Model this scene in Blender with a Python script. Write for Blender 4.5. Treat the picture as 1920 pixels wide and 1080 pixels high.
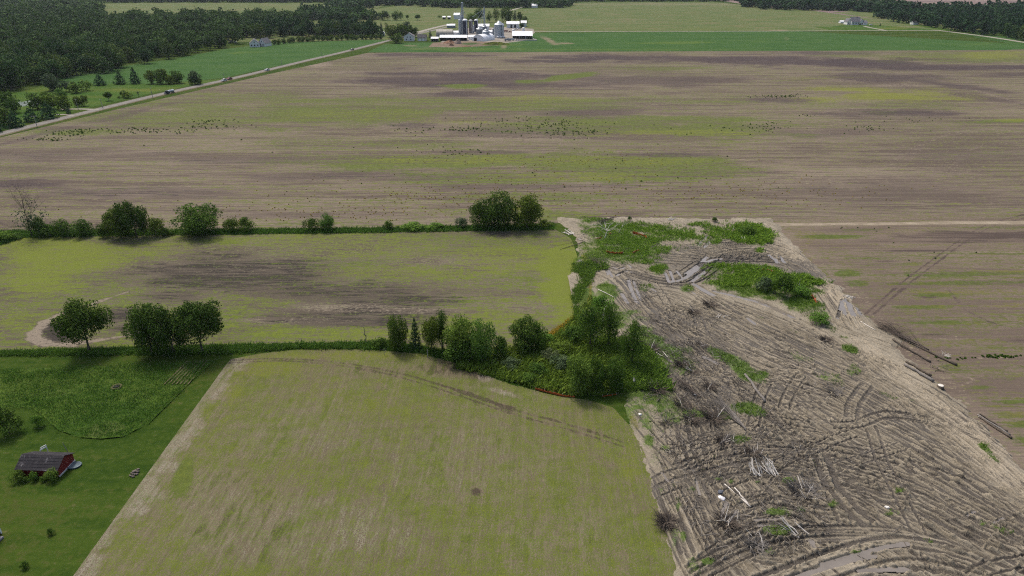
import bpy, bmesh, math, random
import numpy as np
from mathutils import Vector, Matrix, Euler

for o in list(bpy.data.objects):
    bpy.data.objects.remove(o)
scene = bpy.context.scene
COL = scene.collection
R = math.radians
random.seed(7)

# ------------------------------------------------------------------ camera, world, sun, exposure
CAM_H, PITCH, F, CX, CY = 70.0, R(25.0), 1280.0, 960.0, 540.0   # 24 mm lens, 70 m up, looking 25 degrees down
cam_d = bpy.data.cameras.new('camera')
cam_d.sensor_width = 36.0
cam_d.lens = 24.0
cam_d.clip_start = 0.5
cam_d.clip_end = 12000.0
cam = bpy.data.objects.new('camera', cam_d)
cam.location = (0, 0, CAM_H)
cam.rotation_euler = (R(90) - PITCH, 0, 0)
COL.objects.link(cam)
scene.camera = cam

SUN_EL, SUN_AZ = R(58), R(-35)          # behind thin cloud, ahead of the camera and a little left
world = bpy.data.worlds.new('World')
scene.world = world
world.use_nodes = True
wt = world.node_tree
for n in list(wt.nodes):
    wt.nodes.remove(n)
sky = wt.nodes.new('ShaderNodeTexSky')
sky.sky_type = 'NISHITA'
sky.sun_disc = False
sky.sun_elevation = SUN_EL
sky.sun_rotation = SUN_AZ
sky.air_density = 1.0
sky.dust_density = 5.0
sky.ozone_density = 1.0
bg = wt.nodes.new('ShaderNodeBackground')
bg.inputs['Strength'].default_value = 0.09
wo = wt.nodes.new('ShaderNodeOutputWorld')
wt.links.new(sky.outputs['Color'], bg.inputs['Color'])
wt.links.new(bg.outputs['Background'], wo.inputs['Surface'])

sun_d = bpy.data.lights.new('sun', 'SUN')
sun_d.energy = 1.5
sun_d.angle = R(10)
sun_d.color = (1.0, 0.93, 0.82)
sun = bpy.data.objects.new('sun', sun_d)
sd = Vector((math.sin(SUN_AZ) * math.cos(SUN_EL), math.cos(SUN_AZ) * math.cos(SUN_EL), math.sin(SUN_EL)))
sun.rotation_euler = sd.to_track_quat('Z', 'Y').to_euler()
sun.location = sd * 300
COL.objects.link(sun)

scene.view_settings.view_transform = 'Standard'
scene.view_settings.look = 'None'
scene.view_settings.exposure = 1.15
scene.view_settings.gamma = 1.0
scene.view_settings.use_curve_mapping = False
scene.render.engine = 'CYCLES'
scene.cycles.use_denoising = False
scene.cycles.filter_width = 1.15
scene.cycles.max_bounces = 6
scene.cycles.diffuse_bounces = 3
scene.cycles.transparent_max_bounces = 8

# ------------------------------------------------------------------ survey helpers: read a spot of the land off the survey picture
SP, CP = math.sin(PITCH), math.cos(PITCH)

def G(px, py, z=0.0):
    u, v = (px - CX) / F, (py - CY) / F
    dz = -SP - v * CP
    t = (z - CAM_H) / dz
    return (u * t, (CP - v * SP) * t)

def GA(pts):
    return np.array([G(*p) for p in pts])

def depth(px, py):
    x, y = G(px, py)
    return y * CP + CAM_H * SP

def mpp(px, py):
    return depth(px, py) / F

def height_at(px, py, dpx):
    """height of an upright thing whose foot is at (px,py) and whose top is dpx above"""
    x, y = G(px, py)
    v = (py - dpx - CY) / F
    return CAM_H + (y / (CP - v * SP)) * (-SP - v * CP)

def proj(X, Y, Z=0.0):
    dz = Z - CAM_H
    d = Y * CP - dz * SP
    d = np.maximum(d, 1.0)
    up = Y * SP + dz * CP
    return CX + F * X / d, CY - F * up / d

rng = np.random.default_rng(11)
_tab = rng.random((8, 256, 256))

def vnoise(x, y, s=0):
    xi = np.floor(x).astype(int); yi = np.floor(y).astype(int)
    fx = x - xi; fy = y - yi
    fx = fx * fx * (3 - 2 * fx); fy = fy * fy * (3 - 2 * fy)
    t = _tab[s % 8]
    a = t[xi & 255, yi & 255]; b = t[(xi + 1) & 255, yi & 255]
    c = t[xi & 255, (yi + 1) & 255]; d = t[(xi + 1) & 255, (yi + 1) & 255]
    return (a * (1 - fx) + b * fx) * (1 - fy) + (c * (1 - fx) + d * fx) * fy

def fbm(x, y, s=0, o=4):
    r = 0; a = 0.5; tot = 0
    for i in range(o):
        r = r + a * vnoise(x * 2 ** i + 17.3 * i, y * 2 ** i + 5.1 * i, s + i)
        tot += a; a *= 0.5
    return r / tot

def sstep(a, b, x):
    t = np.clip((x - a) / (b - a), 0, 1)
    return t * t * (3 - 2 * t)

# ------------------------------------------------------------------ object helpers
def tag(o, label=None, cat=None, group=None, kind=None):
    if label: o['label'] = label
    if cat: o['category'] = cat
    if group: o['group'] = group
    if kind: o['kind'] = kind
    return o

def link(o, parent=None):
    COL.objects.link(o)
    if parent is not None:
        o.parent = parent
    return o

def empty(name, loc, rz=0.0, label=None, cat=None, group=None):
    o = bpy.data.objects.new(name, None)
    o.empty_display_size = 0.5
    o.location = (loc[0], loc[1], loc[2] if len(loc) > 2 else 0.0)
    o.rotation_euler = (0, 0, rz)
    link(o)
    return tag(o, label, cat, group)

def mesh_np(name, V, Fq, mat=None, smooth=False):
    """mesh from numpy arrays; Fq is (n,3) or (n,4)"""
    me = bpy.data.meshes.new(name)
    V = np.asarray(V, dtype=np.float32); Fq = np.asarray(Fq, dtype=np.int32)
    k = Fq.shape[1]
    me.vertices.add(len(V)); me.vertices.foreach_set('co', V.ravel())
    me.loops.add(Fq.size); me.loops.foreach_set('vertex_index', Fq.ravel())
    me.polygons.add(len(Fq))
    me.polygons.foreach_set('loop_start', np.arange(0, Fq.size, k, dtype=np.int32))
    if smooth:
        me.polygons.foreach_set('use_smooth', np.ones(len(Fq), dtype=bool))
    me.update(calc_edges=True)
    if mat: me.materials.append(mat)
    return me

def set_col(me, name, A):
    a = me.attributes.new(name, 'FLOAT_COLOR', 'POINT')
    A = np.asarray(A, dtype=np.float32)
    if A.ndim == 1:
        A = np.stack([A, A, A, np.ones_like(A)], 1)
    a.data.foreach_set('color', A.ravel())

def ob(name, me, parent=None, loc=None):
    o = bpy.data.objects.new(name, me)
    if loc is not None: o.location = loc
    return link(o, parent)

class MB:
    """collects boxes, tubes, cones and polygons into one mesh"""
    def __init__(s): s.v = []; s.f = []
    def add(s, vs, fs):
        n = len(s.v); s.v += [tuple(p) for p in vs]; s.f += [tuple(i + n for i in f) for f in fs]
        return s
    def box(s, x0, x1, y0, y1, z0, z1):
        return s.add([(x0, y0, z0), (x1, y0, z0), (x1, y1, z0), (x0, y1, z0), (x0, y0, z1), (x1, y0, z1), (x1, y1, z1), (x0, y1, z1)],
                     [(3, 2, 1, 0), (4, 5, 6, 7), (0, 1, 5, 4), (1, 2, 6, 5), (2, 3, 7, 6), (3, 0, 4, 7)])
    def lathe(s, prof, n=16, c=(0, 0)):
        vs = []; fs = []
        for r, z in prof:
            for i in range(n):
                a = 2 * math.pi * i / n
                vs.append((c[0] + r * math.cos(a), c[1] + r * math.sin(a), z))
        for j in range(len(prof) - 1):
            for i in range(n):
                k = (i + 1) % n
                fs.append((j * n + i, j * n + k, (j + 1) * n + k, (j + 1) * n + i))
        fs.append(tuple(range(n - 1, -1, -1))); fs.append(tuple(range((len(prof) - 1) * n, len(prof) * n)))
        return s.add(vs, fs)
    def tube(s, pts, rad, n=6):
        pts = [Vector(p) for p in pts]
        if not hasattr(rad, '__len__'): rad = [rad] * len(pts)
        vs = []; fs = []
        for i, p in enumerate(pts):
            d = (pts[min(i + 1, len(pts) - 1)] - pts[max(i - 1, 0)]).normalized()
            a = d.cross(Vector((0, 0, 1)) if abs(d.z) < 0.9 else Vector((1, 0, 0))).normalized()
            b = d.cross(a)
            for k in range(n):
                t = 2 * math.pi * k / n
                vs.append(p + (a * math.cos(t) + b * math.sin(t)) * rad[i])
        for i in range(len(pts) - 1):
            for k in range(n):
                q = (k + 1) % n
                fs.append((i * n + k, (i + 1) * n + k, (i + 1) * n + q, i * n + q))
        fs.append(tuple(range(n))); m = (len(pts) - 1) * n
        fs.append(tuple(range(m + n - 1, m - 1, -1)))
        return s.add(vs, fs)
    def prism(s, prof, x0, x1):
        """profile in (y,z) pushed along x"""
        n = len(prof)
        vs = [(x0, y, z) for y, z in prof] + [(x1, y, z) for y, z in prof]
        fs = [tuple(range(n))[::-1], tuple(range(n, 2 * n))] + [(i, (i + 1) % n, n + (i + 1) % n, n + i) for i in range(n)]
        return s.add(vs, fs)
    def mesh(s, name, mat=None, smooth=False):
        me = bpy.data.meshes.new(name)
        me.from_pydata(s.v, [], s.f)
        if smooth:
            for p in me.polygons: p.use_smooth = True
        me.validate(); me.update()
        bm = bmesh.new(); bm.from_mesh(me); bmesh.ops.recalc_face_normals(bm, faces=bm.faces); bm.to_mesh(me); bm.free()
        if mat: me.materials.append(mat)
        return me
    def build(s, name, mat=None, parent=None, smooth=False, loc=None):
        return ob(name, s.mesh(name, mat, smooth), parent, loc)

# ------------------------------------------------------------------ material helpers
class Mat:
    def __init__(s, name, rough=0.9, spec=0.25):
        s.m = bpy.data.materials.new(name); s.m.use_nodes = True
        s.t = s.m.node_tree; s.n = s.t.nodes
        s.b = s.n['Principled BSDF']
        s.b.inputs['Roughness'].default_value = rough
        s.b.inputs['Specular IOR Level'].default_value = spec
        g = s.n.new('ShaderNodeNewGeometry'); s.pos = g.outputs['Position']
        s._g = g
    def L(s, a, b): s.t.links.new(a, b)
    def put(s, sock, val):
        if isinstance(val, bpy.types.NodeSocket): s.L(val, sock)
        elif isinstance(val, (tuple, list)):
            sock.default_value = (*val, 1.0) if len(val) == 3 and len(sock.default_value) == 4 else val
        else: sock.default_value = val
    def mapping(s, scale=(1, 1, 1), rz=0.0, vec=None):
        q = s.n.new('ShaderNodeMapping'); q.vector_type = 'POINT'
        v = vec or s.pos
        if rz:
            w = s.n.new('ShaderNodeVectorRotate'); w.rotation_type = 'Z_AXIS'
            s.L(v, w.inputs['Vector']); w.inputs['Angle'].default_value = -rz
            v = w.outputs['Vector']
        s.L(v, q.inputs['Vector']); q.inputs['Scale'].default_value = scale
        return q.outputs['Vector']
    def noise(s, scale=(1, 1, 1), detail=4.0, rough=0.55, rz=0.0, dist=0.0, vec=None):
        if not hasattr(scale, '__len__'): scale = (scale,) * 3
        q = s.n.new('ShaderNodeTexNoise')
        q.inputs['Scale'].default_value = 1.0
        q.inputs['Detail'].default_value = detail; q.inputs['Roughness'].default_value = rough
        q.inputs['Distortion'].default_value = dist
        s.L(s.mapping(scale, rz, vec), q.inputs['Vector'])
        w = s.n.new('ShaderNodeMath'); w.operation = 'MULTIPLY_ADD'      # stretch the narrow noise range
        s.L(q.outputs['Fac'], w.inputs[0]); w.inputs[1].default_value = 2.0; w.inputs[2].default_value = -0.5
        return w.outputs[0]
    def math(s, op, a, b=0.0, clamp=False):
        q = s.n.new('ShaderNodeMath'); q.operation = op; q.use_clamp = clamp
        s.put(q.inputs[0], a); s.put(q.inputs[1], b)
        return q.outputs[0]
    def add(s, *a):
        r = a[0]
        for b in a[1:]: r = s.math('ADD', r, b)
        return r
    def mul(s, a, b): return s.math('MULTIPLY', a, b)
    def cen(s, a, k):        # (a-0.5)*k
        return s.math('MULTIPLY', s.math('SUBTRACT', a, 0.5), k)
    def ss(s, a, lo, hi, t0=0.0, t1=1.0):
        q = s.n.new('ShaderNodeMapRange'); q.interpolation_type = 'SMOOTHSTEP'
        s.put(q.inputs['Value'], a)
        for k, v in (('From Min', lo), ('From Max', hi), ('To Min', t0), ('To Max', t1)): q.inputs[k].default_value = v
        return q.outputs['Result']
    def mix(s, f, a, b, mode='MIX'):
        q = s.n.new('ShaderNodeMixRGB'); q.blend_type = mode
        s.put(q.inputs[0], f); s.put(q.inputs[1], a); s.put(q.inputs[2], b)
        return q.outputs[0]
    def attr(s, name):
        q = s.n.new('ShaderNodeAttribute'); q.attribute_name = name
        return q
    def chan(s, name):
        q = s.attr(name); p = s.n.new('ShaderNodeSeparateColor'); s.L(q.outputs['Color'], p.inputs[0])
        return p.outputs[0], p.outputs[1], p.outputs[2], q.outputs['Alpha']
    def rnd(s):
        q = s.n.new('ShaderNodeObjectInfo'); return q.outputs['Random']
    def scaled(s, c, k): return s.mix(1.0, c, (k, k, k), 'MULTIPLY')
    def color(s, c, k=0.575): s.put(s.b.inputs['Base Color'], s.scaled(c, k)); return s
    def bump(s, h, strength=0.5, dist=0.1):
        q = s.n.new('ShaderNodeBump'); q.inputs['Strength'].default_value = strength; q.inputs['Distance'].default_value = dist
        s.L(h, q.inputs['Height']); s.L(q.outputs['Normal'], s.b.inputs['Normal']); return s

def plain(name, col, rough=0.7, var=0.25, scale=1.5, metal=0.0, spec=0.3):
    """painted or weathered stuff: a base colour with fine uneven wear"""
    m = Mat(name, rough, spec)
    n = m.noise(scale, 5, 0.6)
    n2 = m.noise((scale * 4, scale * 4, scale * 0.5), 3)
    f = m.ss(m.add(m.mul(n, 0.6), m.mul(n2, 0.4)), 0.3, 0.7)
    lo = tuple(c * (1 - var) for c in col); hi = tuple(min(1, c * (1 + var * 0.6)) for c in col)
    m.color(m.mix(f, lo, hi), 0.97 if min(col) > 0.34 else 0.66)
    m.b.inputs['Metallic'].default_value = metal
    return m.m
# ------------------------------------------------------------------ sheets of land
def seg_dist(X, Y, pts):
    D = np.full(X.shape, 1e9)
    for (x0, y0), (x1, y1) in zip(pts[:-1], pts[1:]):
        dx, dy = x1 - x0, y1 - y0
        t = np.clip(((X - x0) * dx + (Y - y0) * dy) / (dx * dx + dy * dy + 1e-9), 0, 1)
        D = np.minimum(D, np.hypot(X - x0 - t * dx, Y - y0 - t * dy))
    return D

def smooth_line(pts, n=12):
    """Catmull-Rom through world points"""
    P = np.asarray(pts, float)
    P = np.vstack([2 * P[0] - P[1], P, 2 * P[-1] - P[-2]])
    out = []
    for i in range(1, len(P) - 2):
        p0, p1, p2, p3 = P[i - 1], P[i], P[i + 1], P[i + 2]
        for k in range(n):
            t = k / n
            out.append(0.5 * ((2 * p1) + (-p0 + p2) * t + (2 * p0 - 5 * p1 + 4 * p2 - p3) * t * t + (-p0 + 3 * p1 - 3 * p2 + p3) * t ** 3))
    out.append(P[-2])
    return np.array(out)

CH = {'R': 0, 'G': 1, 'B': 2, 'A': 3}

def paint(X, Y, patches, lines=(), warp=0.75, boost=1.0):
    """cover of weeds (R), wet dark soil and painted tree shade (G), pale straw or sand (B), yellow weeds (A) at each spot of a field"""
    px, py = proj(X, Y)
    M = np.zeros(X.shape + (4,))
    w = fbm(X * 0.035, Y * 0.07, 3, 4) - 0.5
    w2 = fbm(X * 0.25, Y * 0.4, 5, 3) - 0.5
    for p in patches:
        c, cx, cy, rx, ry, st = p[:6]
        rot = R(p[6]) if len(p) > 6 else 0
        dx, dy = px - cx, py - cy
        if rot:
            dx, dy = dx * math.cos(rot) + dy * math.sin(rot), -dx * math.sin(rot) + dy * math.cos(rot)
        d = np.hypot(dx / rx, dy / ry) + w * warp * 2 + w2 * warp * 0.6
        M[..., CH[c]] = np.maximum(M[..., CH[c]], st * (boost if c == 'R' else 1) * sstep(1.35, 0.35, d))
    for c, pts, wid, st in lines:
        d = np.abs(seg_dist(X, Y, smooth_line(GA(pts), 8)) * (1 + w2 * 0.9) + (w + w2) * wid * .9)
        M[..., CH[c]] = np.maximum(M[..., CH[c]], st * sstep(wid, wid * 0.4, d))
    return M

def sheet(name, top, bot, nx, ny, z, mat, patches=(), lines=(), jit=0.0, power=1.0, label=None, relief=None, base=None, hard=False, swap=False, boost=1.0):
    T, B = (top, bot) if hard else (GA(top), GA(bot))
    if swap: T, B = T[:, ::-1], B[:, ::-1]        # curves give x as a function of y
    T = T[np.argsort(T[:, 0])]; B = B[np.argsort(B[:, 0])]
    x0 = max(T[0, 0], B[0, 0]) if False else min(T[0, 0], B[0, 0]); x1 = max(T[-1, 0], B[-1, 0])
    xs = np.linspace(x0, x1, nx)
    yt = np.interp(xs, T[:, 0], T[:, 1]); yb = np.interp(xs, B[:, 0], B[:, 1])
    if jit:
        yt = yt + (fbm(xs * 0.5, xs * 0 + 3.3, 1) - 0.5) * 2 * jit
        yb = yb + (fbm(xs * 0.5, xs * 0 + 9.7, 2) - 0.5) * 2 * jit
    yt = np.maximum(yt, yb + 0.01)
    t = np.linspace(0, 1, ny) ** power
    X = np.repeat(xs[:, None], ny, 1)
    Y = yb[:, None] + (yt - yb)[:, None] * t[None]
    if swap: X, Y = Y, X
    M = paint(X, Y, patches, lines, boost=boost)
    if base is not None:
        for k in range(4): M[..., k] = np.maximum(M[..., k], base[k])
    Z = np.full(X.shape, z)
    if relief is not None: Z = Z + relief(X, Y)
    V = np.stack([X, Y, Z], -1).reshape(-1, 3)
    i = np.arange((nx - 1) * (ny - 1)); a = (i // (ny - 1)) * ny + i % (ny - 1)
    me = mesh_np(name, V, np.stack([a, a + ny, a + ny + 1, a + 1], 1)[:, ::-1 if swap else 1], mat, smooth=True)
    set_col(me, 'cover', M.reshape(-1, 4))
    o = ob(name, me)
    return tag(o, label, None, None, 'structure')

def ribbon(name, pts, width, z, mat, n=10, label=None, jit=0.0):
    C = smooth_line(GA(pts), n)
    d = np.gradient(C, axis=0); d /= np.linalg.norm(d, axis=1)[:, None] + 1e-9
    nrm = np.stack([-d[:, 1], d[:, 0]], 1)
    if not hasattr(width, '__len__'): width = [width] * len(pts)
    w = np.interp(np.linspace(0, 1, len(C)), np.linspace(0, 1, len(width)), width)
    offs = np.linspace(-0.5, 0.5, 5)
    V = []
    for k, o in enumerate(offs):
        j = (fbm(C[:, 0] * 0.3 + k * 7, C[:, 1] * 0.3, 1) - 0.5) * 2 * jit if k in (0, 4) else 0
        V.append(np.column_stack([C + nrm * (w * o)[:, None] + nrm * (np.ones(len(C)) * j)[:, None], np.full(len(C), z)]))
    V = np.stack(V, 1); n0 = len(C)
    Fq = [(i * 5 + k, i * 5 + k + 1, (i + 1) * 5 + k + 1, (i + 1) * 5 + k) for i in range(n0 - 1) for k in range(4)]
    me = mesh_np(name, V.reshape(-1, 3), np.array(Fq)[:, ::-1], mat)
    a = np.abs(np.tile(offs, n0)) * 2
    set_col(me, 'edge', a)
    return tag(ob(name, me), label, None, None, 'structure')

# ------------------------------------------------------------------ soil and grass materials
def field_mat(name, soil1, soil2, dark, green, yellow, straw, rz=0.0, streak=1.0, straw_amt=0.3, speck=2.2, weed_speck=1.0, along=1.0, rowk=1.0, hard=1.0, drill=0.0, spk=1.0):
    m = Mat(name, 0.97, 0.02)
    Rm, Gm, Bm, Am = m.chan('cover')
    broad = m.noise((0.010 * along, 0.16, 1), 5, 0.6, rz, 0.7)
    fine = m.noise((0.035 * along, 0.9, 1), 5, 0.62, rz, 0.5)
    row = m.noise((0.09 * along, 3.2, 1), 3, 0.6, rz)
    sp = m.noise((speck * 0.7, speck, 1), 4, 0.7, rz)
    cl = m.noise((0.25, 0.5, 1), 4, 0.6)
    macro = m.noise(0.012, 3)
    dr = m.noise((0.025, 1.25, 1), 3, 0.6, rz)
    f = m.add(0.5, m.cen(dr, 1.2 * drill), m.cen(broad, 1.6 * streak), m.cen(fine, 1.5 * streak), m.cen(row, 0.8 * rowk), m.cen(macro, 1.0))
    c = m.mix(m.math('ADD', f, 0.0, True), soil1, soil2)
    d = m.add(m.mul(Gm, 0.9), m.cen(fine, 1.3), m.cen(row, 0.5 * rowk), m.cen(broad, 0.7), -0.02)
    c = m.mix(m.ss(d, 0.12, 0.75), c, dark)
    # dead stalks lying about
    s = m.add(m.mul(Bm, 0.45), m.cen(sp, 1.5 * spk), m.cen(row, 0.6 / spk), m.cen(cl, 0.5), straw_amt - 0.3, m.cen(dr, 0.8 * drill), m.mul(Gm, -0.45))
    c = m.mix(m.mul(m.ss(s, 0.12, 0.5), 0.85), c, straw)
    g = m.add(Rm, m.cen(dr, -0.9 * drill), m.cen(fine, 0.9 * hard), m.cen(sp, 1.1 * weed_speck), m.cen(broad, 0.7 * hard), m.cen(cl, 0.5), 0.04, m.mul(Gm, -0.55), m.mul(Bm, -0.4))
    gcol = m.mix(m.noise(0.6, 3), tuple(x * 0.75 for x in green), tuple(min(1, x * 1.3) for x in green))
    c = m.mix(m.mul(m.ss(g, 0.1, 0.85), 0.92), c, gcol)
    y = m.add(Am, m.cen(fine, 0.8 * hard), m.cen(sp, 1.0 * weed_speck), m.cen(cl, 0.4), 0.04, m.mul(Gm, -0.5), m.mul(Bm, -0.4))
    c = m.mix(m.mul(m.ss(y, 0.1, 0.85), 0.9), c, yellow)
    m.color(c)
    m.bump(m.add(sp, m.mul(row, 0.8)), 0.5, 0.12)
    return m.m

def grass_mat(name, c1, c2, c3, rz=0.0, streak=0.6, fine=1.2, yellow=None):
    m = Mat(name, 0.97, 0.02)
    Rm, Gm, Bm, Am = m.chan('cover')
    a = m.noise((0.02, 0.05, 1), 4, 0.6, rz)
    b = m.noise((0.08, 0.6, 1), 4, 0.6, rz)
    d = m.noise(fine, 5, 0.7)
    f = m.add(0.5, m.cen(a, 1.4), m.cen(b, 1.2 * streak), m.cen(d, 0.9))
    c = m.mix(m.math('ADD', f, 0.0, True), c1, c2)
    c = m.mix(m.ss(m.add(d, m.cen(a, 0.8)), 0.55, 0.75), c, c3)
    c = m.mix(m.mul(m.ss(m.add(Bm, m.cen(d, 0.9), m.cen(b, .5)), 0.2, 0.9), 0.8), c, (0.30, 0.24, 0.17))
    c = m.mix(m.mul(m.ss(m.add(Am, m.cen(d, 0.8), m.cen(b, .5)), 0.2, 0.9), 0.85), c, yellow or (0.17, 0.19, 0.04))
    c = m.mix(m.mul(m.ss(m.add(Gm, m.cen(d, 0.8)), 0.2, 0.9), 0.85), c, tuple(x * 0.5 for x in c1))
    m.color(c)
    m.bump(d, 0.6, 0.2)
    return m.m

GREEN, YEL = (0.075, 0.115, 0.03), (0.20, 0.21, 0.035)
m_far = field_mat('stubble_soil', (0.140, 0.112, 0.092), (0.275, 0.225, 0.175), (0.088, 0.070, 0.072), (0.125, 0.160, 0.042), (0.215, 0.235, 0.05), (0.33, 0.28, 0.21), streak=1.6, straw_amt=0.22, speck=0.8, rowk=1.8)
m_left = field_mat('weedy_stubble', (0.13, 0.11, 0.085), (0.22, 0.185, 0.14), (0.065, 0.056, 0.05), (0.10, 0.145, 0.03), (0.185, 0.225, 0.04), (0.32, 0.27, 0.21), straw_amt=0.28, speck=1.6, along=3.0, hard=0.6)
m_near = field_mat('corn_stubble', (0.165, 0.138, 0.088), (0.25, 0.208, 0.14), (0.095, 0.075, 0.055), (0.108, 0.148, 0.028), (0.185, 0.205, 0.038), (0.37, 0.335, 0.27), rz=R(88), straw_amt=0.30, speck=4.6, spk=1.7, along=8.0, weed_speck=1.5, streak=0.6, hard=0.7, drill=0.26)
m_right = field_mat('planted_soil', (0.165, 0.13, 0.105), (0.262, 0.21, 0.165), (0.105, 0.082, 0.072), (0.10, 0.135, 0.032), (0.19, 0.175, 0.06), (0.36, 0.30, 0.22), rz=R(-1), straw_amt=0.12, speck=1.2)
m_crop = grass_mat('green_crop', (0.046, 0.112, 0.030), (0.078, 0.160, 0.040), (0.068, 0.132, 0.038), streak=1.0, fine=0.5, yellow=(0.14, 0.20, 0.04))
m_hay = grass_mat('hay_grass', (0.10, 0.15, 0.05), (0.17, 0.20, 0.075), (0.19, 0.175, 0.09), streak=1.1, fine=0.25)
m_verge = grass_mat('verge_grass', (0.05, 0.115, 0.02), (0.09, 0.155, 0.027), (0.10, 0.14, 0.03), fine=0.9)
m_lawn = grass_mat('mown_grass', (0.024, 0.070, 0.006), (0.066, 0.142, 0.011), (0.05, 0.105, 0.010), rz=R(60), fine=1.8, streak=0.8)
m_meadow = grass_mat('tall_grass', (0.045, 0.10, 0.015), (0.115, 0.185, 0.032), (0.09, 0.14, 0.025), rz=R(25), fine=1.6, yellow=(0.13, 0.17, 0.05))
m_ground = grass_mat('rough_grass', (0.032, 0.068, 0.010), (0.075, 0.118, 0.018), (0.075, 0.10, 0.022), fine=0.8)
m_pink = field_mat('far_plough', (0.25, 0.18, 0.17), (0.34, 0.26, 0.24), (0.15, 0.11, 0.115), GREEN, YEL, (0.35, 0.28, 0.25), straw_amt=0.1, speck=0.1)

def dirt_mat(name, c1, c2, c3, sc=1.0):
    m = Mat(name, 0.97, 0.02)
    e = m.attr('edge').outputs['Fac']
    a = m.noise(0.25 * sc, 5, 0.6); b = m.noise(2.2 * sc, 4, 0.7)
    c = m.mix(m.ss(m.add(m.mul(a, 0.6), m.mul(b, 0.4)), 0.35, 0.68), c1, c2)
    c = m.mix(m.ss(m.add(e, m.cen(b, 0.9), m.cen(a, 0.7)), 0.62, 1.15), c, c3)
    m.color(c); m.bump(b, 0.5, 0.08)
    return m.m
m_asphalt = dirt_mat('worn_asphalt', (0.24, 0.225, 0.205), (0.32, 0.305, 0.28), (0.20, 0.18, 0.14))
m_gravel = dirt_mat('pale_gravel', (0.36, 0.33, 0.29), (0.46, 0.43, 0.38), (0.30, 0.29, 0.2))
m_sand = dirt_mat('sandy_track', (0.30, 0.25, 0.185), (0.42, 0.36, 0.275), (0.25, 0.21, 0.15))
m_yard = dirt_mat('yard_gravel', (0.30, 0.27, 0.23), (0.42, 0.38, 0.33), (0.3, 0.27, 0.22), 0.4)

# base land to the horizon
gx = np.concatenate([-np.geomspace(9000, 200, 14), np.linspace(-180, 180, 25), np.geomspace(200, 9000, 14)])
gy = np.concatenate([[-600, -200], np.linspace(-60, 240, 31), np.geomspace(260, 10000, 18)])
XX, YY = np.meshgrid(gx, gy, indexing='ij')
nx_, ny_ = XX.shape
i_ = np.arange((nx_ - 1) * (ny_ - 1)); a_ = (i_ // (ny_ - 1)) * ny_ + i_ % (ny_ - 1)
me = mesh_np('ground', np.stack([XX, YY, 0 * XX], -1).reshape(-1, 3), np.stack([a_, a_ + ny_, a_ + ny_ + 1, a_ + 1], 1), m_ground)
set_col(me, 'cover', np.zeros((nx_ * ny_, 4)))
tag(ob('ground', me), 'flat farmland covered in rough green grass', None, None, 'structure')

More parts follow.
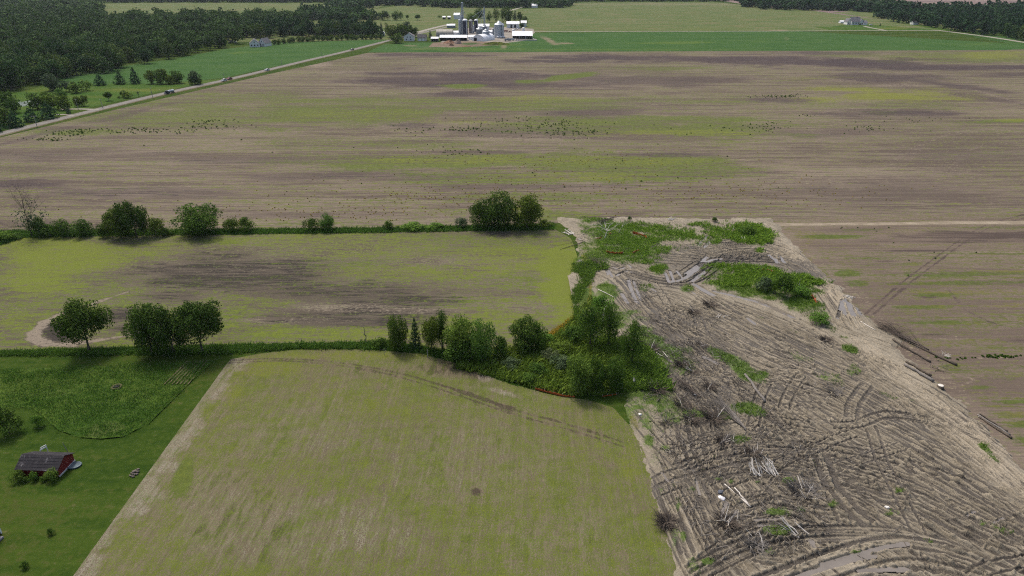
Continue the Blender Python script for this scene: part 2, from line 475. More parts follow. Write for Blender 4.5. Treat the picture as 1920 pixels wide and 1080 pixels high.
# ---- the big stubble field
far_patches = [
    ('R', 330, 222, 330, 26, .42), ('R', 640, 212, 250, 30, .50), ('R', 790, 190, 160, 20, .40), ('R', 960, 196, 260, 16, .45), ('R', 1180, 236, 330, 26, .50),
    ('R', 1340, 242, 210, 24, .55), ('R', 1000, 302, 430, 26, .52), ('R', 1250, 322, 230, 22, .5), ('R', 900, 332, 220, 20, .42), ('R', 560, 268, 200, 18, .28),
    ('R', 990, 400, 140, 13, .5), ('R', 1010, 372, 230, 13, .38), ('R', 1050, 147, 60, 6, 1.1, -8), ('R', 985, 153, 40, 5, .9), ('R', 872, 162, 42, 6, 1.1),
    ('R', 560, 292, 100, 8, .3), ('R', 300, 196, 200, 16, .4), ('R', 450, 180, 200, 12, .35), ('R', 1250, 190, 260, 10, .3), ('R', 1700, 195, 180, 14, .35),
    ('R', 140, 248, 110, 9, .5), ('R', 1780, 108, 200, 14, .45), ('R', 1600, 102, 90, 8, .4), ('R', 1250, 128, 110, 5, .35), ('R', 560, 118, 30, 12, .3),
    ('R', 1330, 300, 40, 10, .5), ('R', 1650, 213, 60, 7, .45), ('R', 1880, 228, 110, 5, .7), ('R', 80, 320, 260, 14, .2), ('R', 780, 268, 160, 12, .35),
    ('A', 1670, 182, 170, 10, .75), ('A', 1600, 168, 110, 5, .7), ('A', 1560, 147, 90, 6, .55), ('A', 1740, 176, 70, 12, .6), ('A', 1550, 186, 80, 6, .5), ('A', 1865, 102, 70, 9, .5),
    ('A', 1000, 300, 300, 12, .35), ('A', 690, 215, 140, 14, .25), ('A', 850, 228, 120, 8, .35), ('A', 1180, 250, 160, 8, .4), ('A', 1350, 250, 120, 8, .4), ('A', 990, 183, 120, 6, .4),
    ('A', 1680, 112, 90, 5, .45), ('A', 1060, 330, 200, 8, .35), ('A', 980, 392, 80, 5, .6), ('A', 560, 403, 60, 5, .35), ('A', 1900, 226, 60, 4, .6), ('A', 960, 188, 100, 5, .3),
    ('G', 740, 152, 90, 12, .75), ('G', 870, 150, 230, 20, .75), ('G', 850, 176, 120, 8, .7), ('G', 1180, 152, 220, 12, .5), ('G', 1370, 112, 240, 9, .8), ('G', 1600, 118, 170, 10, .9), ('G', 1720, 127, 250, 7, .8),
    ('G', 1150, 108, 170, 6, .85), ('G', 790, 103, 140, 5, .75), ('G', 1040, 115, 90, 4, .7), ('G', 1640, 145, 140, 10, .65), ('G', 1750, 155, 160, 6, .6, 8), ('G', 1850, 185, 130, 5, .5, 8), ('G', 1560, 100, 110, 4, .6),
    ('G', 780, 235, 90, 8, .5), ('G', 1000, 246, 180, 10, .5), ('G', 1110, 212, 130, 9, .5), ('G', 1460, 188, 60, 5, .6), ('G', 1660, 214, 130, 9, .7), ('G', 1240, 290, 170, 5, .6), ('G', 150, 292, 250, 13, .35), ('G', 640, 330, 300, 9, .4),
    ('G', 1750, 360, 260, 26, .35), ('G', 40, 345, 90, 10, .6), ('G', 300, 362, 220, 10, .45), ('G', 1540, 250, 120, 10, .35), ('G', 400, 300, 200, 8, .4), ('G', 900, 285, 160, 4, .6), ('G', 240, 214, 120, 6, .5, -14), ('G', 100, 246, 120, 5, .5, -14), ('G', 1900, 140, 80, 6, .6),
    ('G', 1800, 290, 200, 14, .25), ('G', 1000, 350, 300, 6, .4), ('G', 560, 404, 180, 8, .4),
    ('B', 590, 122, 25, 4, .9), ('B', 610, 120, 12, 3, .9), ('B', 1590, 150, 60, 4, .7), ('B', 1690, 160, 50, 4, .6), ('B', 900, 415, 150, 5, .5), ('B', 1190, 195, 100, 4, .4), ('B', 1500, 330, 300, 20, .25), ('B', 960, 260, 250, 5, .45), ('B', 660, 135, 60, 3, .6)]
far_lines = [('B', [(905, 153), (860, 157), (826, 161), (832, 167), (870, 171)], 1.6, .9), ('B', [(1540, 211), (1575, 205), (1610, 204), (1700, 207)], 1.3, .8),
             ('B', [(1480, 100), (1540, 103), (1600, 113), (1680, 125), (1760, 150), (1850, 175), (1930, 198)], 2.0, .6), ('B', [(1080, 222), (1150, 214), (1300, 212)], 1.0, .5),
             ('B', [(1700, 300), (1750, 262), (1820, 245), (1930, 240)], 1.2, .35), ('B', [(1650, 320), (1720, 275), (1800, 250), (1930, 252)], 1.2, .35), ('B', [(1780, 330), (1820, 280), (1930, 262)], 1.2, .35)]
sheet('stubble_field', [(-500, 378), (0, 258), (240, 200), (500, 140), (690, 99), (900, 97), (1300, 95), (1880, 93), (2300, 92)],
      [(-500, 450), (0, 433), (330, 432), (700, 428), (1040, 419), (1440, 416), (1920, 416), (2500, 414)], 640, 230, 0.02, m_far, far_patches, far_lines, jit=0.8, power=1.35,
      label='huge brown stubble field streaked with green weeds', boost=1.4, base=(0.18, 0, 0, 0.06))

# ---- weedy field between the two hedgerows
left_patches = [('A', 100, 475, 190, 45, .75), ('A', 60, 530, 120, 60, .70), ('A', 300, 470, 200, 22, .55), ('A', 500, 452, 320, 14, .5), ('A', 1060, 520, 60, 100, .95), ('A', 1075, 590, 50, 40, .75), ('A', 960, 480, 160, 40, .6), ('A', 780, 510, 240, 18, .45), ('A', 720, 470, 250, 20, .5),
    ('A', 60, 600, 70, 30, .45), ('A', 640, 625, 230, 14, .5), ('A', 900, 600, 160, 30, .5), ('A', 480, 610, 120, 12, .4), ('A', 330, 600, 60, 12, .4), ('A', 960, 560, 120, 25, .4),
    ('R', 500, 480, 560, 45, .45), ('R', 800, 600, 300, 40, .45), ('R', 120, 560, 200, 90, .45), ('R', 480, 620, 250, 20, .5), ('R', 880, 445, 180, 10, .5), ('R', 600, 535, 120, 8, .5), ('R', 250, 600, 60, 15, .5),
    ('G', 420, 522, 210, 36, .6), ('G', 580, 548, 280, 24, .6), ('G', 330, 560, 130, 24, .55), ('G', 720, 560, 160, 18, .55), ('G', 640, 592, 220, 18, .5), ('G', 115, 622, 32, 20, 1.0), ('G', 230, 590, 60, 20, .8), ('G', 250, 615, 60, 12, .6), ('G', 700, 604, 160, 9, .6), ('G', 930, 550, 120, 8, .35), ('G', 940, 440, 90, 8, .6), ('G', 390, 480, 90, 18, .5),  # the patch at the foot of the three tree grove paints its shade
    ('B', 640, 578, 150, 10, .75), ('B', 760, 583, 110, 6, .7), ('B', 560, 472, 320, 20, .35), ('B', 860, 488, 160, 14, .4), ('B', 430, 505, 120, 12, .4), ('B', 500, 600, 150, 8, .5), ('B', 1000, 575, 90, 10, .4), ('B', 300, 500, 70, 15, .3)]
left_lines = [('B', [(238, 548), (190, 564), (150, 578)], 1.0, 1.0), ('B', [(150, 578), (110, 592), (80, 610), (62, 630)], 1.4, 1.5), ('B', [(62, 628), (70, 640), (100, 646), (140, 645)], 1.6, 1.5), ('B', [(140, 645), (190, 637), (250, 628)], .9, 1.2)]
sheet('weedy_field', [(-420, 500), (-60, 470), (0, 458), (45, 445), (200, 442), (330, 440), (700, 436), (1040, 430), (1072, 448), (1092, 480), (1104, 520), (1108, 560)],
      [(-420, 660), (0, 657), (250, 650), (430, 646), (620, 643), (740, 640), (860, 660), (1000, 665), (1060, 625), (1108, 562)], 420, 260, 0.028, m_left, left_patches, left_lines, jit=0.5,
      label='yellow green weedy field between two rows of trees', base=(0.38, 0, 0, 0.30))

# ---- corn stubble in front
TRK = [(430, 676), (520, 673), (600, 677), (690, 688), (780, 708), (860, 733), (960, 768), (1060, 795), (1170, 830)]
TRK2 = [(430, 681), (520, 677), (600, 682), (690, 694), (780, 716), (860, 742), (960, 776), (1060, 804), (1170, 838)]
near_patches = [('R', 420, 730, 90, 50, .55), ('R', 345, 892, 24, 48, 1.1, 20), ('R', 330, 930, 40, 60, .5), ('R', 600, 700, 260, 26, .45), ('R', 1150, 920, 70, 150, .5), ('R', 1200, 1010, 60, 100, .65), ('R', 1000, 705, 140, 20, .45), ('R', 500, 760, 140, 60, .45), ('R', 1040, 820, 90, 60, .35), ('R', 700, 930, 90, 70, .3), ('R', 480, 1020, 120, 50, .4), ('R', 880, 1030, 120, 60, .35),
    ('A', 460, 690, 130, 24, .55), ('A', 430, 740, 60, 60, .5), ('A', 640, 668, 200, 8, .5), ('A', 700, 760, 250, 60, .35), ('A', 1110, 790, 60, 30, .3), ('A', 980, 900, 130, 60, .2), ('A', 1180, 870, 40, 60, .45), ('A', 620, 880, 100, 90, .25), ('A', 500, 940, 40, 60, .35),
    ('B', 600, 1010, 320, 90, .45), ('B', 560, 800, 220, 90, .35), ('B', 850, 870, 170, 120, .3), ('B', 400, 960, 90, 120, .35), ('B', 1000, 1010, 160, 60, .35), ('B', 908, 703, 14, 16, 1.0, 30), ('B', 945, 737, 40, 6, .9, 15), ('B', 1100, 980, 60, 70, .35),
    ('G', 870, 692, 100, 18, .6), ('G', 895, 922, 14, 9, 1.0), ('G', 700, 700, 120, 10, .3), ('G', 450, 960, 120, 120, .2)]
near_lines = [('G', TRK, 0.45, .62), ('G', TRK2, 0.5, .62), ('G', TRK[4:7], 0.75, .8), ('G', [(820, 716), (880, 750), (940, 790), (1000, 835)], 0.22, .4),
              ('B', [(435, 684), (380, 750), (310, 830), (250, 905), (190, 985), (120, 1090), (40, 1210)], 4.6, .85), ('R', [(480, 700), (430, 760), (380, 820)], 3.0, .4)]
near_top = [(424, 684), (432, 674), (480, 664), (560, 656), (640, 655), (720, 658), (790, 664), (850, 680), (900, 700), (960, 722), (1040, 742), (1100, 750), (1150, 765), (1172, 790)]
nt = GA(near_top)
nt = np.vstack([nt, [[21.2, nt[-1, 1] - 4]]])
nb = np.array([[nt[0, 0], nt[0, 1]], [nt[-1, 0], nt[-1, 1]]]); nb[:, 1] = 42
sheet('corn_stubble_field', nt, nb, 420, 300, 0.036, m_near, near_patches, near_lines, jit=0.35,
      label='olive and tan corn stubble field in the foreground', base=(0.56, 0, 0.08, 0.24), hard=True)

# ---- field on the right
def bands(y, x0, x1, c, st, h=4, tilt=-0.6):
    return (c, (x0 + x1) / 2, y, (x1 - x0) / 2, h, st, tilt)
right_patches = [bands(431, 1555, 1680, 'R', .6), bands(427, 1750, 1990, 'R', .5, 3), bands(444, 1490, 1640, 'R', .8, 4), bands(442, 1640, 1990, 'G', .8, 9), bands(452, 1560, 1990, 'G', .5, 5), bands(470, 1610, 1820, 'G', .65, 4),
    bands(484, 1540, 1720, 'R', .45, 6), bands(490, 1630, 1700, 'G', .6, 3), bands(496, 1560, 1780, 'R', .35, 4), bands(512, 1565, 1610, 'R', .7, 6), bands(513, 1690, 1960, 'R', .65, 5), bands(509, 1820, 1990, 'A', .4, 4), bands(533, 1585, 1630, 'R', .7, 6), bands(531, 1670, 1980, 'R', .65, 4), bands(548, 1620, 1960, 'A', .4, 3), bands(553, 1700, 1800, 'R', .7, 5), bands(557, 1720, 1760, 'G', .6, 4),
    bands(576, 1640, 1800, 'R', .75, 5), bands(573, 1820, 1990, 'A', .45, 3), bands(605, 1680, 1850, 'R', .7, 6), bands(600, 1850, 1990, 'A', .4, 3), bands(637, 1855, 1990, 'G', .7, 7), bands(634, 1740, 1830, 'B', .7, 5), bands(628, 1700, 1800, 'G', .5, 5), bands(652, 1800, 1960, 'R', .3, 5), bands(671, 1760, 1930, 'B', .8, 3), bands(690, 1800, 1990, 'R', .3, 5), bands(712, 1800, 1990, 'R', .4, 6), bands(728, 1800, 1880, 'R', .7, 8), bands(731, 1890, 1990, 'G', .4, 6),
    bands(754, 1840, 1990, 'R', .8, 7), bands(763, 1870, 1990, 'B', .6, 4), bands(775, 1860, 1990, 'A', .6, 7), bands(795, 1880, 1990, 'R', .9, 10), bands(825, 1890, 1990, 'R', .6, 10), bands(646, 1690, 1800, 'A', .3, 8), ('A', 1500, 470, 60, 40, .35, 40), ('R', 1560, 500, 30, 20, .3, 40), ('R', 1790, 690, 60, 25, .35, 30)]
right_lines = [('G', [(1990, 372), (1920, 402), (1836, 428), (1720, 508), (1640, 574), (1580, 628)], 0.38, .7), ('G', [(1998, 376), (1928, 406), (1845, 432), (1732, 511), (1652, 577), (1592, 632)], 0.38, .7),
               ('B', [(1450, 432), (1520, 480), (1590, 540), (1640, 580)], 0.8, .6), ('B', [(1470, 440), (1550, 500), (1630, 560)], 0.5, .5), ('G', [(1780, 545), (1810, 580), (1860, 605), (1900, 620)], 0.5, .5), ('B', [(1760, 690), (1800, 705), (1822, 710), (1815, 718), (1790, 722), (1770, 712)], 0.35, .9), ('B', [(1640, 600), (1700, 650), (1780, 720), (1860, 800), (1930, 860)], 2.2, .5), ('B', [(1460, 430), (1530, 480), (1600, 545), (1680, 640), (1760, 715), (1850, 800), (1930, 870)], 3.5, .42), ('B', [(1780, 722), (1800, 740), (1830, 780)], .8, .5)]
sheet('planted_field', np.array([[78.0, 201.0], [105, 203.0], [160, 206], [260, 208]]), np.array([[78.0, 55.0], [260.0, 55.0]]), 380, 300, 0.028, m_right, right_patches, right_lines, jit=0.4,
      label='pinkish brown planted field with thin green strips on the right', hard=True, boost=1.2, base=(0.22, 0, 0, 0.10))

# ---- left lawn and uncut grass
lawn_bot = [(-420, 1290), (-30, 1290), (40, 1193), (110, 1085), (186, 968), (250, 883), (320, 793), (380, 725), (424, 684)]
lb = GA(lawn_bot); lt = np.array([[-220.0, lb[:, 1].min()], [-220.0, 144.0]])
lb = np.vstack([lb, [[lb[-1, 0], 144.0]]])[1:]
sheet('lawn', lt, lb, 160, 200, 0.032, m_lawn, [('A', 180, 980, 60, 30, .25), ('A', 120, 810, 100, 20, .3), ('G', 30, 700, 120, 20, .3), ('G', 250, 940, 40, 90, .4, 35), ('A', 300, 735, 60, 40, .2), ('G', 190, 664, 230, 8, .5), ('A', 20, 800, 50, 60, .1)],  # dark strip below the lawn edge trees is their shade, painted in
      [('G', [(425, 684), (320, 795), (186, 972), (40, 1196)], 0.8, .9), ('G', [(0, 686), (100, 684), (250, 676), (400, 672)], .5, .6), ('G', [(0, 692), (100, 689), (250, 681), (400, 676)], .5, .6), ('G', [(390, 690), (330, 760), (290, 800)], .5, .4)], label='mown green lawn in the lower left corner', hard=True, swap=True, jit=0.25)
def meadow_relief(X, Y):
    return 0.10 + 0.34 * (fbm(X * 0.5 + 0.6 * fbm(X * .1, Y * .1, 2), Y * 0.9, 1, 3) - 0.5) * 1.2 + 0.2 * (fbm(X * 1.6, Y * 2.2, 4, 2) - 0.5)
sheet('uncut_grass', [(-300, 700), (0, 694), (120, 690), (250, 684), (340, 680), (396, 681)], [(-300, 770), (0, 765), (60, 765), (85, 785), (110, 808), (150, 821), (190, 824), (230, 820), (280, 795), (320, 755), (360, 715), (396, 683)], 300, 200, 0.02, m_meadow,
      [('A', 195, 806, 55, 18, .9, -12), ('A', 250, 770, 70, 30, .3), ('G', 60, 710, 60, 20, .4), ('G', 285, 706, 40, 14, .5), ('A', 120, 740, 90, 30, .25)], [('B', [(212, 728), (220, 724), (231, 725)], .5, 1.0)], label='patch of wind swirled uncut grass on the lawn', relief=meadow_relief)
m_bare = dirt_mat('garden_soil', (0.15, 0.135, 0.075), (0.21, 0.185, 0.11), (0.13, 0.14, 0.06), 2)
for k in range(7):
    ribbon('garden_row', [(352 + k * 6, 678), (331 + k * 6.5, 700), (308 + k * 7.5, 722)], 0.3, 0.22, m_bare, 6, 'strip of bare raked soil in the uncut grass', 0.12)

# ---- far fields
sheet('green_crop_field', [(690, 97), (715, 84), (760, 80), (925, 79), (945, 62), (1200, 60), (1500, 58.5), (1760, 58), (1800, 66), (1900, 82), (1960, 87), (2400, 110)], [(690, 98), (900, 98), (1300, 96), (1880, 94), (1960, 90), (2400, 116)], 300, 60, 0.035, m_crop,
      [('A', 1280, 81, 90, 3, .6), ('A', 1850, 82, 120, 3, .4), ('A', 1100, 93, 300, 2.5, .5), ('A', 900, 92, 150, 4, .5), ('B', 770, 86, 12, 1.5, .6), ('B', 1030, 76, 18, 5, .8, 25), ('B', 1060, 81, 15, 1.5, .8), ('B', 945, 88, 8, 6, .8), ('A', 1400, 78, 70, 3, .3), ('B', 1475, 72, 8, 5, .4), ('B', 800, 90, 40, 3, .4), ('A', 950, 84, 60, 3, .5)], label='deep green crop field beside the grain bins', jit=1.0)
sheet('wheat_field', [(930, 18), (1000, 16), (1071, 14), (1075, 5), (1200, 4), (1340, 4), (1450, 15), (1560, 18), (1640, 20), (1700, 30)], [(930, 60), (1100, 60), (1400, 58), (1600, 58), (1700, 57)], 240, 70, 0.03, m_hay,
      [('R', 1300, 30, 200, 8, .5), ('A', 1300, 55, 150, 3, .4), ('B', 1150, 40, 120, 6, .35), ('B', 1500, 45, 140, 8, .3), ('G', 1280, 28, 120, 3, .25), ('G', 1430, 35, 100, 3, .2), ('B', 1460, 57, 25, 1.5, .8), ('B', 1250, 8, 250, 3, .5)], label='pale green hay field behind the farm', jit=1.5)
sheet('house_meadow', [(1560, 50), (1600, 43), (1660, 38), (1720, 46), (1765, 57)], [(1560, 57), (1620, 57.5), (1765, 57.5)], 60, 20, 0.045, m_verge, [('A', 1680, 53, 40, 3, .7)], label='bright mown grass around the far house')
sheet('ploughed_strip', [(1560, 19.5), (1640, 22), (1700, 32)], [(1560, 23), (1600, 30), (1645, 36), (1700, 44)], 60, 20, 0.04, m_pink, [], base=(0, .35, 0, 0), label='purple brown ploughed strip by the right wood')
sheet('ploughed_horizon_field', [(1450, -18), (2600, -18)], [(1450, 16), (1640, 14), (1800, 12), (2600, 16)], 60, 30, 0.03, m_pink, [('G', 1700, 3, 150, 1, .8), ('G', 1900, 4, 120, 1, .7)], label='pinkish ploughed field on the horizon')
sheet('hay_field', [(520, 46), (650, 24), (760, 9), (800, 9.5), (870, 14), (935, 16)], [(520, 78), (700, 76), (935, 62)], 120, 50, 0.025, m_hay, [('R', 700, 42, 200, 8, .3), ('A', 760, 45, 160, 5, .3)], label='pale hay field behind the farm trees')
sheet('hay_field', [(-400, 6), (190, 7), (300, 5), (600, 6), (640, 7)], [(-400, 40), (190, 40), (640, 34)], 100, 30, 0.03, m_hay, [], label='pale strip of hay field beyond the big wood')
sheet('pasture', [(180, 132), (230, 124), (330, 110), (420, 92), (520, 80), (735, 74)], [(180, 158), (300, 158), (420, 146), (520, 124), (640, 99), (720, 78), (735, 74.5)], 160, 60, 0.03, m_crop, [('A', 470, 98, 50, 4, .5), ('A', 560, 84, 60, 3, .4), ('A', 300, 112, 90, 3, .4), ('A', 400, 95, 40, 3, .4)], label='green pasture between the wood and the road', jit=1.0)
sheet('verge', [(-300, 250), (0, 172), (100, 158), (190, 157), (300, 157), (420, 148)], [(-300, 318), (0, 244), (150, 206), (300, 172), (420, 149)], 140, 60, 0.038, m_verge, [('A', 230, 168, 70, 5, .6), ('A', 60, 168, 60, 5, .4), ('A', 300, 164, 80, 3, .4), ('B', 215, 164, 50, 1.5, .4), ('A', 60, 228, 80, 4, .4)], label='bright grass verge beside the road')

# ---- roads and tracks
ribbon('road', [(-500, 372), (-200, 300), (0, 251), (150, 213.5), (300, 177), (440, 146), (560, 117), (650, 96), (735, 74.5), (790, 62), (850, 48)], 6.6, 0.05, m_asphalt, 10, 'pale country road running past the wood to the farm')
ribbon('dirt_shoulder', [(-500, 378), (-200, 305), (0, 255), (150, 216.5), (300, 180), (440, 148.5), (560, 119), (650, 97.5), (720, 80)], 3.0, 0.046, dirt_mat('shoulder_dirt', (0.12, 0.11, 0.06), (0.2, 0.17, 0.1), (0.1, 0.12, 0.04)), 10, 'strip of rough dirt along the road edge', 0.5)
ribbon('driveway', [(186, 205), (172, 205), (150, 204.5), (112, 205)], 3.0, 0.054, m_gravel, 8, 'pale gravel driveway off the road')
ribbon('driveway', [(138, 217), (125, 215), (103, 215)], 2.2, 0.055, m_gravel, 8, 'narrow gravel driveway in front of the cedars')
ribbon('access_lane', [(940, 60), (1100, 59), (1400, 58.6), (1600, 57.6), (1766, 57.2)], 5.0, 0.056, m_gravel, 10, 'pale lane along the top of the green crop')
ribbon('road', [(1755, 56.5), (1800, 62), (1860, 70), (1930, 81), (2100, 108)], 7.0, 0.058, m_gravel, 10, 'pale road along the right wood')
ribbon('driveway', [(1662, 57.3), (1635, 52.5), (1620, 49)], 5.0, 0.060, m_gravel, 8, 'drive up to the far house')
ribbon('farm_lane', [(782, 61), (815, 52), (850, 44)], 8.0, 0.052, m_gravel, 8, 'pale lane climbing behind the grey hall')
ribbon('farm_lane', [(955, 20), (970, 16), (985, 12)], 7.0, 0.052, m_gravel, 8, 'pale lane far behind the farm trees')
ribbon('sandy_lane', [(1430, 421), (1500, 421), (1640, 420), (1780, 418), (1920, 417.5), (2500, 410)], [4.0, 2.6, 2.6, 3, 3.5, 3.5], 0.045, m_sand, 10, 'straight sandy lane between the two brown fields', 0.5)
sheet('farm_yard', [(845, 60), (880, 52), (950, 51), (1000, 54)], [(845, 79), (900, 80), (945, 81), (985, 76), (1002, 62)], 60, 30, 0.042, m_yard, label='gravel yard among the grain bins', jit=1.5)
sheet('cattle_yard', [(812, 80), (865, 77.5), (905, 78), (935, 81)], [(812, 88), (845, 89), (880, 88), (935, 85)], 60, 20, 0.048, field_mat('trampled_soil', (0.2, 0.15, 0.12), (0.3, 0.22, 0.17), (0.1, 0.08, 0.06), (0.05, 0.11, 0.03), YEL, (0.35, 0.27, 0.2), speck=.5), [('R', 885, 82, 20, 3, .9), ('R', 920, 83, 16, 3, .8), ('B', 835, 80, 12, 2, .8)], label='trampled cattle yard in front of the long shed')
m_water = Mat('pond_water', 0.12, 0.5)
m_water.color(m_water.mix(m_water.noise(0.2, 4), (0.30, 0.37, 0.34), (0.42, 0.48, 0.44)))
sheet('pond', [(34, 193), (42, 189), (57, 188), (66, 193)], [(34, 195), (42, 200), (55, 200), (66, 195)], 40, 20, 0.06, m_water.m, label='small pale green pond among the roadside trees')
# ------------------------------------------------------------------ the cleared, churned site: ruts are real relief
MX0, MX1, MY0, MY1, MS = 14.0, 82.5, 52.0, 204.0, 0.125
mx = np.arange(MX0, MX1, MS); my = np.arange(MY0, MY1, MS)
MXX, MYY = np.meshgrid(mx, my, indexing='ij')
mpx, mpy = proj(MXX, MYY)
swell = 0.30 * (fbm(MXX * 0.045, MYY * 0.045, 2, 3) - 0.5)
H0 = 0.42 + swell
Hm = H0 + 0.10 * (fbm(MXX * 0.7, MYY * 0.7, 4, 3) - 0.5) + 0.06 * (fbm(MXX * 2.2, MYY * 2.2, 6, 2) - 0.5)
WET_SHADE = np.zeros_like(Hm); PALE = np.zeros_like(Hm); WATER = np.zeros_like(Hm)

_K = 10
_oi, _oj = np.meshgrid(np.arange(-_K, _K + 1), np.arange(-_K, _K + 1), indexing='ij')
_oi, _oj = _oi.ravel(), _oj.ravel()
_NX, _NY = MXX.shape
_D = np.full(_NX * _NY, 9.0)
def stamp(C, width, deep, wet, berm=0.075, water=0.0):
    """press one rut along the world line C into the relief"""
    m = width * 2.0
    A = C[:-1]; B = C[1:]
    L = np.hypot(*(B - A).T); n = np.maximum(1, np.ceil(L / 1.0)).astype(int)
    if n.max() > 1:
        P = [A[0]]
        for q in range(len(A)): P += [A[q] + (B[q] - A[q]) * (t + 1) / n[q] for t in range(n[q])]
        C = np.array(P); A = C[:-1]; B = C[1:]
    mid = (A + B) / 2; d = B - A
    ci = ((mid[:, 0] - MX0) / MS).astype(int)[:, None] + _oi; cj = ((mid[:, 1] - MY0) / MS).astype(int)[:, None] + _oj
    ok = (ci >= 0) & (ci < _NX) & (cj >= 0) & (cj < _NY)
    X = MX0 + ci * MS - A[:, 0:1]; Y = MY0 + cj * MS - A[:, 1:2]
    t = np.clip((X * d[:, 0:1] + Y * d[:, 1:2]) / ((d ** 2).sum(1)[:, None] + 1e-9), 0, 1)
    dist = np.hypot(X - t * d[:, 0:1], Y - t * d[:, 1:2])
    ok &= dist < m
    f = (ci * _NY + cj)[ok]; dist = dist[ok]
    if not len(f): return
    np.minimum.at(_D, f, dist)
    f = np.unique(f); D = _D[f].copy(); _D[f] = 9.0
    X = MXX.ravel()[f]; Y = MYY.ravel()[f]
    D = D * (1 + 0.35 * (vnoise(X * 1.1, Y * 1.1, 3) - 0.5))
    h = width * 0.5
    inn = sstep(h * 1.15, h * 0.6, D)
    rim = np.exp(-((D - h * 1.7) / (h * 0.55)) ** 2)
    k = 0.65 + 0.7 * vnoise(X * 0.13, Y * 0.13, 5)
    hm = Hm.reshape(-1); h0 = H0.reshape(-1); w = WET_SHADE.reshape(-1); p = PALE.reshape(-1)
    hm[f] = hm[f] * (1 - 0.8 * inn) + (h0[f] - deep * k) * 0.8 * inn + berm * rim * k
    w[f] = w[f] * (1 - 0.6 * inn) * (1 - 0.45 * rim) + np.clip(wet * k, 0, 1.1) * inn * 0.95  # rut core darkened for wet soil and for painted occlusion
    p[f] = np.clip(p[f] * (1 - inn) + rim * 0.75 * k, 0, 1)  # rims paled as dry crests, with highlights beside the rut painted in
    if water:
        ww = WATER.reshape(-1); ww[f] = np.maximum(ww[f], water * inn * sstep(0.12, 0.3, vnoise(X * 0.22, Y * 0.22, 7)))

tr = random.Random(5)
def track(pts, n, spread, gauge=1.8, width=0.40, deep=0.25, wet=1.1, wander=1.2, keep=(0.4, 1.0)):
    wander = wander * .65
    base = smooth_line(GA(pts), 8)
    L = np.concatenate([[0], np.cumsum(np.hypot(*np.diff(base, axis=0).T))])
    s = np.arange(0, L[-1], 0.9)
    base = np.stack([np.interp(s, L, base[:, 0]), np.interp(s, L, base[:, 1])], 1)
    if n > 4: n = int(n * 1.7)
    for q in range(n):
        a = tr.uniform(0, 1 - keep[0]); ln = tr.uniform(*keep)
        C = base[int(a * len(base)):int(min(1, a + ln) * len(base))]
        if len(C) < 4: continue
        d = np.gradient(C, axis=0); d /= np.linalg.norm(d, axis=1)[:, None] + 1e-9
        nr = np.stack([-d[:, 1], d[:, 0]], 1)
        ph = tr.uniform(0, 100)
        t = np.arange(len(C))
        off = tr.gauss(0, spread) + wander * 2 * (fbm(t * 0.05 + ph, t * 0 + ph, 1, 2) - 0.5) + np.linspace(0, tr.gauss(0, spread * 0.3), len(C))
        wd = width * tr.choice([.6, .8, .9, 1.0, 1.3]); dp = deep * tr.uniform(0.5, 1.4); wt_ = wet * tr.uniform(0.3, 1.2)
        for sgn in (-0.5, 0.5):
            stamp(C + nr * (off + sgn * gauge * tr.uniform(.95, 1.05))[:, None], wd, dp, wt_)

track([(1180, 560), (1260, 590), (1360, 625), (1480, 670), (1600, 730), (1720, 800), (1860, 900), (1960, 980)], 22, 3.5, wander=2)
track([(1200, 620), (1290, 690), (1400, 760), (1520, 830), (1650, 900), (1790, 970), (1960, 1060)], 26, 5, wander=2)
track([(1420, 590), (1520, 650), (1640, 730), (1760, 810), (1880, 900), (1990, 990)], 18, 4, wander=2)
track([(1550, 900), (1660, 950), (1780, 1000), (1900, 1050), (2000, 1100)], 14, 5, wander=2)
track([(1215, 830), (1250, 900), (1290, 980), (1330, 1060), (1380, 1140)], 12, 2.2, wander=1.5)
# faint traffic all over, then the main flows, then the deep fresh ruts on top
track([(1180, 470), (1300, 480), (1420, 470), (1500, 500)], 10, 4, deep=.16)
track([(1070, 500), (1150, 520), (1210, 590), (1290, 650), (1400, 700)], 10, 5)
track([(1230, 560), (1330, 600), (1450, 660), (1600, 720), (1750, 810), (1920, 920)], 26, 6, wander=2.5)
track([(1180, 590), (1250, 680), (1330, 760), (1430, 840), (1560, 930), (1700, 1010), (1880, 1110)], 26, 7, wander=2.5)
track([(1300, 640), (1420, 720), (1540, 800), (1680, 880), (1800, 950), (1960, 1040)], 30, 6, wander=2.5)
track([(1240, 700), (1300, 780), (1340, 880), (1420, 980), (1520, 1060)], 12, 4, wander=2)
track([(1280, 900), (1400, 860), (1540, 880), (1700, 930), (1860, 1010)], 12, 5, wander=2.5)
track([(1260, 1000), (1330, 960), (1430, 930), (1560, 960), (1700, 1040)], 8, 4, wander=2)
track([(1200, 770), (1260, 740), (1330, 735), (1420, 745), (1500, 760), (1600, 765)], 4, 3.5, wander=2, deep=.15)
track([(1290, 850), (1360, 835), (1450, 830), (1540, 845)], 8, 3.5, wander=2)
track([(1500, 690), (1560, 760), (1620, 860), (1700, 980), (1760, 1080)], 3, 8, wander=3)
track([(1700, 760), (1640, 800), (1560, 830), (1460, 880), (1380, 960)], 2, 6, wander=3)
track([(1540, 640), (1480, 690), (1450, 760), (1470, 840)], 2, 5, wander=3, keep=(.3, .6))
track([(1560, 620), (1640, 690), (1720, 760), (1820, 850), (1960, 960)], 14, 2.5, deep=.16, wet=.45)
track([(1400, 440), (1480, 480), (1560, 560), (1600, 620)], 8, 2.2, wet=.5, deep=.16)
track([(1250, 545), (1300, 590), (1330, 640), (1420, 690), (1560, 740)], 8, 2.5)
track([(1190, 560), (1230, 600), (1300, 650), (1350, 700)], 14, 3.0, wet=.95)
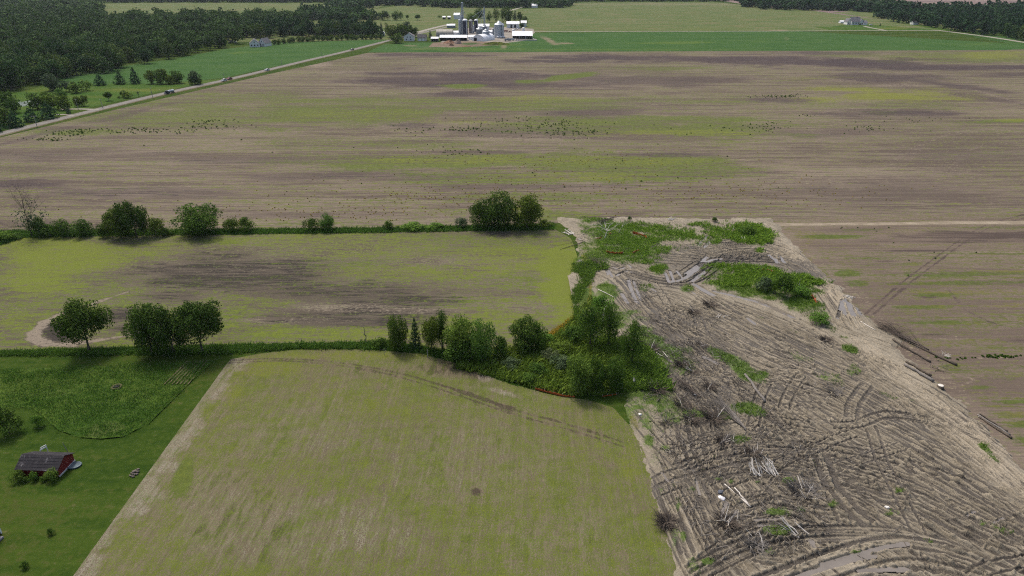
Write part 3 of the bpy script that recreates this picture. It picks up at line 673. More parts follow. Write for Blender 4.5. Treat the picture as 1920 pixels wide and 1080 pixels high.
track([(1210, 530), (1290, 545), (1360, 590), (1460, 640), (1580, 700)], 14, 3.0, wet=.9)
track([(1090, 470), (1160, 500), (1210, 520), (1280, 530), (1330, 500), (1390, 480), (1470, 490), (1540, 530), (1590, 590)], 7, 1.4, wet=1.0, deep=.3)
track([(1230, 500), (1290, 485), (1360, 485), (1470, 495), (1560, 545)], 5, 1.5, wet=1.0, deep=.28)
track([(1250, 445), (1300, 470), (1350, 480)], 6, 3, wet=.8)
track([(1310, 440), (1370, 470), (1430, 490)], 5, 2.0, wet=.8)
track([(1540, 796), (1600, 798), (1650, 781), (1700, 783), (1780, 803), (1850, 853), (1930, 930)], 2, .3, deep=.32, wet=1, wander=.4, keep=(.9, 1))
track([(1300, 560), (1400, 585), (1500, 625), (1600, 690), (1700, 745), (1830, 830), (1960, 930)], 3, 1.0, deep=.22, wet=.5, wander=1, keep=(.8, 1))
track([(1540, 670), (1640, 715), (1720, 770), (1800, 820), (1930, 930)], 3, .8, deep=.25, wet=.5, wander=1, keep=(.8, 1))
track([(1285, 640), (1310, 675), (1345, 715), (1400, 770)], 1, .2, deep=.3, wet=.7, wander=.3, width=.7, keep=(1, 1))
track([(1245, 880), (1295, 905), (1320, 950), (1345, 1000), (1400, 1040), (1500, 1060)], 3, .8, deep=.28, wet=.9, wander=1, keep=(.8, 1))
track([(1290, 1085), (1400, 1030), (1500, 1008), (1600, 1004), (1700, 1012), (1800, 1040), (1900, 1080)], 4, .6, deep=.30, wet=1, wander=.5, width=.6, keep=(.9, 1))
track([(1400, 1110), (1530, 1060), (1650, 1022), (1750, 1028), (1840, 1055), (1920, 1090)], 2, .3, deep=.4, wet=1, wander=.3, width=.75, keep=(1, 1))
track([(1560, 1110), (1680, 1070), (1760, 1072), (1850, 1095)], 2, .3, deep=.34, wet=1, wander=.3, width=.7, keep=(1, 1))
track([(1820, 1085), (1860, 1064), (1960, 1050)], 2, .3, deep=.3, wet=1, wander=.3, keep=(1, 1))
track([(1540, 860), (1560, 910), (1600, 960), (1630, 985)], 1, .3, deep=.3, wet=1, wander=.3, keep=(1, 1), width=.7)
track([(1625, 725), (1600, 760), (1595, 790)], 1, .1, deep=.25, wet=.9, wander=.2, keep=(1, 1), width=.7)

def pool(pts, width, water=1.0, deep=0.36):
    stamp(smooth_line(GA(pts), 6), width, deep, 0.75, 0.10, water)
for pts, w in [([(1243, 509), (1250, 520), (1253, 530)], .8), ([(1256, 511), (1262, 527)], .7), ([(1268, 510), (1280, 525)], .6),
               ([(1255, 531), (1280, 526), (1297, 514), (1314, 501), (1332, 490), (1352, 487)], 1.2), ([(1285, 516), (1301, 505), (1313, 496), (1325, 484)], 1.0), ([(1297, 531), (1317, 515), (1338, 506), (1385, 502)], 1.1),
               ([(1178, 528), (1184, 545), (1190, 562), (1196, 572)], .9), ([(1188, 530), (1194, 548), (1201, 565)], .7), ([(1166, 553), (1176, 570)], .9), ([(1300, 535), (1318, 546), (1337, 556)], 1.3), ([(1340, 549), (1380, 558), (1430, 572), (1485, 597)], 1.3),
               ([(1310, 463), (1316, 452), (1329, 443)], .9), ([(1321, 466), (1330, 455), (1342, 445)], .8), ([(1440, 480), (1452, 488), (1458, 495)], 1.2), ([(1462, 484), (1470, 495)], .9), ([(1578, 566), (1580, 580), (1584, 592)], 1.0), ([(1588, 564), (1594, 580), (1600, 594)], 1.2), ([(1603, 568), (1608, 580), (1612, 592)], .9), ([(1570, 600), (1575, 580), (1580, 570)], .7),
               ([(1138, 504), (1148, 521)], .8), ([(1120, 484), (1150, 488), (1175, 497), (1185, 505)], .6), ([(1155, 520), (1170, 512), (1190, 512)], .7), ([(1200, 538), (1215, 541), (1230, 549)], .8), ([(1290, 545), (1303, 553)], .7), ([(1135, 448), (1148, 447), (1158, 450)], .8), ([(1062, 438), (1076, 448), (1090, 450)], .8), ([(1085, 490), (1094, 495)], .8), ([(1136, 462), (1150, 464), (1163, 462)], 1.8), ([(1395, 450), (1403, 462)], .8), ([(1150, 503), (1160, 507), (1172, 504)], .8), ([(1130, 500), (1138, 511), (1140, 518)], .7),
               ([(1234, 675), (1246, 684)], .9), ([(1246, 670), (1258, 682)], .8), ([(1320, 672), (1345, 684)], .9), ([(1376, 588), (1388, 594)], 1.2), ([(1400, 600), (1415, 610)], .8),
               ([(1540, 1063), (1600, 1046), (1660, 1030), (1700, 1024)], 1.0), ([(1480, 1092), (1540, 1072), (1600, 1054), (1640, 1046)], 1.1), ([(1610, 1076), (1660, 1072), (1700, 1073)], 1.0), ([(1350, 980), (1356, 960), (1362, 945)], .7), ([(1372, 975), (1380, 962)], .6), ([(1415, 978), (1450, 977), (1470, 974)], .5), ([(1420, 990), (1445, 988)], .4), ([(1520, 1020), (1525, 1030)], 1.2), ([(1240, 888), (1252, 905)], .5), ([(1305, 905), (1312, 930)], .5), ([(1812, 970), (1828, 962)], .5), ([(1860, 985), (1880, 975)], .4)]:
    pool(pts, w * (1.05 if pts[0][1] < 700 else .7))

# weeds and moss that survived among the ruts
mud_patches = [('R', 1165, 455, 100, 30, 1.1), ('R', 1098, 520, 26, 100, 1.0), ('R', 1120, 500, 40, 20, .6), ('R', 1140, 545, 36, 34, .9), ('R', 1110, 600, 100, 50, 1.2), ('R', 1060, 680, 170, 70, 1.3), ('R', 1200, 640, 40, 60, 1.1), ('R', 1170, 720, 70, 40, 1.0),
    ('R', 1440, 540, 105, 30, 1.2, 12), ('R', 1510, 580, 70, 26, 1.1, 30), ('R', 1560, 620, 40, 14, .9, 35), ('R', 1395, 440, 60, 26, .95, 14), ('R', 1425, 475, 22, 10, .9), ('R', 1300, 424, 70, 8, .7), ('R', 1255, 440, 40, 12, .7), ('R', 1340, 458, 22, 10, .7), ('R', 1232, 508, 20, 10, .8), ('R', 1210, 543, 18, 9, .7), ('R', 1288, 545, 14, 7, .7),
    ('R', 1352, 672, 30, 9, .8, 30), ('R', 1385, 690, 40, 11, .95, 30), ('R', 1410, 708, 22, 8, .95), ('R', 1265, 668, 12, 10, .9), ('R', 1277, 697, 8, 9, .8), ('R', 1405, 772, 34, 12, .95, 10), ('R', 1358, 784, 18, 8, 1.0), ('R', 1300, 780, 26, 10, .6), ('R', 1215, 805, 18, 36, 1.1, -30), ('R', 1180, 752, 50, 14, 1.0), ('R', 1225, 735, 26, 10, .7), ('R', 1250, 840, 34, 20, .8), ('R', 1180, 770, 40, 14, .7), ('R', 1385, 825, 40, 12, .7), ('R', 1232, 770, 16, 8, .7), ('R', 1290, 660, 10, 10, .4),
    ('R', 1420, 906, 22, 8, .95), ('R', 1372, 906, 20, 7, .7), ('R', 1476, 905, 18, 10, .9), ('R', 1455, 965, 38, 10, 1.1), ('R', 1460, 996, 48, 15, 1.15), ('R', 1378, 946, 14, 6, .9), ('R', 1270, 948, 12, 20, .85), ('R', 1262, 910, 10, 12, .6), ('R', 1326, 1056, 20, 10, 1.0), ('R', 1440, 1038, 14, 8, .7), ('R', 1500, 960, 12, 6, .7), ('R', 1298, 918, 10, 8, .6), ('R', 1345, 900, 18, 6, .5), ('R', 1280, 1010, 10, 20, .5), ('R', 1450, 875, 30, 8, .5),
    ('R', 1840, 985, 16, 6, 1.0), ('R', 1872, 998, 36, 9, 1.0, 15), ('R', 1668, 967, 26, 7, .85), ('R', 1744, 1020, 12, 4, .7), ('R', 1660, 742, 22, 4, .6, 25), ('R', 1720, 760, 20, 4, .5, 25), ('R', 1600, 700, 14, 6, .6), ('R', 1590, 655, 24, 8, .6, 30), ('R', 1850, 850, 20, 5, .6, 45), ('R', 1815, 1070, 10, 6, .8), ('R', 1605, 1040, 30, 6, .5), ('R', 1560, 950, 20, 8, .5), ('R', 1600, 690, 12, 8, .5), ('R', 1685, 925, 8, 4, .7),
    ('R', 1240, 900, 14, 60, .45), ('R', 1265, 1020, 14, 60, .45), ('R', 1300, 1060, 30, 30, .4), ('R', 1260, 780, 40, 40, .4), ('R', 1330, 430, 120, 20, .45), ('R', 1250, 470, 60, 20, .45), ('R', 1230, 440, 50, 14, .5), ('R', 1330, 460, 60, 14, .4), ('R', 1480, 620, 60, 14, .4, 25), ('R', 1540, 700, 60, 10, .35, 30), ('G', 1240, 900, 30, 130, .45), ('G', 1280, 1020, 30, 80, .4), ('G', 1340, 900, 120, 80, .3), ('G', 1290, 820, 80, 50, .45), ('G', 1330, 660, 70, 40, .4), ('G', 1400, 1000, 120, 50, .3), ('A', 1115, 470, 40, 20, .4), ('A', 1420, 514, 30, 7, .7), ('A', 1250, 880, 20, 8, .4), ('A', 1255, 1000, 10, 16, .5), ('A', 1190, 795, 8, 24, .6, -30), ('A', 1425, 550, 60, 16, .35),
    ('B', 1420, 425, 45, 10, .9, 10), ('B', 1480, 470, 40, 30, .9, 42), ('B', 1550, 545, 60, 14, .8, 45), ('B', 1620, 640, 70, 22, .8, 45), ('B', 1700, 700, 60, 26, .7, 38), ('B', 1800, 800, 100, 26, .75, 42), ('B', 1900, 880, 60, 40, .8, 45), ('B', 1250, 412, 180, 3, .5), ('B', 1230, 870, 30, 14, .35), ('B', 1300, 980, 50, 50, .3), ('B', 1290, 1050, 40, 40, .35), ('B', 1410, 650, 120, 30, .3, 25), ('B', 1240, 780, 20, 16, .5), ('B', 1640, 1070, 60, 14, .5),
    ('G', 1240, 640, 36, 50, .7), ('G', 1230, 600, 20, 50, .6), ('G', 1260, 700, 40, 40, .55), ('G', 1350, 500, 240, 34, .8), ('G', 1250, 478, 150, 30, .7), ('G', 1200, 530, 90, 40, .6), ('R', 1290, 440, 150, 24, .55), ('R', 1180, 490, 60, 16, .5), ('R', 1420, 600, 80, 14, .4, 20), ('R', 1185, 775, 34, 60, 1.0, -30), ('R', 1215, 820, 22, 40, 1.0, -25), ('R', 1150, 750, 50, 20, .9), ('R', 1240, 790, 40, 60, .5), ('R', 1230, 860, 20, 50, .5), ('G', 1350, 455, 120, 16, .4), ('G', 1190, 560, 40, 40, .6), ('G', 1420, 590, 120, 14, .35, 15), ('G', 1600, 590, 40, 26, .5), ('G', 1160, 500, 60, 20, .5), ('G', 1310, 740, 60, 24, .4), ('G', 1480, 960, 70, 40, .3), ('G', 1320, 600, 60, 14, .5), ('G', 1260, 870, 40, 14, .5)]
MC = paint(MXX, MYY, mud_patches, [('B', [(1060, 413), (1180, 411), (1300, 411), (1400, 414), (1440, 424), (1500, 478), (1560, 545), (1620, 620), (1700, 710), (1800, 800), (1900, 885)], 2.6, .6), ('A', [(1094, 480), (1104, 520), (1107, 560), (1100, 590)], .7, .8)], warp=0.95)
MC[..., 0] *= 0.55 + 0.9 * sstep(0.3, 0.62, fbm(MXX * 0.22, MYY * 0.22, 6, 4))      # ragged patches
VEG = np.clip(MC[..., 0], 0, 1)
grn = sstep(0.35, 0.75, VEG)
Hm = Hm * (1 - 0.8 * grn * (WATER < 0.3)) + (H0 + 0.1 + 0.25 * (fbm(MXX * 1.1, MYY * 1.1, 1, 3) - 0.5)) * 0.8 * grn * (WATER < 0.3)
MC[..., 1] = np.clip(MC[..., 1] * 0.6 + WET_SHADE * (1 - 0.45 * MC[..., 2]), 0, 1.2)
MC[..., 2] = np.clip(MC[..., 2] * 0.75 + PALE * 0.5, 0, 1)
# the site's edges sink under the neighbouring fields with an uneven line
n1 = (fbm(MXX * 0.4, MYY * 0.4, 3, 4) - 0.5)
n2 = (fbm(MXX * 0.12, MYY * 0.12, 5, 3) - 0.5)
left_edge = np.interp(MYY[0], [52, 60, 75, 100, 113, 121, 128, 133, 140, 150, 160, 172, 185, 192, 199, 204],
                              [20.6, 20.6, 20.6, 20.3, 20.0, 17.5, 8.0, 6.0, 6.0, 9.0, 15.5, 18.0, 18.2, 17.0, 13, 13])[None]
eL = MXX - left_edge + n1 * 2.4
eR = 79.4 + 1.4 * sstep(183, 195, MYY) + n2 * 5 - MXX + n1 * 3.0
eT = 201.6 - MYY + n1 * 3.0 + n2 * 3.0
ed = np.minimum(np.minimum(eL, eR), eT)
Hm = Hm * sstep(-0.2, 2.2, ed) - 0.25 * sstep(0.3, -1.0, ed)
m_mud = Mat('churned_mud', 0.85, 0.25)
Rm, Gm, Bm, Am = m_mud.chan('cover')
cl = m_mud.noise(0.35, 5, 0.6); cf = m_mud.noise(2.4, 5, 0.7); cs = m_mud.noise((5.5, 5.5, 3), 3, 0.7)
fl = m_mud.noise((0.10, 1.5, 1), 5, 0.65, R(-64), 0.6); fl2 = m_mud.noise((0.22, 4.2, 1), 3, 0.6, R(-58), 0.8)
c = m_mud.mix(m_mud.math('ADD', m_mud.add(0.5, m_mud.cen(cl, 0.7), m_mud.cen(cf, 0.6), m_mud.cen(fl, 0.7), m_mud.cen(fl2, 0.5)), 0.0, True), (0.205, 0.174, 0.126), (0.43, 0.378, 0.285))
c = m_mud.mix(m_mud.mul(m_mud.ss(m_mud.add(Bm, m_mud.cen(cf, 0.5), m_mud.cen(fl, 0.7), m_mud.cen(cl, .5)), 0.25, 1.05), 0.85), c, (0.46, 0.40, 0.305))
w = m_mud.add(Gm, m_mud.cen(cf, 0.45), m_mud.cen(cl, 0.4), m_mud.cen(cs, 0.3), m_mud.cen(fl, 0.75), m_mud.cen(fl2, 0.6))
c = m_mud.mix(m_mud.mul(m_mud.ss(w, 0.15, 0.85), 0.9), c, (0.058, 0.047, 0.037))
c = m_mud.mix(m_mud.ss(m_mud.add(cs, m_mud.cen(cl, 0.5)), 0.98, 1.2), c, (0.45, 0.40, 0.34))
g = m_mud.add(Rm, m_mud.cen(cf, 0.8), m_mud.cen(cl, 0.5), -0.05)
c = m_mud.mix(m_mud.mul(m_mud.ss(g, 0.3, 0.75), 0.95), c, m_mud.mix(cl, (0.06, 0.115, 0.014), (0.14, 0.215, 0.028)))
c = m_mud.mix(m_mud.mul(m_mud.ss(m_mud.add(Am, m_mud.cen(cf, 0.7)), 0.25, 0.8), 0.8), c, (0.18, 0.17, 0.03))
m_mud.color(c)
m_mud.put(m_mud.b.inputs['Roughness'], m_mud.ss(w, 0.2, 1.0, 0.95, 0.42))
m_mud.bump(m_mud.add(cf, m_mud.mul(cs, 0.6), fl, fl2), 0.7, 0.09)
ny_ = len(my)
keep = ed > -0.9
ii, jj = np.nonzero(keep[:-1, :-1] | keep[1:, 1:])
a = ii * ny_ + jj
qf = np.stack([a, a + ny_, a + ny_ + 1, a + 1], 1)
used = np.zeros(Hm.size, bool); used[qf.ravel()] = True
remap = np.cumsum(used) - 1
me = mesh_np('mud_ground', np.stack([MXX, MYY, Hm], -1).reshape(-1, 3)[used], remap[qf], m_mud.m, smooth=True)
set_col(me, 'cover', MC.reshape(-1, 4)[used])
tag(ob('mud_ground', me), 'churned muddy ground of the cleared site, full of ruts', None, None, 'structure')

def mud_z(x, y):
    if not (MX0 < x < MX1 - MS and MY0 < y < MY1 - MS): return 0.04
    i = int((x - MX0) / MS); j = int((y - MY0) / MS)
    return max(float(Hm[i, j]), 0.04)

# standing water in the deep ruts
WL = H0 - 0.11
wm = (WATER > 0.35) & (ed > 1)
wd = wm.copy()
wd[1:] |= wm[:-1]; wd[:-1] |= wm[1:]; wd[:, 1:] |= wm[:, :-1]; wd[:, :-1] |= wm[:, 1:]
ii, jj = np.nonzero(wd[:-1, :-1] & wd[1:, :-1] & wd[:-1, 1:] & wd[1:, 1:])
a = ii * ny_ + jj
qf = np.stack([a, a + ny_, a + ny_ + 1, a + 1], 1)
used = np.zeros(Hm.size, bool); used[qf.ravel()] = True
remap = np.cumsum(used) - 1
m_pud = Mat('muddy_water', 0.08, 0.6)
m_pud.color(m_pud.mix(m_pud.noise(0.3, 3), (0.20, 0.17, 0.135), (0.29, 0.255, 0.215)))
me = mesh_np('rut_water', np.stack([MXX, MYY, WL], -1).reshape(-1, 3)[used], remap[qf], m_pud.m, smooth=True)
tag(ob('rut_water', me), 'grey brown water standing in the deepest ruts', None, None, 'structure')
# ------------------------------------------------------------------ trees, bushes, weeds
def leaf_mat(name, c_lo, c_hi, hue=0.25, trans=0.22):
    m = Mat(name, 0.85, 0.05)
    t = m.attr('tint').outputs['Fac']
    r = m.rnd()
    c = m.mix(t, c_lo, c_hi)
    c = m.mix(m.mul(m.ss(r, 0.5, 1.0), hue), c, (c_hi[0] * 1.7, c_hi[1] * 1.15, c_hi[2] * 0.9))
    c = m.mix(m.mul(m.ss(r, 0.5, 0.0), hue), c, (c_lo[0] * 0.75, c_lo[1] * 0.85, c_lo[2] * 1.25))
    k = 0.6 if 'woodland' in name else 0.80
    m.color(c, k)
    tr_ = m.n.new('ShaderNodeBsdfTranslucent'); m.L(m.scaled(c, k), tr_.inputs['Color'])
    mx_ = m.n.new('ShaderNodeMixShader'); mx_.inputs[0].default_value = trans
    out = m.n['Material Output']
    m.L(m.b.outputs[0], mx_.inputs[1]); m.L(tr_.outputs[0], mx_.inputs[2]); m.L(mx_.outputs[0], out.inputs['Surface'])
    return m.m
LF_DARK = leaf_mat('leaf_dark', (0.032, 0.066, 0.013), (0.125, 0.205, 0.032))
LF_MID = leaf_mat('leaf_mid', (0.042, 0.092, 0.015), (0.12, 0.205, 0.03))
LF_LIGHT = leaf_mat('leaf_light', (0.07, 0.1488, 0.0245), (0.1715, 0.2888, 0.0525))
LF_CON = leaf_mat('leaf_conifer', (0.021, 0.0595, 0.0245), (0.0455, 0.1015, 0.035))
LF_GREY = leaf_mat('leaf_greygreen', (0.06, 0.095, 0.042), (0.13, 0.18, 0.085))
LF_WOOD = leaf_mat('leaf_woodland', (0.016, 0.052, 0.018), (0.088, 0.178, 0.044), 0.6)
LF_WEED = leaf_mat('leaf_weed', (0.0525, 0.1313, 0.0175), (0.1488, 0.2712, 0.0385))
LF_BRIGHT = leaf_mat('leaf_bright_weed', (0.10, 0.21, 0.02), (0.25, 0.38, 0.05))
LF_GRASS = leaf_mat('leaf_grass', (0.065, 0.15, 0.018), (0.17, 0.28, 0.045))
LF_YEL = leaf_mat('leaf_yellow_weed', (0.2275, 0.21, 0.021), (0.42, 0.35, 0.0525))
BARK = plain('bark', (0.13, 0.105, 0.08), 0.95, 0.35, 3)
BARK_PALE = plain('pale_dead_wood', (0.54, 0.505, 0.455), 0.9, 0.25, 4)
BARK_GREY = plain('grey_dead_wood', (0.22, 0.20, 0.18), 0.9, 0.3, 4)
BARK_TWIG = plain('brown_twigs', (0.13, 0.105, 0.085), 0.95, 0.3, 4)

def leaf_quads(P, N, size, r, rough=0.42):
    """a small four-cornered leaf clump at every point, facing about N"""
    n = len(P)
    N = N + r.normal(0, rough, (n, 3)); N /= np.linalg.norm(N, axis=1)[:, None] + 1e-9
    A = np.cross(N, r.normal(0, 1, (n, 3))); A /= np.linalg.norm(A, axis=1)[:, None] + 1e-9
    B = np.cross(N, A)
    s = (size * r.uniform(0.55, 1.4, n))[:, None]
    k = r.uniform(0.55, 1.0, n)[:, None]
    bend = N * s * r.uniform(-0.25, 0.25, n)[:, None]
    V = np.stack([P - A * s, P - B * s * k + bend, P + A * s, P + B * s * k - bend], 1).reshape(-1, 3)
    Fq = np.arange(4 * n).reshape(n, 4)
    return V, Fq

def crown_points(seed, n, kind):
    r = np.random.default_rng(seed)
    if kind == 'conifer':
        z = 1 - r.random(n) ** 0.55 * 0.98
        tier = 0.78 + 0.22 * np.cos(z * 46 + seed)
        rad = 0.5 * (1 - z) ** 0.8 * tier * (0.75 + 0.35 * r.random(n))
        a = r.uniform(0, 2 * np.pi, n)
        rad = rad * (1 + 0.22 * np.sin(a * 3 + seed + z * 6))
        P = np.stack([rad * np.cos(a), rad * np.sin(a), z], 1)
        N = np.stack([np.cos(a), np.sin(a), 0.7 + 0 * a], 1)
        t = np.clip(0.5 + 0.35 * r.normal(0, 1, n) * 0.6, 0, 1)
        return P, N, t, r
    puff = kind == 'puff'
    if puff: kind = 'full'
    z0 = {'round': 0.33, 'full': 0.04, 'tall': 0.12, 'bush': 0.0, 'open': 0.22}[kind]
    nl = {'round': 44, 'full': 46, 'tall': 36, 'bush': 26, 'open': 14}[kind]
    if puff: nl = 15
    C = []; rr = []
    zc, hz = (z0 + 1) / 2, (1 - z0) / 2
    for i in range(nl):
        d = r.normal(0, 1, 3); d /= np.linalg.norm(d)
        if kind == 'bush': d[2] = abs(d[2]) * 0.9 - 0.25
        q = r.uniform(0.62, 1.0) if i > 5 else r.uniform(0, .4)
        rad = r.uniform(0.10, 0.18) if kind != 'open' else r.uniform(0.09, 0.15)
        if puff: rad = r.uniform(0.17, 0.25)
        taper = 1.0
        if kind == 'tall': taper = 1.0 - 0.35 * max(d[2], 0)
        c = np.array([d[0] * 0.40 * q * taper * 1.05, d[1] * 0.40 * q * taper * 1.05, zc + d[2] * (hz - 0.13) * q * 1.05])
        C.append(c); rr.append(rad)
    C = np.array(C); rr = np.array(rr)
    w = rr ** 2; li = r.choice(nl, n, p=w / w.sum())
    D = r.normal(0, 1, (n, 3)); D[:, 2] += 0.25; D /= np.linalg.norm(D, axis=1)[:, None]
    rad = rr[li] * (0.72 + 0.36 * r.random(n))
    P = C[li] + D * rad[:, None] * np.array([1, 1, 0.9])
    if kind != 'open':
        k = n // 9                       # leaves inside the crown, so that the middle is not hollow
        Q = r.normal(0, 1, (k, 3)); Q /= np.linalg.norm(Q, axis=1)[:, None]; Q *= r.random((k, 1)) ** .5 * np.array([.36, .36, hz * .8])
        P[:k] = Q + np.array([0, 0, zc])
    for ax in (0, 1):
        lo, hi = np.percentile(P[:, ax], 0.6), np.percentile(P[:, ax], 99.4); P[:, ax] = (P[:, ax] - (lo + hi) / 2) / (hi - lo)
    lo, hi = np.percentile(P[:, 2], 0.6), np.percentile(P[:, 2], 99.6); P[:, 2] = z0 + (P[:, 2] - lo) / (hi - lo) * (1 - z0)
    P[:, 2] = np.maximum(P[:, 2], 0.005)
    tl = r.random(nl)
    t = np.clip(0.55 * tl[li] + 0.45 * r.random(n), 0, 1)
    return P, D, t, r

def crown_mesh(name, seed, n, size, kind, mat):
    P, N, t, r = crown_points(seed, n, kind)
    V, Fq = leaf_quads(P, N, size, r, 0.25 if kind == 'puff' else 0.42)
    me = mesh_np(name, V, Fq, mat)
    set_col(me, 'tint', np.repeat(t, 4))
    return me

def branch_pts(r, p, d, L, n=5, bend=0.25, up=0.1):
    pts = [Vector(p)]; d = Vector(d).normalized()
    for i in range(n):
        d = (d + Vector((r.gauss(0, bend), r.gauss(0, bend), r.gauss(0, bend) + up)) * 0.5).normalized()
        pts.append(pts[-1] + d * (L / n))
    return pts

def trunk_mesh(seed, kind, mat):
    r = random.Random(seed); b = MB()
    th = {'round': 0.62, 'full': 0.6, 'tall': 0.8, 'conifer': 0.95, 'bush': 0.35, 'open': 0.75}[kind]
    r0 = {'bush': 0.012, 'conifer': 0.016}.get(kind, 0.021)
    pts = [Vector((r.gauss(0, 0.004) * i, r.gauss(0, 0.004) * i, th * i / 5 - 0.01)) for i in range(6)]
    b.tube(pts, [r0 * (1.35 if i == 0 else 1 - 0.14 * i) for i in range(6)], 7)
    if kind != 'conifer':
        for i in range(6):
            a = 2 * math.pi * (i + r.random() * .6) / 6
            st = pts[r.choice([2, 3, 4])]
            bp = branch_pts(r, st, (math.cos(a), math.sin(a), 0.9), r.uniform(0.22, 0.36), 4)
            b.tube(bp, [r0 * 0.5, r0 * .42, r0 * .32, r0 * .22, r0 * .1], 5)
    return b.mesh('trunk', mat)

CR = {}
NVAR = {'round': 4, 'full': 5, 'tall': 4, 'conifer': 3, 'bush': 5, 'open': 3}
NLEAF = {'round': 9500, 'full': 8000, 'tall': 4200, 'conifer': 3600, 'bush': 2200, 'open': 1200}
LSZ = {'round': 0.0195, 'full': 0.020, 'tall': 0.0195, 'conifer': 0.019, 'bush': 0.031, 'open': 0.02}
TKM = {}
def get_crown(kind, i, mat, far=False):
    k = (kind, i % NVAR[kind], mat.name, far)
    if k not in CR:
        CR[k] = crown_mesh('crown', 100 + sum(map(ord, kind)) + i % NVAR[kind] * 13, NLEAF[kind] // (7 if far else 1), LSZ[kind] * (2.4 if far else 1), kind, mat)
    return CR[k]
def get_trunk(kind, i, mat):
    k = (kind, i % 3, mat.name)
    if k not in TKM: TKM[k] = trunk_mesh(40 + i % 3 + len(kind), kind, mat)
    return TKM[k]
_tn = [0]
def tree(px, by, ty, w, kind, mat, label, name='tree', cat='tree', group=None, bark=None):
    x, y = G(px, by); z = mud_z(x, y) - 0.05
    h = height_at(px, by, by - ty); wd = w * mpp(px, by)
    _tn[0] += 1; i = _tn[0]
    o = empty(name, (x, y, max(z, 0)), random.uniform(0, 6.28), label, cat, group)
    small = kind == 'bush'
    c = ob('foliage' if small else 'crown', get_crown(kind, i, mat, by < 260), o)
    c.scale = (wd * .96, wd * random.uniform(0.86, .96), h * .98)
    t = ob('stem' if small else 'trunk', get_trunk(kind, i, bark or BARK), o)
    t.scale = (h * (1 if not small else 1.2),) * 2 + (h,)
    return o

# hedgerow along the far side of the weedy field
HG = 'trees and bushes of the far hedgerow'
tree(72, 442, 406, 36, 'bush', LF_DARK, 'dark bush under the bare grey branches at the left end of the far hedgerow', 'bush', 'bush', HG)
tree(90, 443, 421, 34, 'bush', LF_MID, 'low rounded bush just right of the bare leafless tree', 'bush', 'bush', HG)
tree(118, 443, 411, 36, 'bush', LF_MID, 'taller pointed bush between two low ones right of the bare tree', 'bush', 'bush', HG)
tree(152, 443, 412, 44, 'bush', LF_MID, 'broad loose bush standing before the first big hedgerow tree cluster', 'bush', 'bush', HG)
tree(198, 444, 419, 28, 'bush', LF_DARK, 'dark low bush at the left foot of the big two headed hedgerow tree', 'bush', 'bush', HG)
tree(226, 445, 391, 52, 'full', LF_DARK, 'left and lower half of the two headed dark hedgerow tree', 'tree', 'tree', HG)
tree(257, 445, 377, 52, 'full', LF_DARK, 'tallest dark hedgerow tree with a pointed top on the left', 'tree', 'tree', HG)
tree(292, 442, 406, 40, 'bush', LF_DARK, 'dark rounded bush at the right foot of the tallest hedgerow tree', 'bush', 'bush', HG)
tree(314, 441, 426, 22, 'bush', LF_MID, 'small low bush between the tall dark tree and the round green tree', 'bush', 'bush', HG)
tree(374, 440, 386, 84, 'full', LF_MID, 'broad round green tree alone in the far hedgerow', 'tree', 'tree', HG)
tree(436, 434, 407, 30, 'bush', LF_MID, 'bush right of the broad round tree, left one of a close pair', 'bush', 'bush', HG)
tree(464, 434, 407, 34, 'bush', LF_MID, 'bush right of the broad round tree, right one of a close pair', 'bush', 'bush', HG)
tree(585, 433, 408, 30, 'bush', LF_DARK, 'dark bush of the pair midway along the far hedgerow', 'bush', 'bush', HG)
tree(613, 432, 402, 30, 'full', LF_LIGHT, 'pale green small tree of the pair midway along the far hedgerow', 'tree', 'tree', HG)
tree(729, 430, 413, 20, 'bush', LF_MID, 'single small round bush alone on the hedgerow grass', 'bush', 'bush', HG)
tree(775, 429, 418, 42, 'bush', LF_WEED, 'long low bush spreading along the hedgerow left of the grove', 'bush', 'bush', HG)
tree(815, 429, 419, 36, 'bush', LF_WEED, 'low bright bush in the hedgerow halfway between lone bush and grove', 'bush', 'bush', HG)
tree(866, 427, 407, 24, 'bush', LF_GREY, 'greyish bush just left of the dark three tree grove', 'bush', 'bush', HG)
tree(906, 427, 374, 50, 'full', LF_DARK, 'left dark tree of the three tree grove', 'tree', 'tree', HG)
tree(934, 428, 361, 66, 'full', LF_DARK, 'middle and tallest dark tree of the three tree grove', 'tree', 'tree', HG)
tree(988, 428, 366, 60, 'full', LF_DARK, 'right dark tree of the three tree grove with a rounded crown', 'tree', 'tree', HG)
tree(1022, 425, 412, 28, 'bush', LF_DARK, 'low dark bush at the right foot of the three tree grove', 'bush', 'bush', HG)
tree(6, 452, 434, 40, 'bush', LF_WEED, 'bright low bush cut by the left edge beside the weedy field', 'bush', 'bush', HG)
tree(28, 447, 437, 30, 'bush', LF_MID, 'low bush in the field corner left of the bare tree', 'bush', 'bush', HG)

# trees between lawn and weedy field
tree(168, 658, 565, 86, 'round', LF_DARK, 'lone round dark tree with a bare trunk beside the sandy ring', 'tree', 'tree')
tree(286, 664, 571, 76, 'full', LF_DARK, 'left tree of the dense dark clump on the lawn edge', 'tree', 'tree', 'clump of trees on the lawn edge')
tree(326, 662, 574, 76, 'full', LF_DARK, 'middle tree of the dense dark clump on the lawn edge', 'tree', 'tree', 'clump of trees on the lawn edge')
tree(380, 660, 567, 82, 'round', LF_DARK, 'right tree of the lawn edge clump with its trunk showing', 'tree', 'tree', 'clump of trees on the lawn edge')

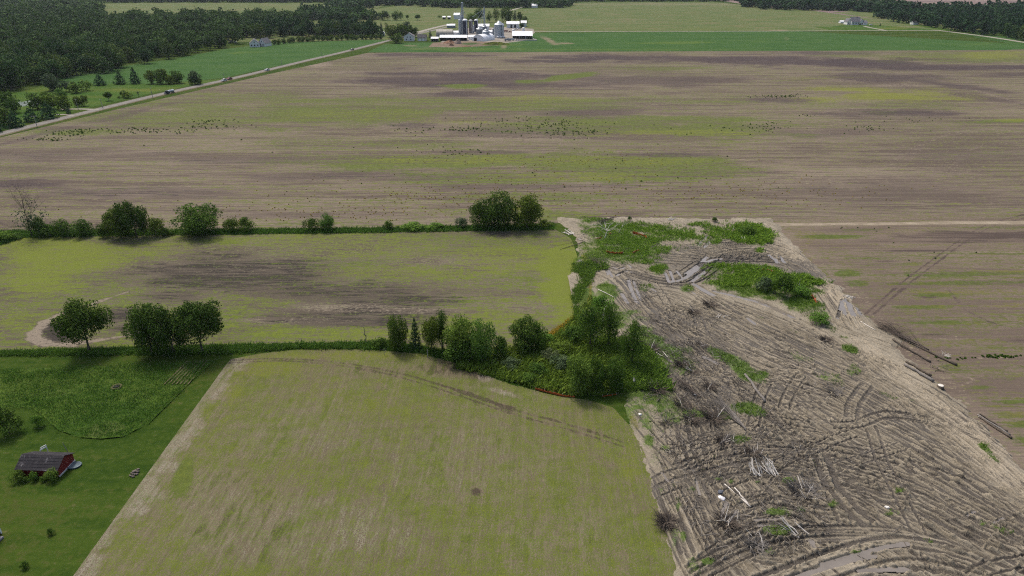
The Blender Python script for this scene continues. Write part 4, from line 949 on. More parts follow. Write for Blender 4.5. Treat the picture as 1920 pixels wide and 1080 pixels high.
# grove in the middle
GG = 'trees and bushes of the middle grove'
tree(711, 650, 634, 30, 'bush', LF_DARK, 'small dark bush at the left end of the middle grove', 'bush', 'bush', GG)
tree(748, 655, 591, 40, 'full', LF_DARK, 'dark narrow tree, leftmost in the middle grove', 'tree', 'tree', GG)
tree(780, 654, 593, 34, 'conifer', LF_CON, 'slim dark conical tree, second from the left in the middle grove', 'conifer', 'tree', GG)
tree(810, 658, 594, 42, 'full', LF_DARK, 'dark upright tree left of the slender bare stemmed one', 'tree', 'tree', GG)
tree(830, 655, 579, 28, 'tall', LF_MID, 'tall slender tree rising above its dark neighbours in the grove', 'tree', 'tree', GG)
tree(866, 668, 590, 62, 'full', LF_LIGHT, 'pale green broad tree in the middle of the grove, back one of two', 'tree', 'tree', GG)
tree(902, 678, 603, 54, 'full', LF_LIGHT, 'brightest green tree standing at the front of the grove', 'tree', 'tree', GG)
tree(860, 676, 630, 60, 'bush', LF_MID, 'wide bush at the foot of the pale green grove trees', 'bush', 'bush', GG)
tree(938, 672, 631, 34, 'bush', LF_MID, 'bush filling the gap right of the brightest grove tree', 'bush', 'bush', GG)
tree(983, 656, 599, 64, 'full', LF_DARK, 'rounded dark tree with a spreading base right of the grove gap', 'tree', 'tree', GG)
tree(1010, 656, 603, 36, 'bush', LF_MID, 'mid green bush leaning on the rounded dark tree', 'bush', 'bush', GG)
tree(1106, 650, 575, 50, 'tall', LF_MID, 'tall thin leaved tree by the dead white stem, left of a pair', 'tree', 'tree', GG)
tree(1140, 652, 574, 46, 'tall', LF_MID, 'tall dark tree behind the dead white stem, right of a pair', 'tree', 'tree', GG)
tree(1184, 688, 600, 46, 'tall', LF_MID, 'slender tree nearest the mud at the right end of the grove', 'tree', 'tree', GG)
tree(1084, 738, 668, 56, 'full', LF_LIGHT, 'front bushy tree above the orange silt fence', 'tree', 'tree', GG)
tree(1118, 734, 672, 36, 'full', LF_MID, 'dark bushy tree just right of the one above the silt fence', 'tree', 'tree', GG)
tree(1150, 730, 672, 42, 'full', LF_MID, 'rounded bushy tree at the front right corner of the grove', 'tree', 'tree', GG)
tree(1078, 640, 612, 44, 'bush', LF_MID, 'bush at the left foot of the tall thin leaved pair', 'bush', 'bush', GG)
tree(1130, 590, 560, 50, 'bush', LF_WEED, 'bright bush at the top corner of the weedy field', 'bush', 'bush', GG)
tree(1020, 640, 626, 40, 'bush', LF_WEED, 'low bright bush on the field corner behind the wet meadow', 'bush', 'bush', GG)
for k, (px, by, ty, w) in enumerate([(960, 690, 672, 36), (1010, 700, 682, 40), (1050, 690, 668, 42), (990, 716, 700, 36), (1030, 672, 655, 34), (1056, 660, 642, 40)]):
    tree(px, by, ty, w, 'bush', [LF_GREY, LF_MID][k % 2], ['soft grey green shrub nearest the brightest grove tree in the wet meadow', 'mid green shrub in the middle of the wet meadow', 'grey green shrub left of the front bushy tree in the wet meadow', 'mid green low shrub just behind the silt fence', 'grey green shrub at the back of the wet meadow by the rounded dark tree', 'mid green shrub at the back of the wet meadow by the tall thin leaved pair'][k], 'shrub', 'shrub', 'shrubs in the wet meadow')
# bushes on the cleared site
BG = 'bushes left on the cleared site'
tree(1462, 556, 512, 44, 'bush', LF_MID, 'tall dark bush on the green island among the ruts', 'bush', 'bush', BG)
tree(1500, 556, 540, 36, 'bush', LF_WEED, 'rounded bush at the right end of the green island', 'bush', 'bush', BG)
tree(1432, 548, 524, 34, 'bush', LF_GREY, 'greyish twiggy bush left of the tall bush on the green island', 'bush', 'bush', BG)
tree(1535, 608, 590, 40, 'bush', LF_WEED, 'low bush at the lower tip of the green island', 'bush', 'bush', BG)
tree(1398, 442, 426, 34, 'bush', LF_MID, 'dark bush by the sandy bend at the top of the site', 'bush', 'bush', BG)
tree(1340, 418, 409, 12, 'bush', LF_DARK, 'tiny bush on the sandy top edge of the site', 'bush', 'bush', BG)
tree(1180, 416, 407, 8, 'bush', LF_MID, 'tiny seedling bush above the leafless tree at the top of the site', 'bush', 'bush', BG)
# lower left garden
tree(18, 812, 762, 52, 'bush', LF_DARK, 'large dark round bush at the left edge of the lawn', 'bush', 'bush')
tree(73, 800, 778, 22, 'bush', LF_WEED, 'small pale bush right of the large round bush', 'bush', 'bush')
tree(36, 903, 884, 26, 'bush', LF_DARK, 'dark bush at the left corner of the red shed', 'bush', 'bush', 'bushes along the red shed')
tree(65, 900, 884, 18, 'bush', LF_WEED, 'small bright bush at the middle of the red shed wall', 'bush', 'bush', 'bushes along the red shed')
tree(100, 900, 879, 25, 'bush', LF_LIGHT, 'pale bush at the right corner of the red shed', 'bush', 'bush', 'bushes along the red shed')
tree(50, 903, 894, 14, 'bush', LF_MID, 'low plant between two bushes on the red shed wall', 'bush', 'bush', 'bushes along the red shed')
tree(82, 902, 894, 14, 'bush', LF_MID, 'low plant left of the pale bush on the red shed wall', 'bush', 'bush', 'bushes along the red shed')
tree(97, 1001, 990, 14, 'bush', LF_MID, 'small round bush alone on the lower lawn', 'bush', 'bush')
tree(48, 1064, 1052, 16, 'bush', LF_MID, 'small faint bush near the bottom edge of the lawn', 'bush', 'bush')

# roadside on the left
RG = 'trees beside the country road'
for (px, by, ty, w, kd, mt, lb_) in [
    (204, 189, 172, 16, 'round', LF_DARK, 'small round tree alone on the verge with a short trunk'),
    (239, 184, 172, 22, 'bush', LF_DARK, 'broad dark bush on the verge right of the small round tree'),
    (232, 182, 169, 11, 'bush', LF_DARK, 'narrow bush behind the broad verge bush'),
    (223, 185, 180, 6, 'bush', LF_DARK, 'tiny bush on the verge beside the broad one'),
    (260, 181, 170, 9, 'open', LF_GREY, 'thin sapling on the verge near the truck'),
    (146, 200, 180, 14, 'full', LF_DARK, 'left half of the dark pair behind the driveway pole'),
    (157, 199, 179, 17, 'full', LF_DARK, 'right half of the dark pair behind the driveway pole'),
    (129, 214, 198, 13, 'conifer', LF_CON, 'small blue green spruce between the two driveways'),
    (70, 205, 174, 30, 'full', LF_DARK, 'dark broadleaf tree just right of the pond'),
    (96, 205, 172, 34, 'full', LF_MID, 'broad mid green tree left of the driveway spruce'),
    (122, 206, 178, 26, 'full', LF_MID, 'rounded tree just behind the driveway spruce'),
    (116, 188, 166, 26, 'full', LF_LIGHT, 'bright topped tree behind the driveway group'),
    (92, 222, 190, 44, 'conifer', LF_CON, 'widest dark cedar beside the lower driveway'),
    (60, 228, 200, 42, 'conifer', LF_CON, 'dark cedar second from the road pole'),
    (30, 238, 205, 46, 'conifer', LF_CON, 'dark cedar on the verge near the left edge'),
    (8, 236, 200, 40, 'full', LF_DARK, 'dark tree cut by the left edge above the road'),
    (-12, 248, 205, 44, 'conifer', LF_CON, 'cedar half outside the left edge beside the road'),
    (14, 205, 172, 34, 'full', LF_MID, 'mid green tree left of the pond, its top lit'),
    (27, 212, 181, 26, 'full', LF_MID, 'smaller tree in front of the pond on its left'),
    (98, 170, 138, 32, 'full', LF_GREY, 'pale poplar like tree at the edge of the big wood'),
    (125, 172, 152, 26, 'bush', LF_GREY, 'greyish shrub right of the pale poplar tree'),
    (143, 174, 153, 30, 'bush', LF_MID, 'mid green shrub in front of the dark conifers'),
    (162, 170, 149, 22, 'bush', LF_LIGHT, 'bright leaved shrub beside the dark conifer on the verge'),
    (188, 160, 138, 32, 'conifer', LF_CON, 'broad dark conifer next to the bright leaved shrub'),
    (226, 158, 131, 28, 'conifer', LF_CON, 'dark conifer standing left of the tallest conifer'),
    (254, 157, 124, 28, 'conifer', LF_CON, 'tallest pointed conifer of the line on the verge'),
    (284, 157, 132, 22, 'full', LF_DARK, 'left dark tree of the round row right of the conifers'),
    (304, 157, 129, 28, 'full', LF_DARK, 'middle dark tree of the round row right of the conifers'),
    (320, 158, 140, 18, 'full', LF_DARK, 'low tree filling the round row right of the conifers'),
    (334, 156, 132, 26, 'full', LF_MID, 'right mid green tree of the round row'),
    (367, 158, 132, 24, 'full', LF_GREY, 'lone grey green tree beside the road bend of the pasture'),
    (359, 159, 146, 10, 'bush', LF_DARK, 'small dark bush left of the lone grey green tree'),
    (374, 159, 148, 12, 'bush', LF_DARK, 'small dark bush right of the lone grey green tree')]:
    n_ = {'conifer': 'conifer', 'bush': 'bush'}.get(kd, 'tree')
    tree(px, by, ty, w, kd, mt, lb_, n_, 'bush' if kd == 'bush' else 'tree', RG)

# farm and orchard trees
FG = 'trees around the farm'
for (px, by, ty, w, kd, mt, lb_) in [
    (744, 81, 62, 24, 'full', LF_DARK, 'dark round tree at the road end left of the white farmhouse'),
    (735, 70, 47, 26, 'full', LF_DARK, 'dark tree behind the road end, left of a dense group'),
    (752, 70, 44, 28, 'full', LF_DARK, 'tall dark tree behind the white farmhouse'),
    (772, 70, 47, 26, 'full', LF_DARK, 'dark tree behind the farmhouse, right of a dense group'),
    (763, 58, 40, 16, 'full', LF_GREY, 'grey green tree topping the group behind the farmhouse'),
    (716, 68, 40, 12, 'conifer', LF_CON, 'tall conifer left of the farmhouse group'),
    (727, 66, 42, 12, 'tall', LF_DARK, 'slim dark tree right of the tall farm conifer'),
    (807, 71, 56, 10, 'conifer', LF_CON, 'small dark conifer between the cream shed and the grey hall'),
    (719, 38, 20, 16, 'full', LF_DARK, 'left dark tree of the row in the hay field'),
    (727, 38, 22, 10, 'tall', LF_GREY, 'grey thin tree beside the left hay field tree'),
    (742, 38, 20, 14, 'full', LF_DARK, 'middle dark tree of the row in the hay field'),
    (752, 38, 21, 8, 'tall', LF_MID, 'thin tree touching the middle hay field tree'),
    (764, 37, 28, 6, 'round', LF_MID, 'tiny tree alone in the hay field'),
    (783, 38, 27, 12, 'round', LF_DARK, 'small round tree right of the tiny one in the hay field'),
    (824, 33, 29, 9, 'bush', LF_MID, 'low bush in the hay field left of the elevator'),
    (699, 38, 24, 9, 'full', LF_DARK, 'dark narrow tree left of the hay field row'),
    (898, 34, 15, 18, 'full', LF_DARK, 'dark rounded tree behind the dark blue silos'),
    (885, 40, 25, 24, 'full', LF_MID, 'mid green trees massed behind the silos'),
    (917, 42, 21, 12, 'tall', LF_DARK, 'narrow dark tree right of the slanting elevator pipes'),
    (930, 42, 14, 13, 'tall', LF_DARK, 'tall dark tree just left of the biggest grain bin top'),
    (943, 44, 12, 12, 'tall', LF_DARK, 'tall dark tree behind the biggest grain bin'),
    (953, 44, 12, 16, 'full', LF_DARK, 'largest dark tree above the white machine sheds'),
    (965, 42, 20, 10, 'tall', LF_GREY, 'grey green tree right of the largest dark one'),
    (975, 42, 22, 11, 'full', LF_DARK, 'dark tree above the right end of the white sheds'),
    (984, 44, 30, 12, 'full', LF_DARK, 'lower dark tree at the right end of the farm trees'),
    (979, 52, 42, 9, 'full', LF_CON, 'dark tree between the two white machine sheds'),
    (1612, 48.5, 44, 4, 'round', LF_DARK, 'little dark tree in front of the far grey roofed house'),
    (1650, 48.5, 43.5, 4.5, 'conifer', LF_CON, 'little conifer on the lawn right of the far house')]:
    n_ = {'conifer': 'conifer', 'bush': 'bush'}.get(kd, 'tree')
    tree(px, by, ty, w, kd, mt, lb_, n_, 'bush' if kd == 'bush' else 'tree', FG)
rr_ = random.Random(3)
for k in range(24):
    px = 506 + k * 9.0 + rr_.uniform(-1.5, 1.5)
    by = np.interp(px, [500, 560, 620, 715], [86, 79, 76, 73.5])
    tree(px, by, by - rr_.uniform(8.5, 11.5), rr_.uniform(9, 11.5), 'full', LF_DARK, 'one of the small round trees planted in a row along the green pasture', 'tree', 'tree', 'row of round trees along the pasture')

# ---- woods: the nearest trees one by one, the rest as far-off woodland
def inpoly(px, py, poly):
    c = np.zeros(np.shape(px), bool); j = len(poly) - 1
    for i in range(len(poly)):
        xi, yi = poly[i]; xj, yj = poly[j]
        c ^= ((yi > py) != (yj > py)) & (px < (xj - xi) * (py - yi) / (yj - yi + 1e-12) + xi)
        j = i
    return c

def scatter(poly, sp0, grow, seed):
    W = GA(poly); r = np.random.default_rng(seed); out = []
    y = W[:, 1].min()
    while y < W[:, 1].max():
        s = sp0 + grow * max(y - 400, 0)
        xs = np.arange(W[:, 0].min(), W[:, 0].max(), s)
        out.append(np.column_stack([xs + r.uniform(-.45, .45, len(xs)) * s, y + r.uniform(-.45, .45, len(xs)) * s]))
        y += s * 0.9
    P = np.vstack(out)
    a, b = proj(P[:, 0], P[:, 1])
    vis = (a > -160) & (a < 2080)
    return P[inpoly(a, b, poly) & vis]

wood_m = [crown_mesh('crown', 900 + i, 800, 0.044, k, LF_WOOD) for i, k in enumerate(['puff', 'puff', 'full', 'puff', 'puff', 'puff'])]
wood_t = trunk_mesh(77, 'tall', BARK)
P1 = [(-150, 190), (0, 172), (60, 167), (110, 153), (160, 143), (200, 137), (250, 125), (320, 111), (400, 93), (435, 85), (462, 74), (475, 58), (520, 54), (560, 52), (572, 46), (565, 37), (480, 36), (400, 36), (330, 38), (260, 40), (205, 46), (190, 32), (185, -15), (-150, -15)]
P2 = [(568, 38), (600, 40), (660, 39), (708, 37), (700, 34), (640, 31), (600, 27), (568, 31)]
P3 = [(470, 74), (540, 70), (600, 70), (712, 70), (700, 60), (640, 60), (560, 62), (520, 58), (475, 60)]
PR = [(1640, 34), (1680, 42), (1720, 48), (1760, 55), (1800, 61), (1860, 68), (1920, 78), (2090, 108), (2090, 22), (1900, 20), (1800, 22), (1700, 21), (1640, 25)]
def woods(polys, n_each, group, label, name='tree'):
    S = np.vstack([scatter(p, s, g, sd) for p, s, g, sd in polys])
    S = S[np.argsort(S[:, 1])]
    r = random.Random(5)
    for i, (x, y) in enumerate(S[:n_each]):
        h = r.uniform(10.5, 19); w = r.uniform(9.5, 16)
        o = empty(name, (x, y, 0), r.uniform(0, 6.28), label, 'tree', group)
        c = ob('crown', wood_m[i % 6], o); c.scale = (w, w, h)
        t = ob('trunk', wood_t, o); t.scale = (h, h, h)
    return S[n_each:]
rest = [woods([(P1, 11, 0.012, 1)], 200, 'trees of the big wood on the left', 'dark green broadleaf tree in the big wood at upper left'),
        woods([(PR, 11, 0.012, 2)], 70, 'trees of the wood on the right', 'dark green broadleaf tree in the wood at upper right'),
        woods([(P3, 10, 0.006, 3)], 30, 'trees behind the pasture row', 'dark green tree in the belt behind the row of round trees')]

def woodland(name, S, label, hmin=10, hmax=19.5, seed=1, wk=1.0):
    r = np.random.default_rng(seed)
    Vs, Fs, Ts, n0 = [], [], [], 0
    protos = {}
    for (x, y) in S:
        d = 1 if y < 800 else 2 if y < 1200 else 3
        k = (d, int(r.integers(4)))
        if k not in protos:
            P, N, t, r2 = crown_points(500 + k[1], {1: 300, 2: 170, 3: 90}[d], 'puff')
            V, Fq = leaf_quads(P, N, {1: 0.07, 2: 0.095, 3: 0.14}[d], r2, 0.25)
            protos[k] = (V, Fq, np.repeat(t, 4))
        V, Fq, t = protos[k]
        a = r.uniform(0, 6.28); w = r.uniform(11, 17) * wk * (1 if y < 1000 else 1.25); h = r.uniform(hmin, hmax)
        ca, sa = math.cos(a) * w, math.sin(a) * w
        Vs.append(np.column_stack([V[:, 0] * ca - V[:, 1] * sa + x, V[:, 0] * sa + V[:, 1] * ca + y, V[:, 2] * h]))
        Fs.append(Fq + n0); n0 += len(V)
        Ts.append(np.clip(t * 0.5 + r.uniform(-0.15, 0.6), 0, 1))
    me = mesh_np(name, np.vstack(Vs), np.vstack(Fs), LF_WOOD)
    set_col(me, 'tint', np.concatenate(Ts))
    return tag(ob(name, me), label, None, None, 'stuff')
woodland('distant_wood', rest[0], 'dense rolling canopy of the big wood stretching back at upper left', seed=2)
woodland('distant_wood', rest[1], 'dense canopy of the wood at upper right', seed=3)
if len(rest[2]): woodland('distant_wood', rest[2], 'back of the tree belt behind the pasture row', seed=4)
woodland('distant_wood', scatter(P2, 10, 0.006, 4), 'dark belt of trees in the hay field left of the farm', seed=5)
woodland('distant_wood', np.vstack([scatter([(1385, 12), (1430, 18), (1560, 20.5), (1640, 23), (1700, 24), (1700, 17), (1640, 14), (1560, 8), (1420, 4), (1385, 4)], 12, 0.006, 6)]), 'dark strip of wood behind the hay field at upper right', seed=6)
woodland('distant_wood', np.vstack([scatter([(190, 5), (620, 5), (625, 18), (690, 18), (700, 11), (780, 11), (795, 15), (990, 15), (1066, 15), (1068, 6), (1090, 3), (1400, 3), (1420, -14), (190, -14)], 14, 0.006, 7)]), 'dark band of woods along the far edge of the fields', seed=7, wk=1.2)
woodland('distant_wood', scatter([(1700, 0), (1720, 0), (1725, -2), (2050, 6), (2050, -1), (1700, -8)], 22, 0.02, 8), 'thin line of trees on the horizon field', 9, 14, seed=8)

# ---- weeds and tall grass: nobody could count these
def tufts(name, X, Y, Z, h, mat, label, blades=6, seed=1, spread=0.22, lean=0.9, width=0.05):
    r = np.random.default_rng(seed); n = len(X) * blades
    bx = np.repeat(X, blades) + r.normal(0, spread, n); by = np.repeat(Y, blades) + r.normal(0, spread, n); bz = np.repeat(Z, blades)
    a = r.uniform(0, 6.28, n); hh = np.repeat(h, blades) * r.uniform(0.5, 1.2, n)
    ln = hh * lean * r.uniform(0.2, 1.2, n); b = a + r.normal(0, 0.8, n)
    w = hh * width * 4 * r.uniform(0.6, 1.3, n)
    px_, py_ = np.cos(a + 1.57) * w, np.sin(a + 1.57) * w
    tx, ty = bx + np.cos(b) * ln, by + np.sin(b) * ln
    V = np.stack([np.stack([bx - px_ * .5, by - py_ * .5, bz], 1), np.stack([bx + px_ * .5, by + py_ * .5, bz], 1),
                  np.stack([(bx + tx) / 2 + px_ * .45, (by + ty) / 2 + py_ * .45, bz + hh * .65], 1), np.stack([tx, ty, bz + hh], 1)], 1).reshape(-1, 3)
    me = mesh_np(name, V, np.arange(4 * n).reshape(n, 4), mat)
    t = np.clip(np.repeat(r.random(len(X)), blades) * 0.6 + r.random(n) * 0.4, 0, 1)
    set_col(me, 'tint', np.repeat(t, 4))
    return tag(ob(name, me), label, None, None, 'stuff')

def pick(mask, n, seed):
    """n random spots of the cleared site where mask is high"""
    r = np.random.default_rng(seed)
    p = (mask * (ed > -0.5)).ravel(); p = p / p.sum()
    k = r.choice(p.size, n, p=p)
    return MXX.ravel()[k] + r.uniform(-.08, .08, n), MYY.ravel()[k] + r.uniform(-.08, .08, n), np.maximum(Hm.ravel()[k], 0.0)
gm = np.clip(VEG - 0.22, 0, 1) ** 1.3
left_zone = (MXX < left_edge + 9) & (MYY > 105)
X, Y, Z = pick(gm * left_zone * (MYY < 165), 5200, 1)
tufts('tall_grass', X, Y, Z, np.full(len(X), .75) * np.random.default_rng(1).uniform(.5, 1.5, len(X)), LF_GRASS, 'rank tall grass and weeds filling the wet ground of the grove', 7, 1, .3)
X, Y, Z = pick(gm * (MYY >= 150), 9000, 2)
tufts('weeds', X, Y, Z, np.random.default_rng(2).uniform(.3, .9, len(X)), LF_BRIGHT, 'bright green weeds on the islands among the ruts', 7, 2, .25)
X, Y, Z = pick(gm * (MYY < 150) * ~left_zone, 6500, 3)
tufts('weeds', X, Y, Z, np.random.default_rng(3).uniform(.12, .4, len(X)), LF_WEED, 'low green weeds in patches across the muddy ground', 7, 3, .2)
# rest of the grove's wet ground lies outside the relief
r_ = np.random.default_rng(9)
def region(poly, n, seed):
    r = np.random.default_rng(seed); W = GA(poly); out = []
    while sum(len(o) for o in out) < n:
        x = r.uniform(W[:, 0].min(), W[:, 0].max(), 4000); y = r.uniform(W[:, 1].min(), W[:, 1].max(), 4000)
        a, b = proj(x, y); k = inpoly(a, b, poly); out.append(np.column_stack([x, y])[k])
    return np.vstack(out)[:n]
Q = region([(850, 690), (890, 660), (950, 655), (1010, 655), (1060, 615), (1110, 560), (1150, 600), (1150, 740), (1080, 742), (1000, 728), (930, 708)], 5200, 4)
tufts('tall_grass', Q[:, 0], Q[:, 1], np.full(len(Q), .02), r_.uniform(.4, 1.3, len(Q)), LF_GRASS, 'tall green grass of the wet meadow behind the silt fence', 7, 5, .3)
Q = region([(0, 461), (45, 446), (200, 443), (330, 441), (700, 437), (1040, 431), (1040, 420), (700, 428), (330, 432), (0, 434)], 6500, 5)
tufts('weeds', Q[:, 0], Q[:, 1], np.full(len(Q), .02), r_.uniform(.3, .9, len(Q)), LF_WEED, 'strip of green weeds along the foot of the far hedgerow', 7, 6, .3)
Q = region([(0, 660), (250, 653), (430, 648), (640, 644), (740, 642), (860, 664), (860, 682), (800, 662), (720, 656), (560, 654), (430, 664), (0, 668)], 4500, 6)
tufts('weeds', Q[:, 0], Q[:, 1], np.full(len(Q), .03), r_.uniform(.3, .8, len(Q)), LF_GRASS, 'strip of long grass between the weedy field and the lawn', 7, 7, .25)
Q = region([(0, 694), (120, 690), (250, 684), (340, 680), (396, 683), (360, 715), (320, 755), (280, 795), (230, 820), (150, 821), (110, 808), (85, 785), (60, 765), (0, 765)], 6500, 7)
tufts('tall_grass', Q[:, 0], Q[:, 1], 0.02 + meadow_relief(Q[:, 0], Q[:, 1]), 0.12 + 0.4 * fbm(Q[:, 0] * .4, Q[:, 1] * .7, 2), LF_WEED, 'uncut grass blades of the patch on the lawn', 6, 8, .45, 1.2)
Q = region([(1096, 470), (1106, 520), (1108, 560), (1090, 600), (1030, 640), (1020, 632), (1075, 595), (1100, 555)], 1500, 8)
tufts('weeds', Q[:, 0], Q[:, 1], np.full(len(Q), .03), r_.uniform(.25, .6, len(Q)), LF_YEL, 'yellow flowering weeds along the field corner', 6, 9, .25)

# volunteer plants in the big stubble field: dark dots
def dots(specs, name, label, mat, seed, hmin, hmax):
    r = np.random.default_rng(seed); xs, ys = [], []
    for (px, py, rx, ry, n) in specs:
        a = r.normal(px, rx * .5, n); b = r.normal(py, ry * .5, n)
        for u, v in zip(a, b):
            x, y = G(u, v); xs.append(x); ys.append(y)
    X, Y = np.array(xs), np.array(ys)
    h = r.uniform(hmin, hmax, len(X))
    nl = 22
    D = r.normal(0, 1, (len(X), nl, 3)); D /= np.linalg.norm(D, axis=2)[..., None]; D[..., 2] = np.abs(D[..., 2])
    P = np.stack([X, Y, 0 * X + .05], 1)[:, None] + D * h[:, None, None] * np.array([.75, .75, 1.0])
    V, Fq = leaf_quads(P.reshape(-1, 3), D.reshape(-1, 3), 0.17, r)
    me = mesh_np(name, V, Fq, mat); set_col(me, 'tint', np.repeat(r.random(len(V) // 4), 4))
    return tag(ob(name, me), label, None, None, 'stuff')
dots([(1010, 240, 130, 18, 105), (1060, 232, 80, 8, 42), (970, 226, 120, 8, 28), (870, 242, 60, 5, 42), (1060, 250, 60, 5, 35), (1110, 248, 30, 6, 14), (850, 285, 80, 8, 28), (770, 243, 60, 10, 21), (390, 238, 70, 6, 49), (400, 228, 50, 4, 28), (330, 246, 60, 5, 21), (250, 246, 60, 6, 42), (270, 243, 40, 5, 28), (90, 262, 40, 4, 42), (130, 250, 40, 6, 56), (160, 245, 30, 5, 21), (1455, 181, 50, 3, 62), (1480, 180, 40, 3, 21), (1440, 238, 60, 10, 42), (1625, 240, 40, 8, 28), (1660, 225, 200, 30, 10), (1350, 243, 120, 10, 14), (700, 300, 700, 60, 14), (1300, 330, 500, 40, 8), (1720, 227, 40, 6, 9), (1505, 216, 20, 2, 8)],
     'volunteer_plants', 'dark green volunteer plants dotted over the big stubble field', LF_DARK, 3, 0.18, 0.48)
dots([(960, 360, 500, 50, 320), (600, 400, 300, 20, 120), (1100, 300, 300, 20, 160), (880, 370, 200, 15, 120), (1400, 360, 300, 30, 120)], 'volunteer_plants', 'small yellow flowering weeds sprinkled over the near part of the big stubble field', LF_YEL, 4, 0.08, 0.17)
dots([(1885, 669, 50, 3, 40), (1810, 672, 60, 3, 16), (1750, 480, 150, 40, 6), (1640, 425, 120, 10, 6)], 'volunteer_plants', 'dark weeds dotted along a pale line in the right field', LF_DARK, 5, 0.1, 0.26)
# ------------------------------------------------------------------ dead wood, logs, brush, silt fence
db = random.Random(21)
_stick = {}
def stick_mesh(mat, kind):
    k = (mat.name, kind)
    if k not in _stick:
        r = random.Random(kind * 7 + 3); b = MB()
        pts = [Vector((0, 0, 0))]
        for i in range(1, 5): pts.append(Vector((0.25 * i, r.gauss(0, .02), r.gauss(0, .02))))
        b.tube(pts, [.046, .042, .036, .027, .012], 5)
        for j in range(kind % 3):
            q = pts[2 + j]; b.tube([q, q + Vector((.14, .08 * (1 if j else -1), .05)), q + Vector((.24, .14 * (1 if j else -1), .1))], [.024, .017, .008], 4)
        _stick[k] = b.mesh('stick', mat)
    return _stick[k]

def put_stick(parent, p, az, el, L, mat, thick=1.0, name='stick'):
    o = ob(name, stick_mesh(mat, db.randrange(4)), parent, p)
    o.rotation_euler = Euler((db.uniform(0, 6), -el, az), 'XYZ')
    o.scale = (L, L * thick * .25 + .75 * thick, L * thick * .25 + .75 * thick)
    return o

def twig_mass(parent, R_, H_, n, mat, seed, az=None, fan=3.14, L=1.6, name='twigs', th=0.034):
    r = random.Random(seed); b = MB()
    for i in range(n):
        a = (az if az is not None else 0) + r.uniform(-fan, fan)
        e = r.uniform(0.05, 0.9)
        q = r.random() ** .7
        p = Vector((math.cos(a) * R_ * q * .55, math.sin(a) * R_ * q * .55, r.uniform(0, H_ * .5)))
        l = L * r.uniform(.5, 1.2)
        d = Vector((math.cos(a + r.gauss(0, .5)) * math.cos(e), math.sin(a + r.gauss(0, .5)) * math.cos(e), math.sin(e) * .8))
        m_ = p + d * l * .5 + Vector((r.gauss(0, .1), r.gauss(0, .1), r.gauss(0, .08)))
        t_ = th * r.uniform(.7, 1.6)
        b.tube([p, m_, p + d * l + Vector((r.gauss(0, .2), r.gauss(0, .2), r.gauss(0, .1)))], [t_, t_ * .75, t_ * .3], 3)
    return b.build(name, mat, parent)

def brush(px, py, Rm_, label, mat=None, n=70, sticks=5, smat=None, H=None, az=None, fan=3.14, group='brush piles on the cleared site', name='brush_pile', L=None, sl=None):
    x, y = G(px, py); z = mud_z(x, y) - .05
    o = empty(name, (x, y, z), 0, label, 'brush pile', group)
    Rm_ *= 1.15; n = int(n * 2.2)
    H = H or Rm_ * .7
    twig_mass(o, Rm_, H, n, mat or BARK_TWIG, db.randrange(9999), az, fan, L or Rm_ * .9)
    for i in range(int(sticks * 1.1)):
        if i == 0: a0 = az if az is not None else db.uniform(.6, 2.6)
        a = a0 + db.gauss(0, .55) + (math.pi if db.random() < .25 else 0)
        q = db.uniform(0, .7) * Rm_
        put_stick(o, (db.gauss(0, .35) * Rm_, db.gauss(0, .3) * Rm_, db.uniform(.05, H * .45)), a + db.gauss(0, .15), db.uniform(.1, .9), (sl or Rm_ * 1.0) * db.uniform(.5, 1.3), smat or (BARK_PALE if i % 3 else BARK_GREY), .75)
    return o

def bundle(px, py, L, n, az, el, label, mat=None, spread=.55, group='bundles of pale sticks on the cleared site', name='stick_bundle', az_j=.25, thick=1.5):
    L *= 1.2; n = int(n * 1.4); thick *= .95
    x, y = G(px, py); z = mud_z(x, y)
    o = empty(name, (x, y, z), 0, label, 'stick pile', group)
    for i in range(n):
        put_stick(o, (db.gauss(0, spread), db.gauss(0, spread * .6), db.uniform(0, .2)), az + db.gauss(0, az_j), el + db.gauss(0, .18), L * db.uniform(.6, 1.15), mat or BARK_PALE, thick)
    return o

def log(pa, pb, rad, label, mat=None, group=None, lift=0.0, roots=0, taper=.75, name='log', cut=True):
    (xa, ya), (xb, yb) = G(*pa), G(*pb)
    rad *= .78
    za, zb = mud_z(xa, ya) + rad * .8 + lift, mud_z(xb, yb) + rad * taper * .8 + lift
    o = empty(name, (xa, ya, za), 0, label, 'log', group)
    d = Vector((xb - xa, yb - ya, zb - za)); b = MB(); n = 7
    s = d.cross(Vector((0, 0, 1))).normalized()
    pts = [d * (i / n) + s * db.gauss(0, rad * .35) * (0 < i < n) for i in range(n + 1)]
    b.tube(pts, [rad * (1 - (1 - taper) * i / n) * db.uniform(.92, 1.08) for i in range(n + 1)], 10)
    b.build('stem', mat or BARK_GREY, o, smooth=True)
    if cut:
        e = MB(); u = d.normalized()
        e.tube([d * 1.0 - u * .02, d + u * .03], [rad * taper * .93] * 2, 10)
        e.build('cut_end', BARK_PALE, o)
    for i in range(roots):
        a = 2 * math.pi * i / roots + db.random()
        w = (-d.normalized() * .5 + s * math.cos(a) + Vector((0, 0, 1)) * math.sin(a)) * rad * db.uniform(1.5, 3)
        q = MB(); q.tube([Vector((0, 0, 0)), w * .5, w + Vector((0, 0, db.uniform(-.2, .2)))], [rad * .45, rad * .25, rad * .06], 5)
        q.build('root', mat or BARK_GREY, o)
    return o

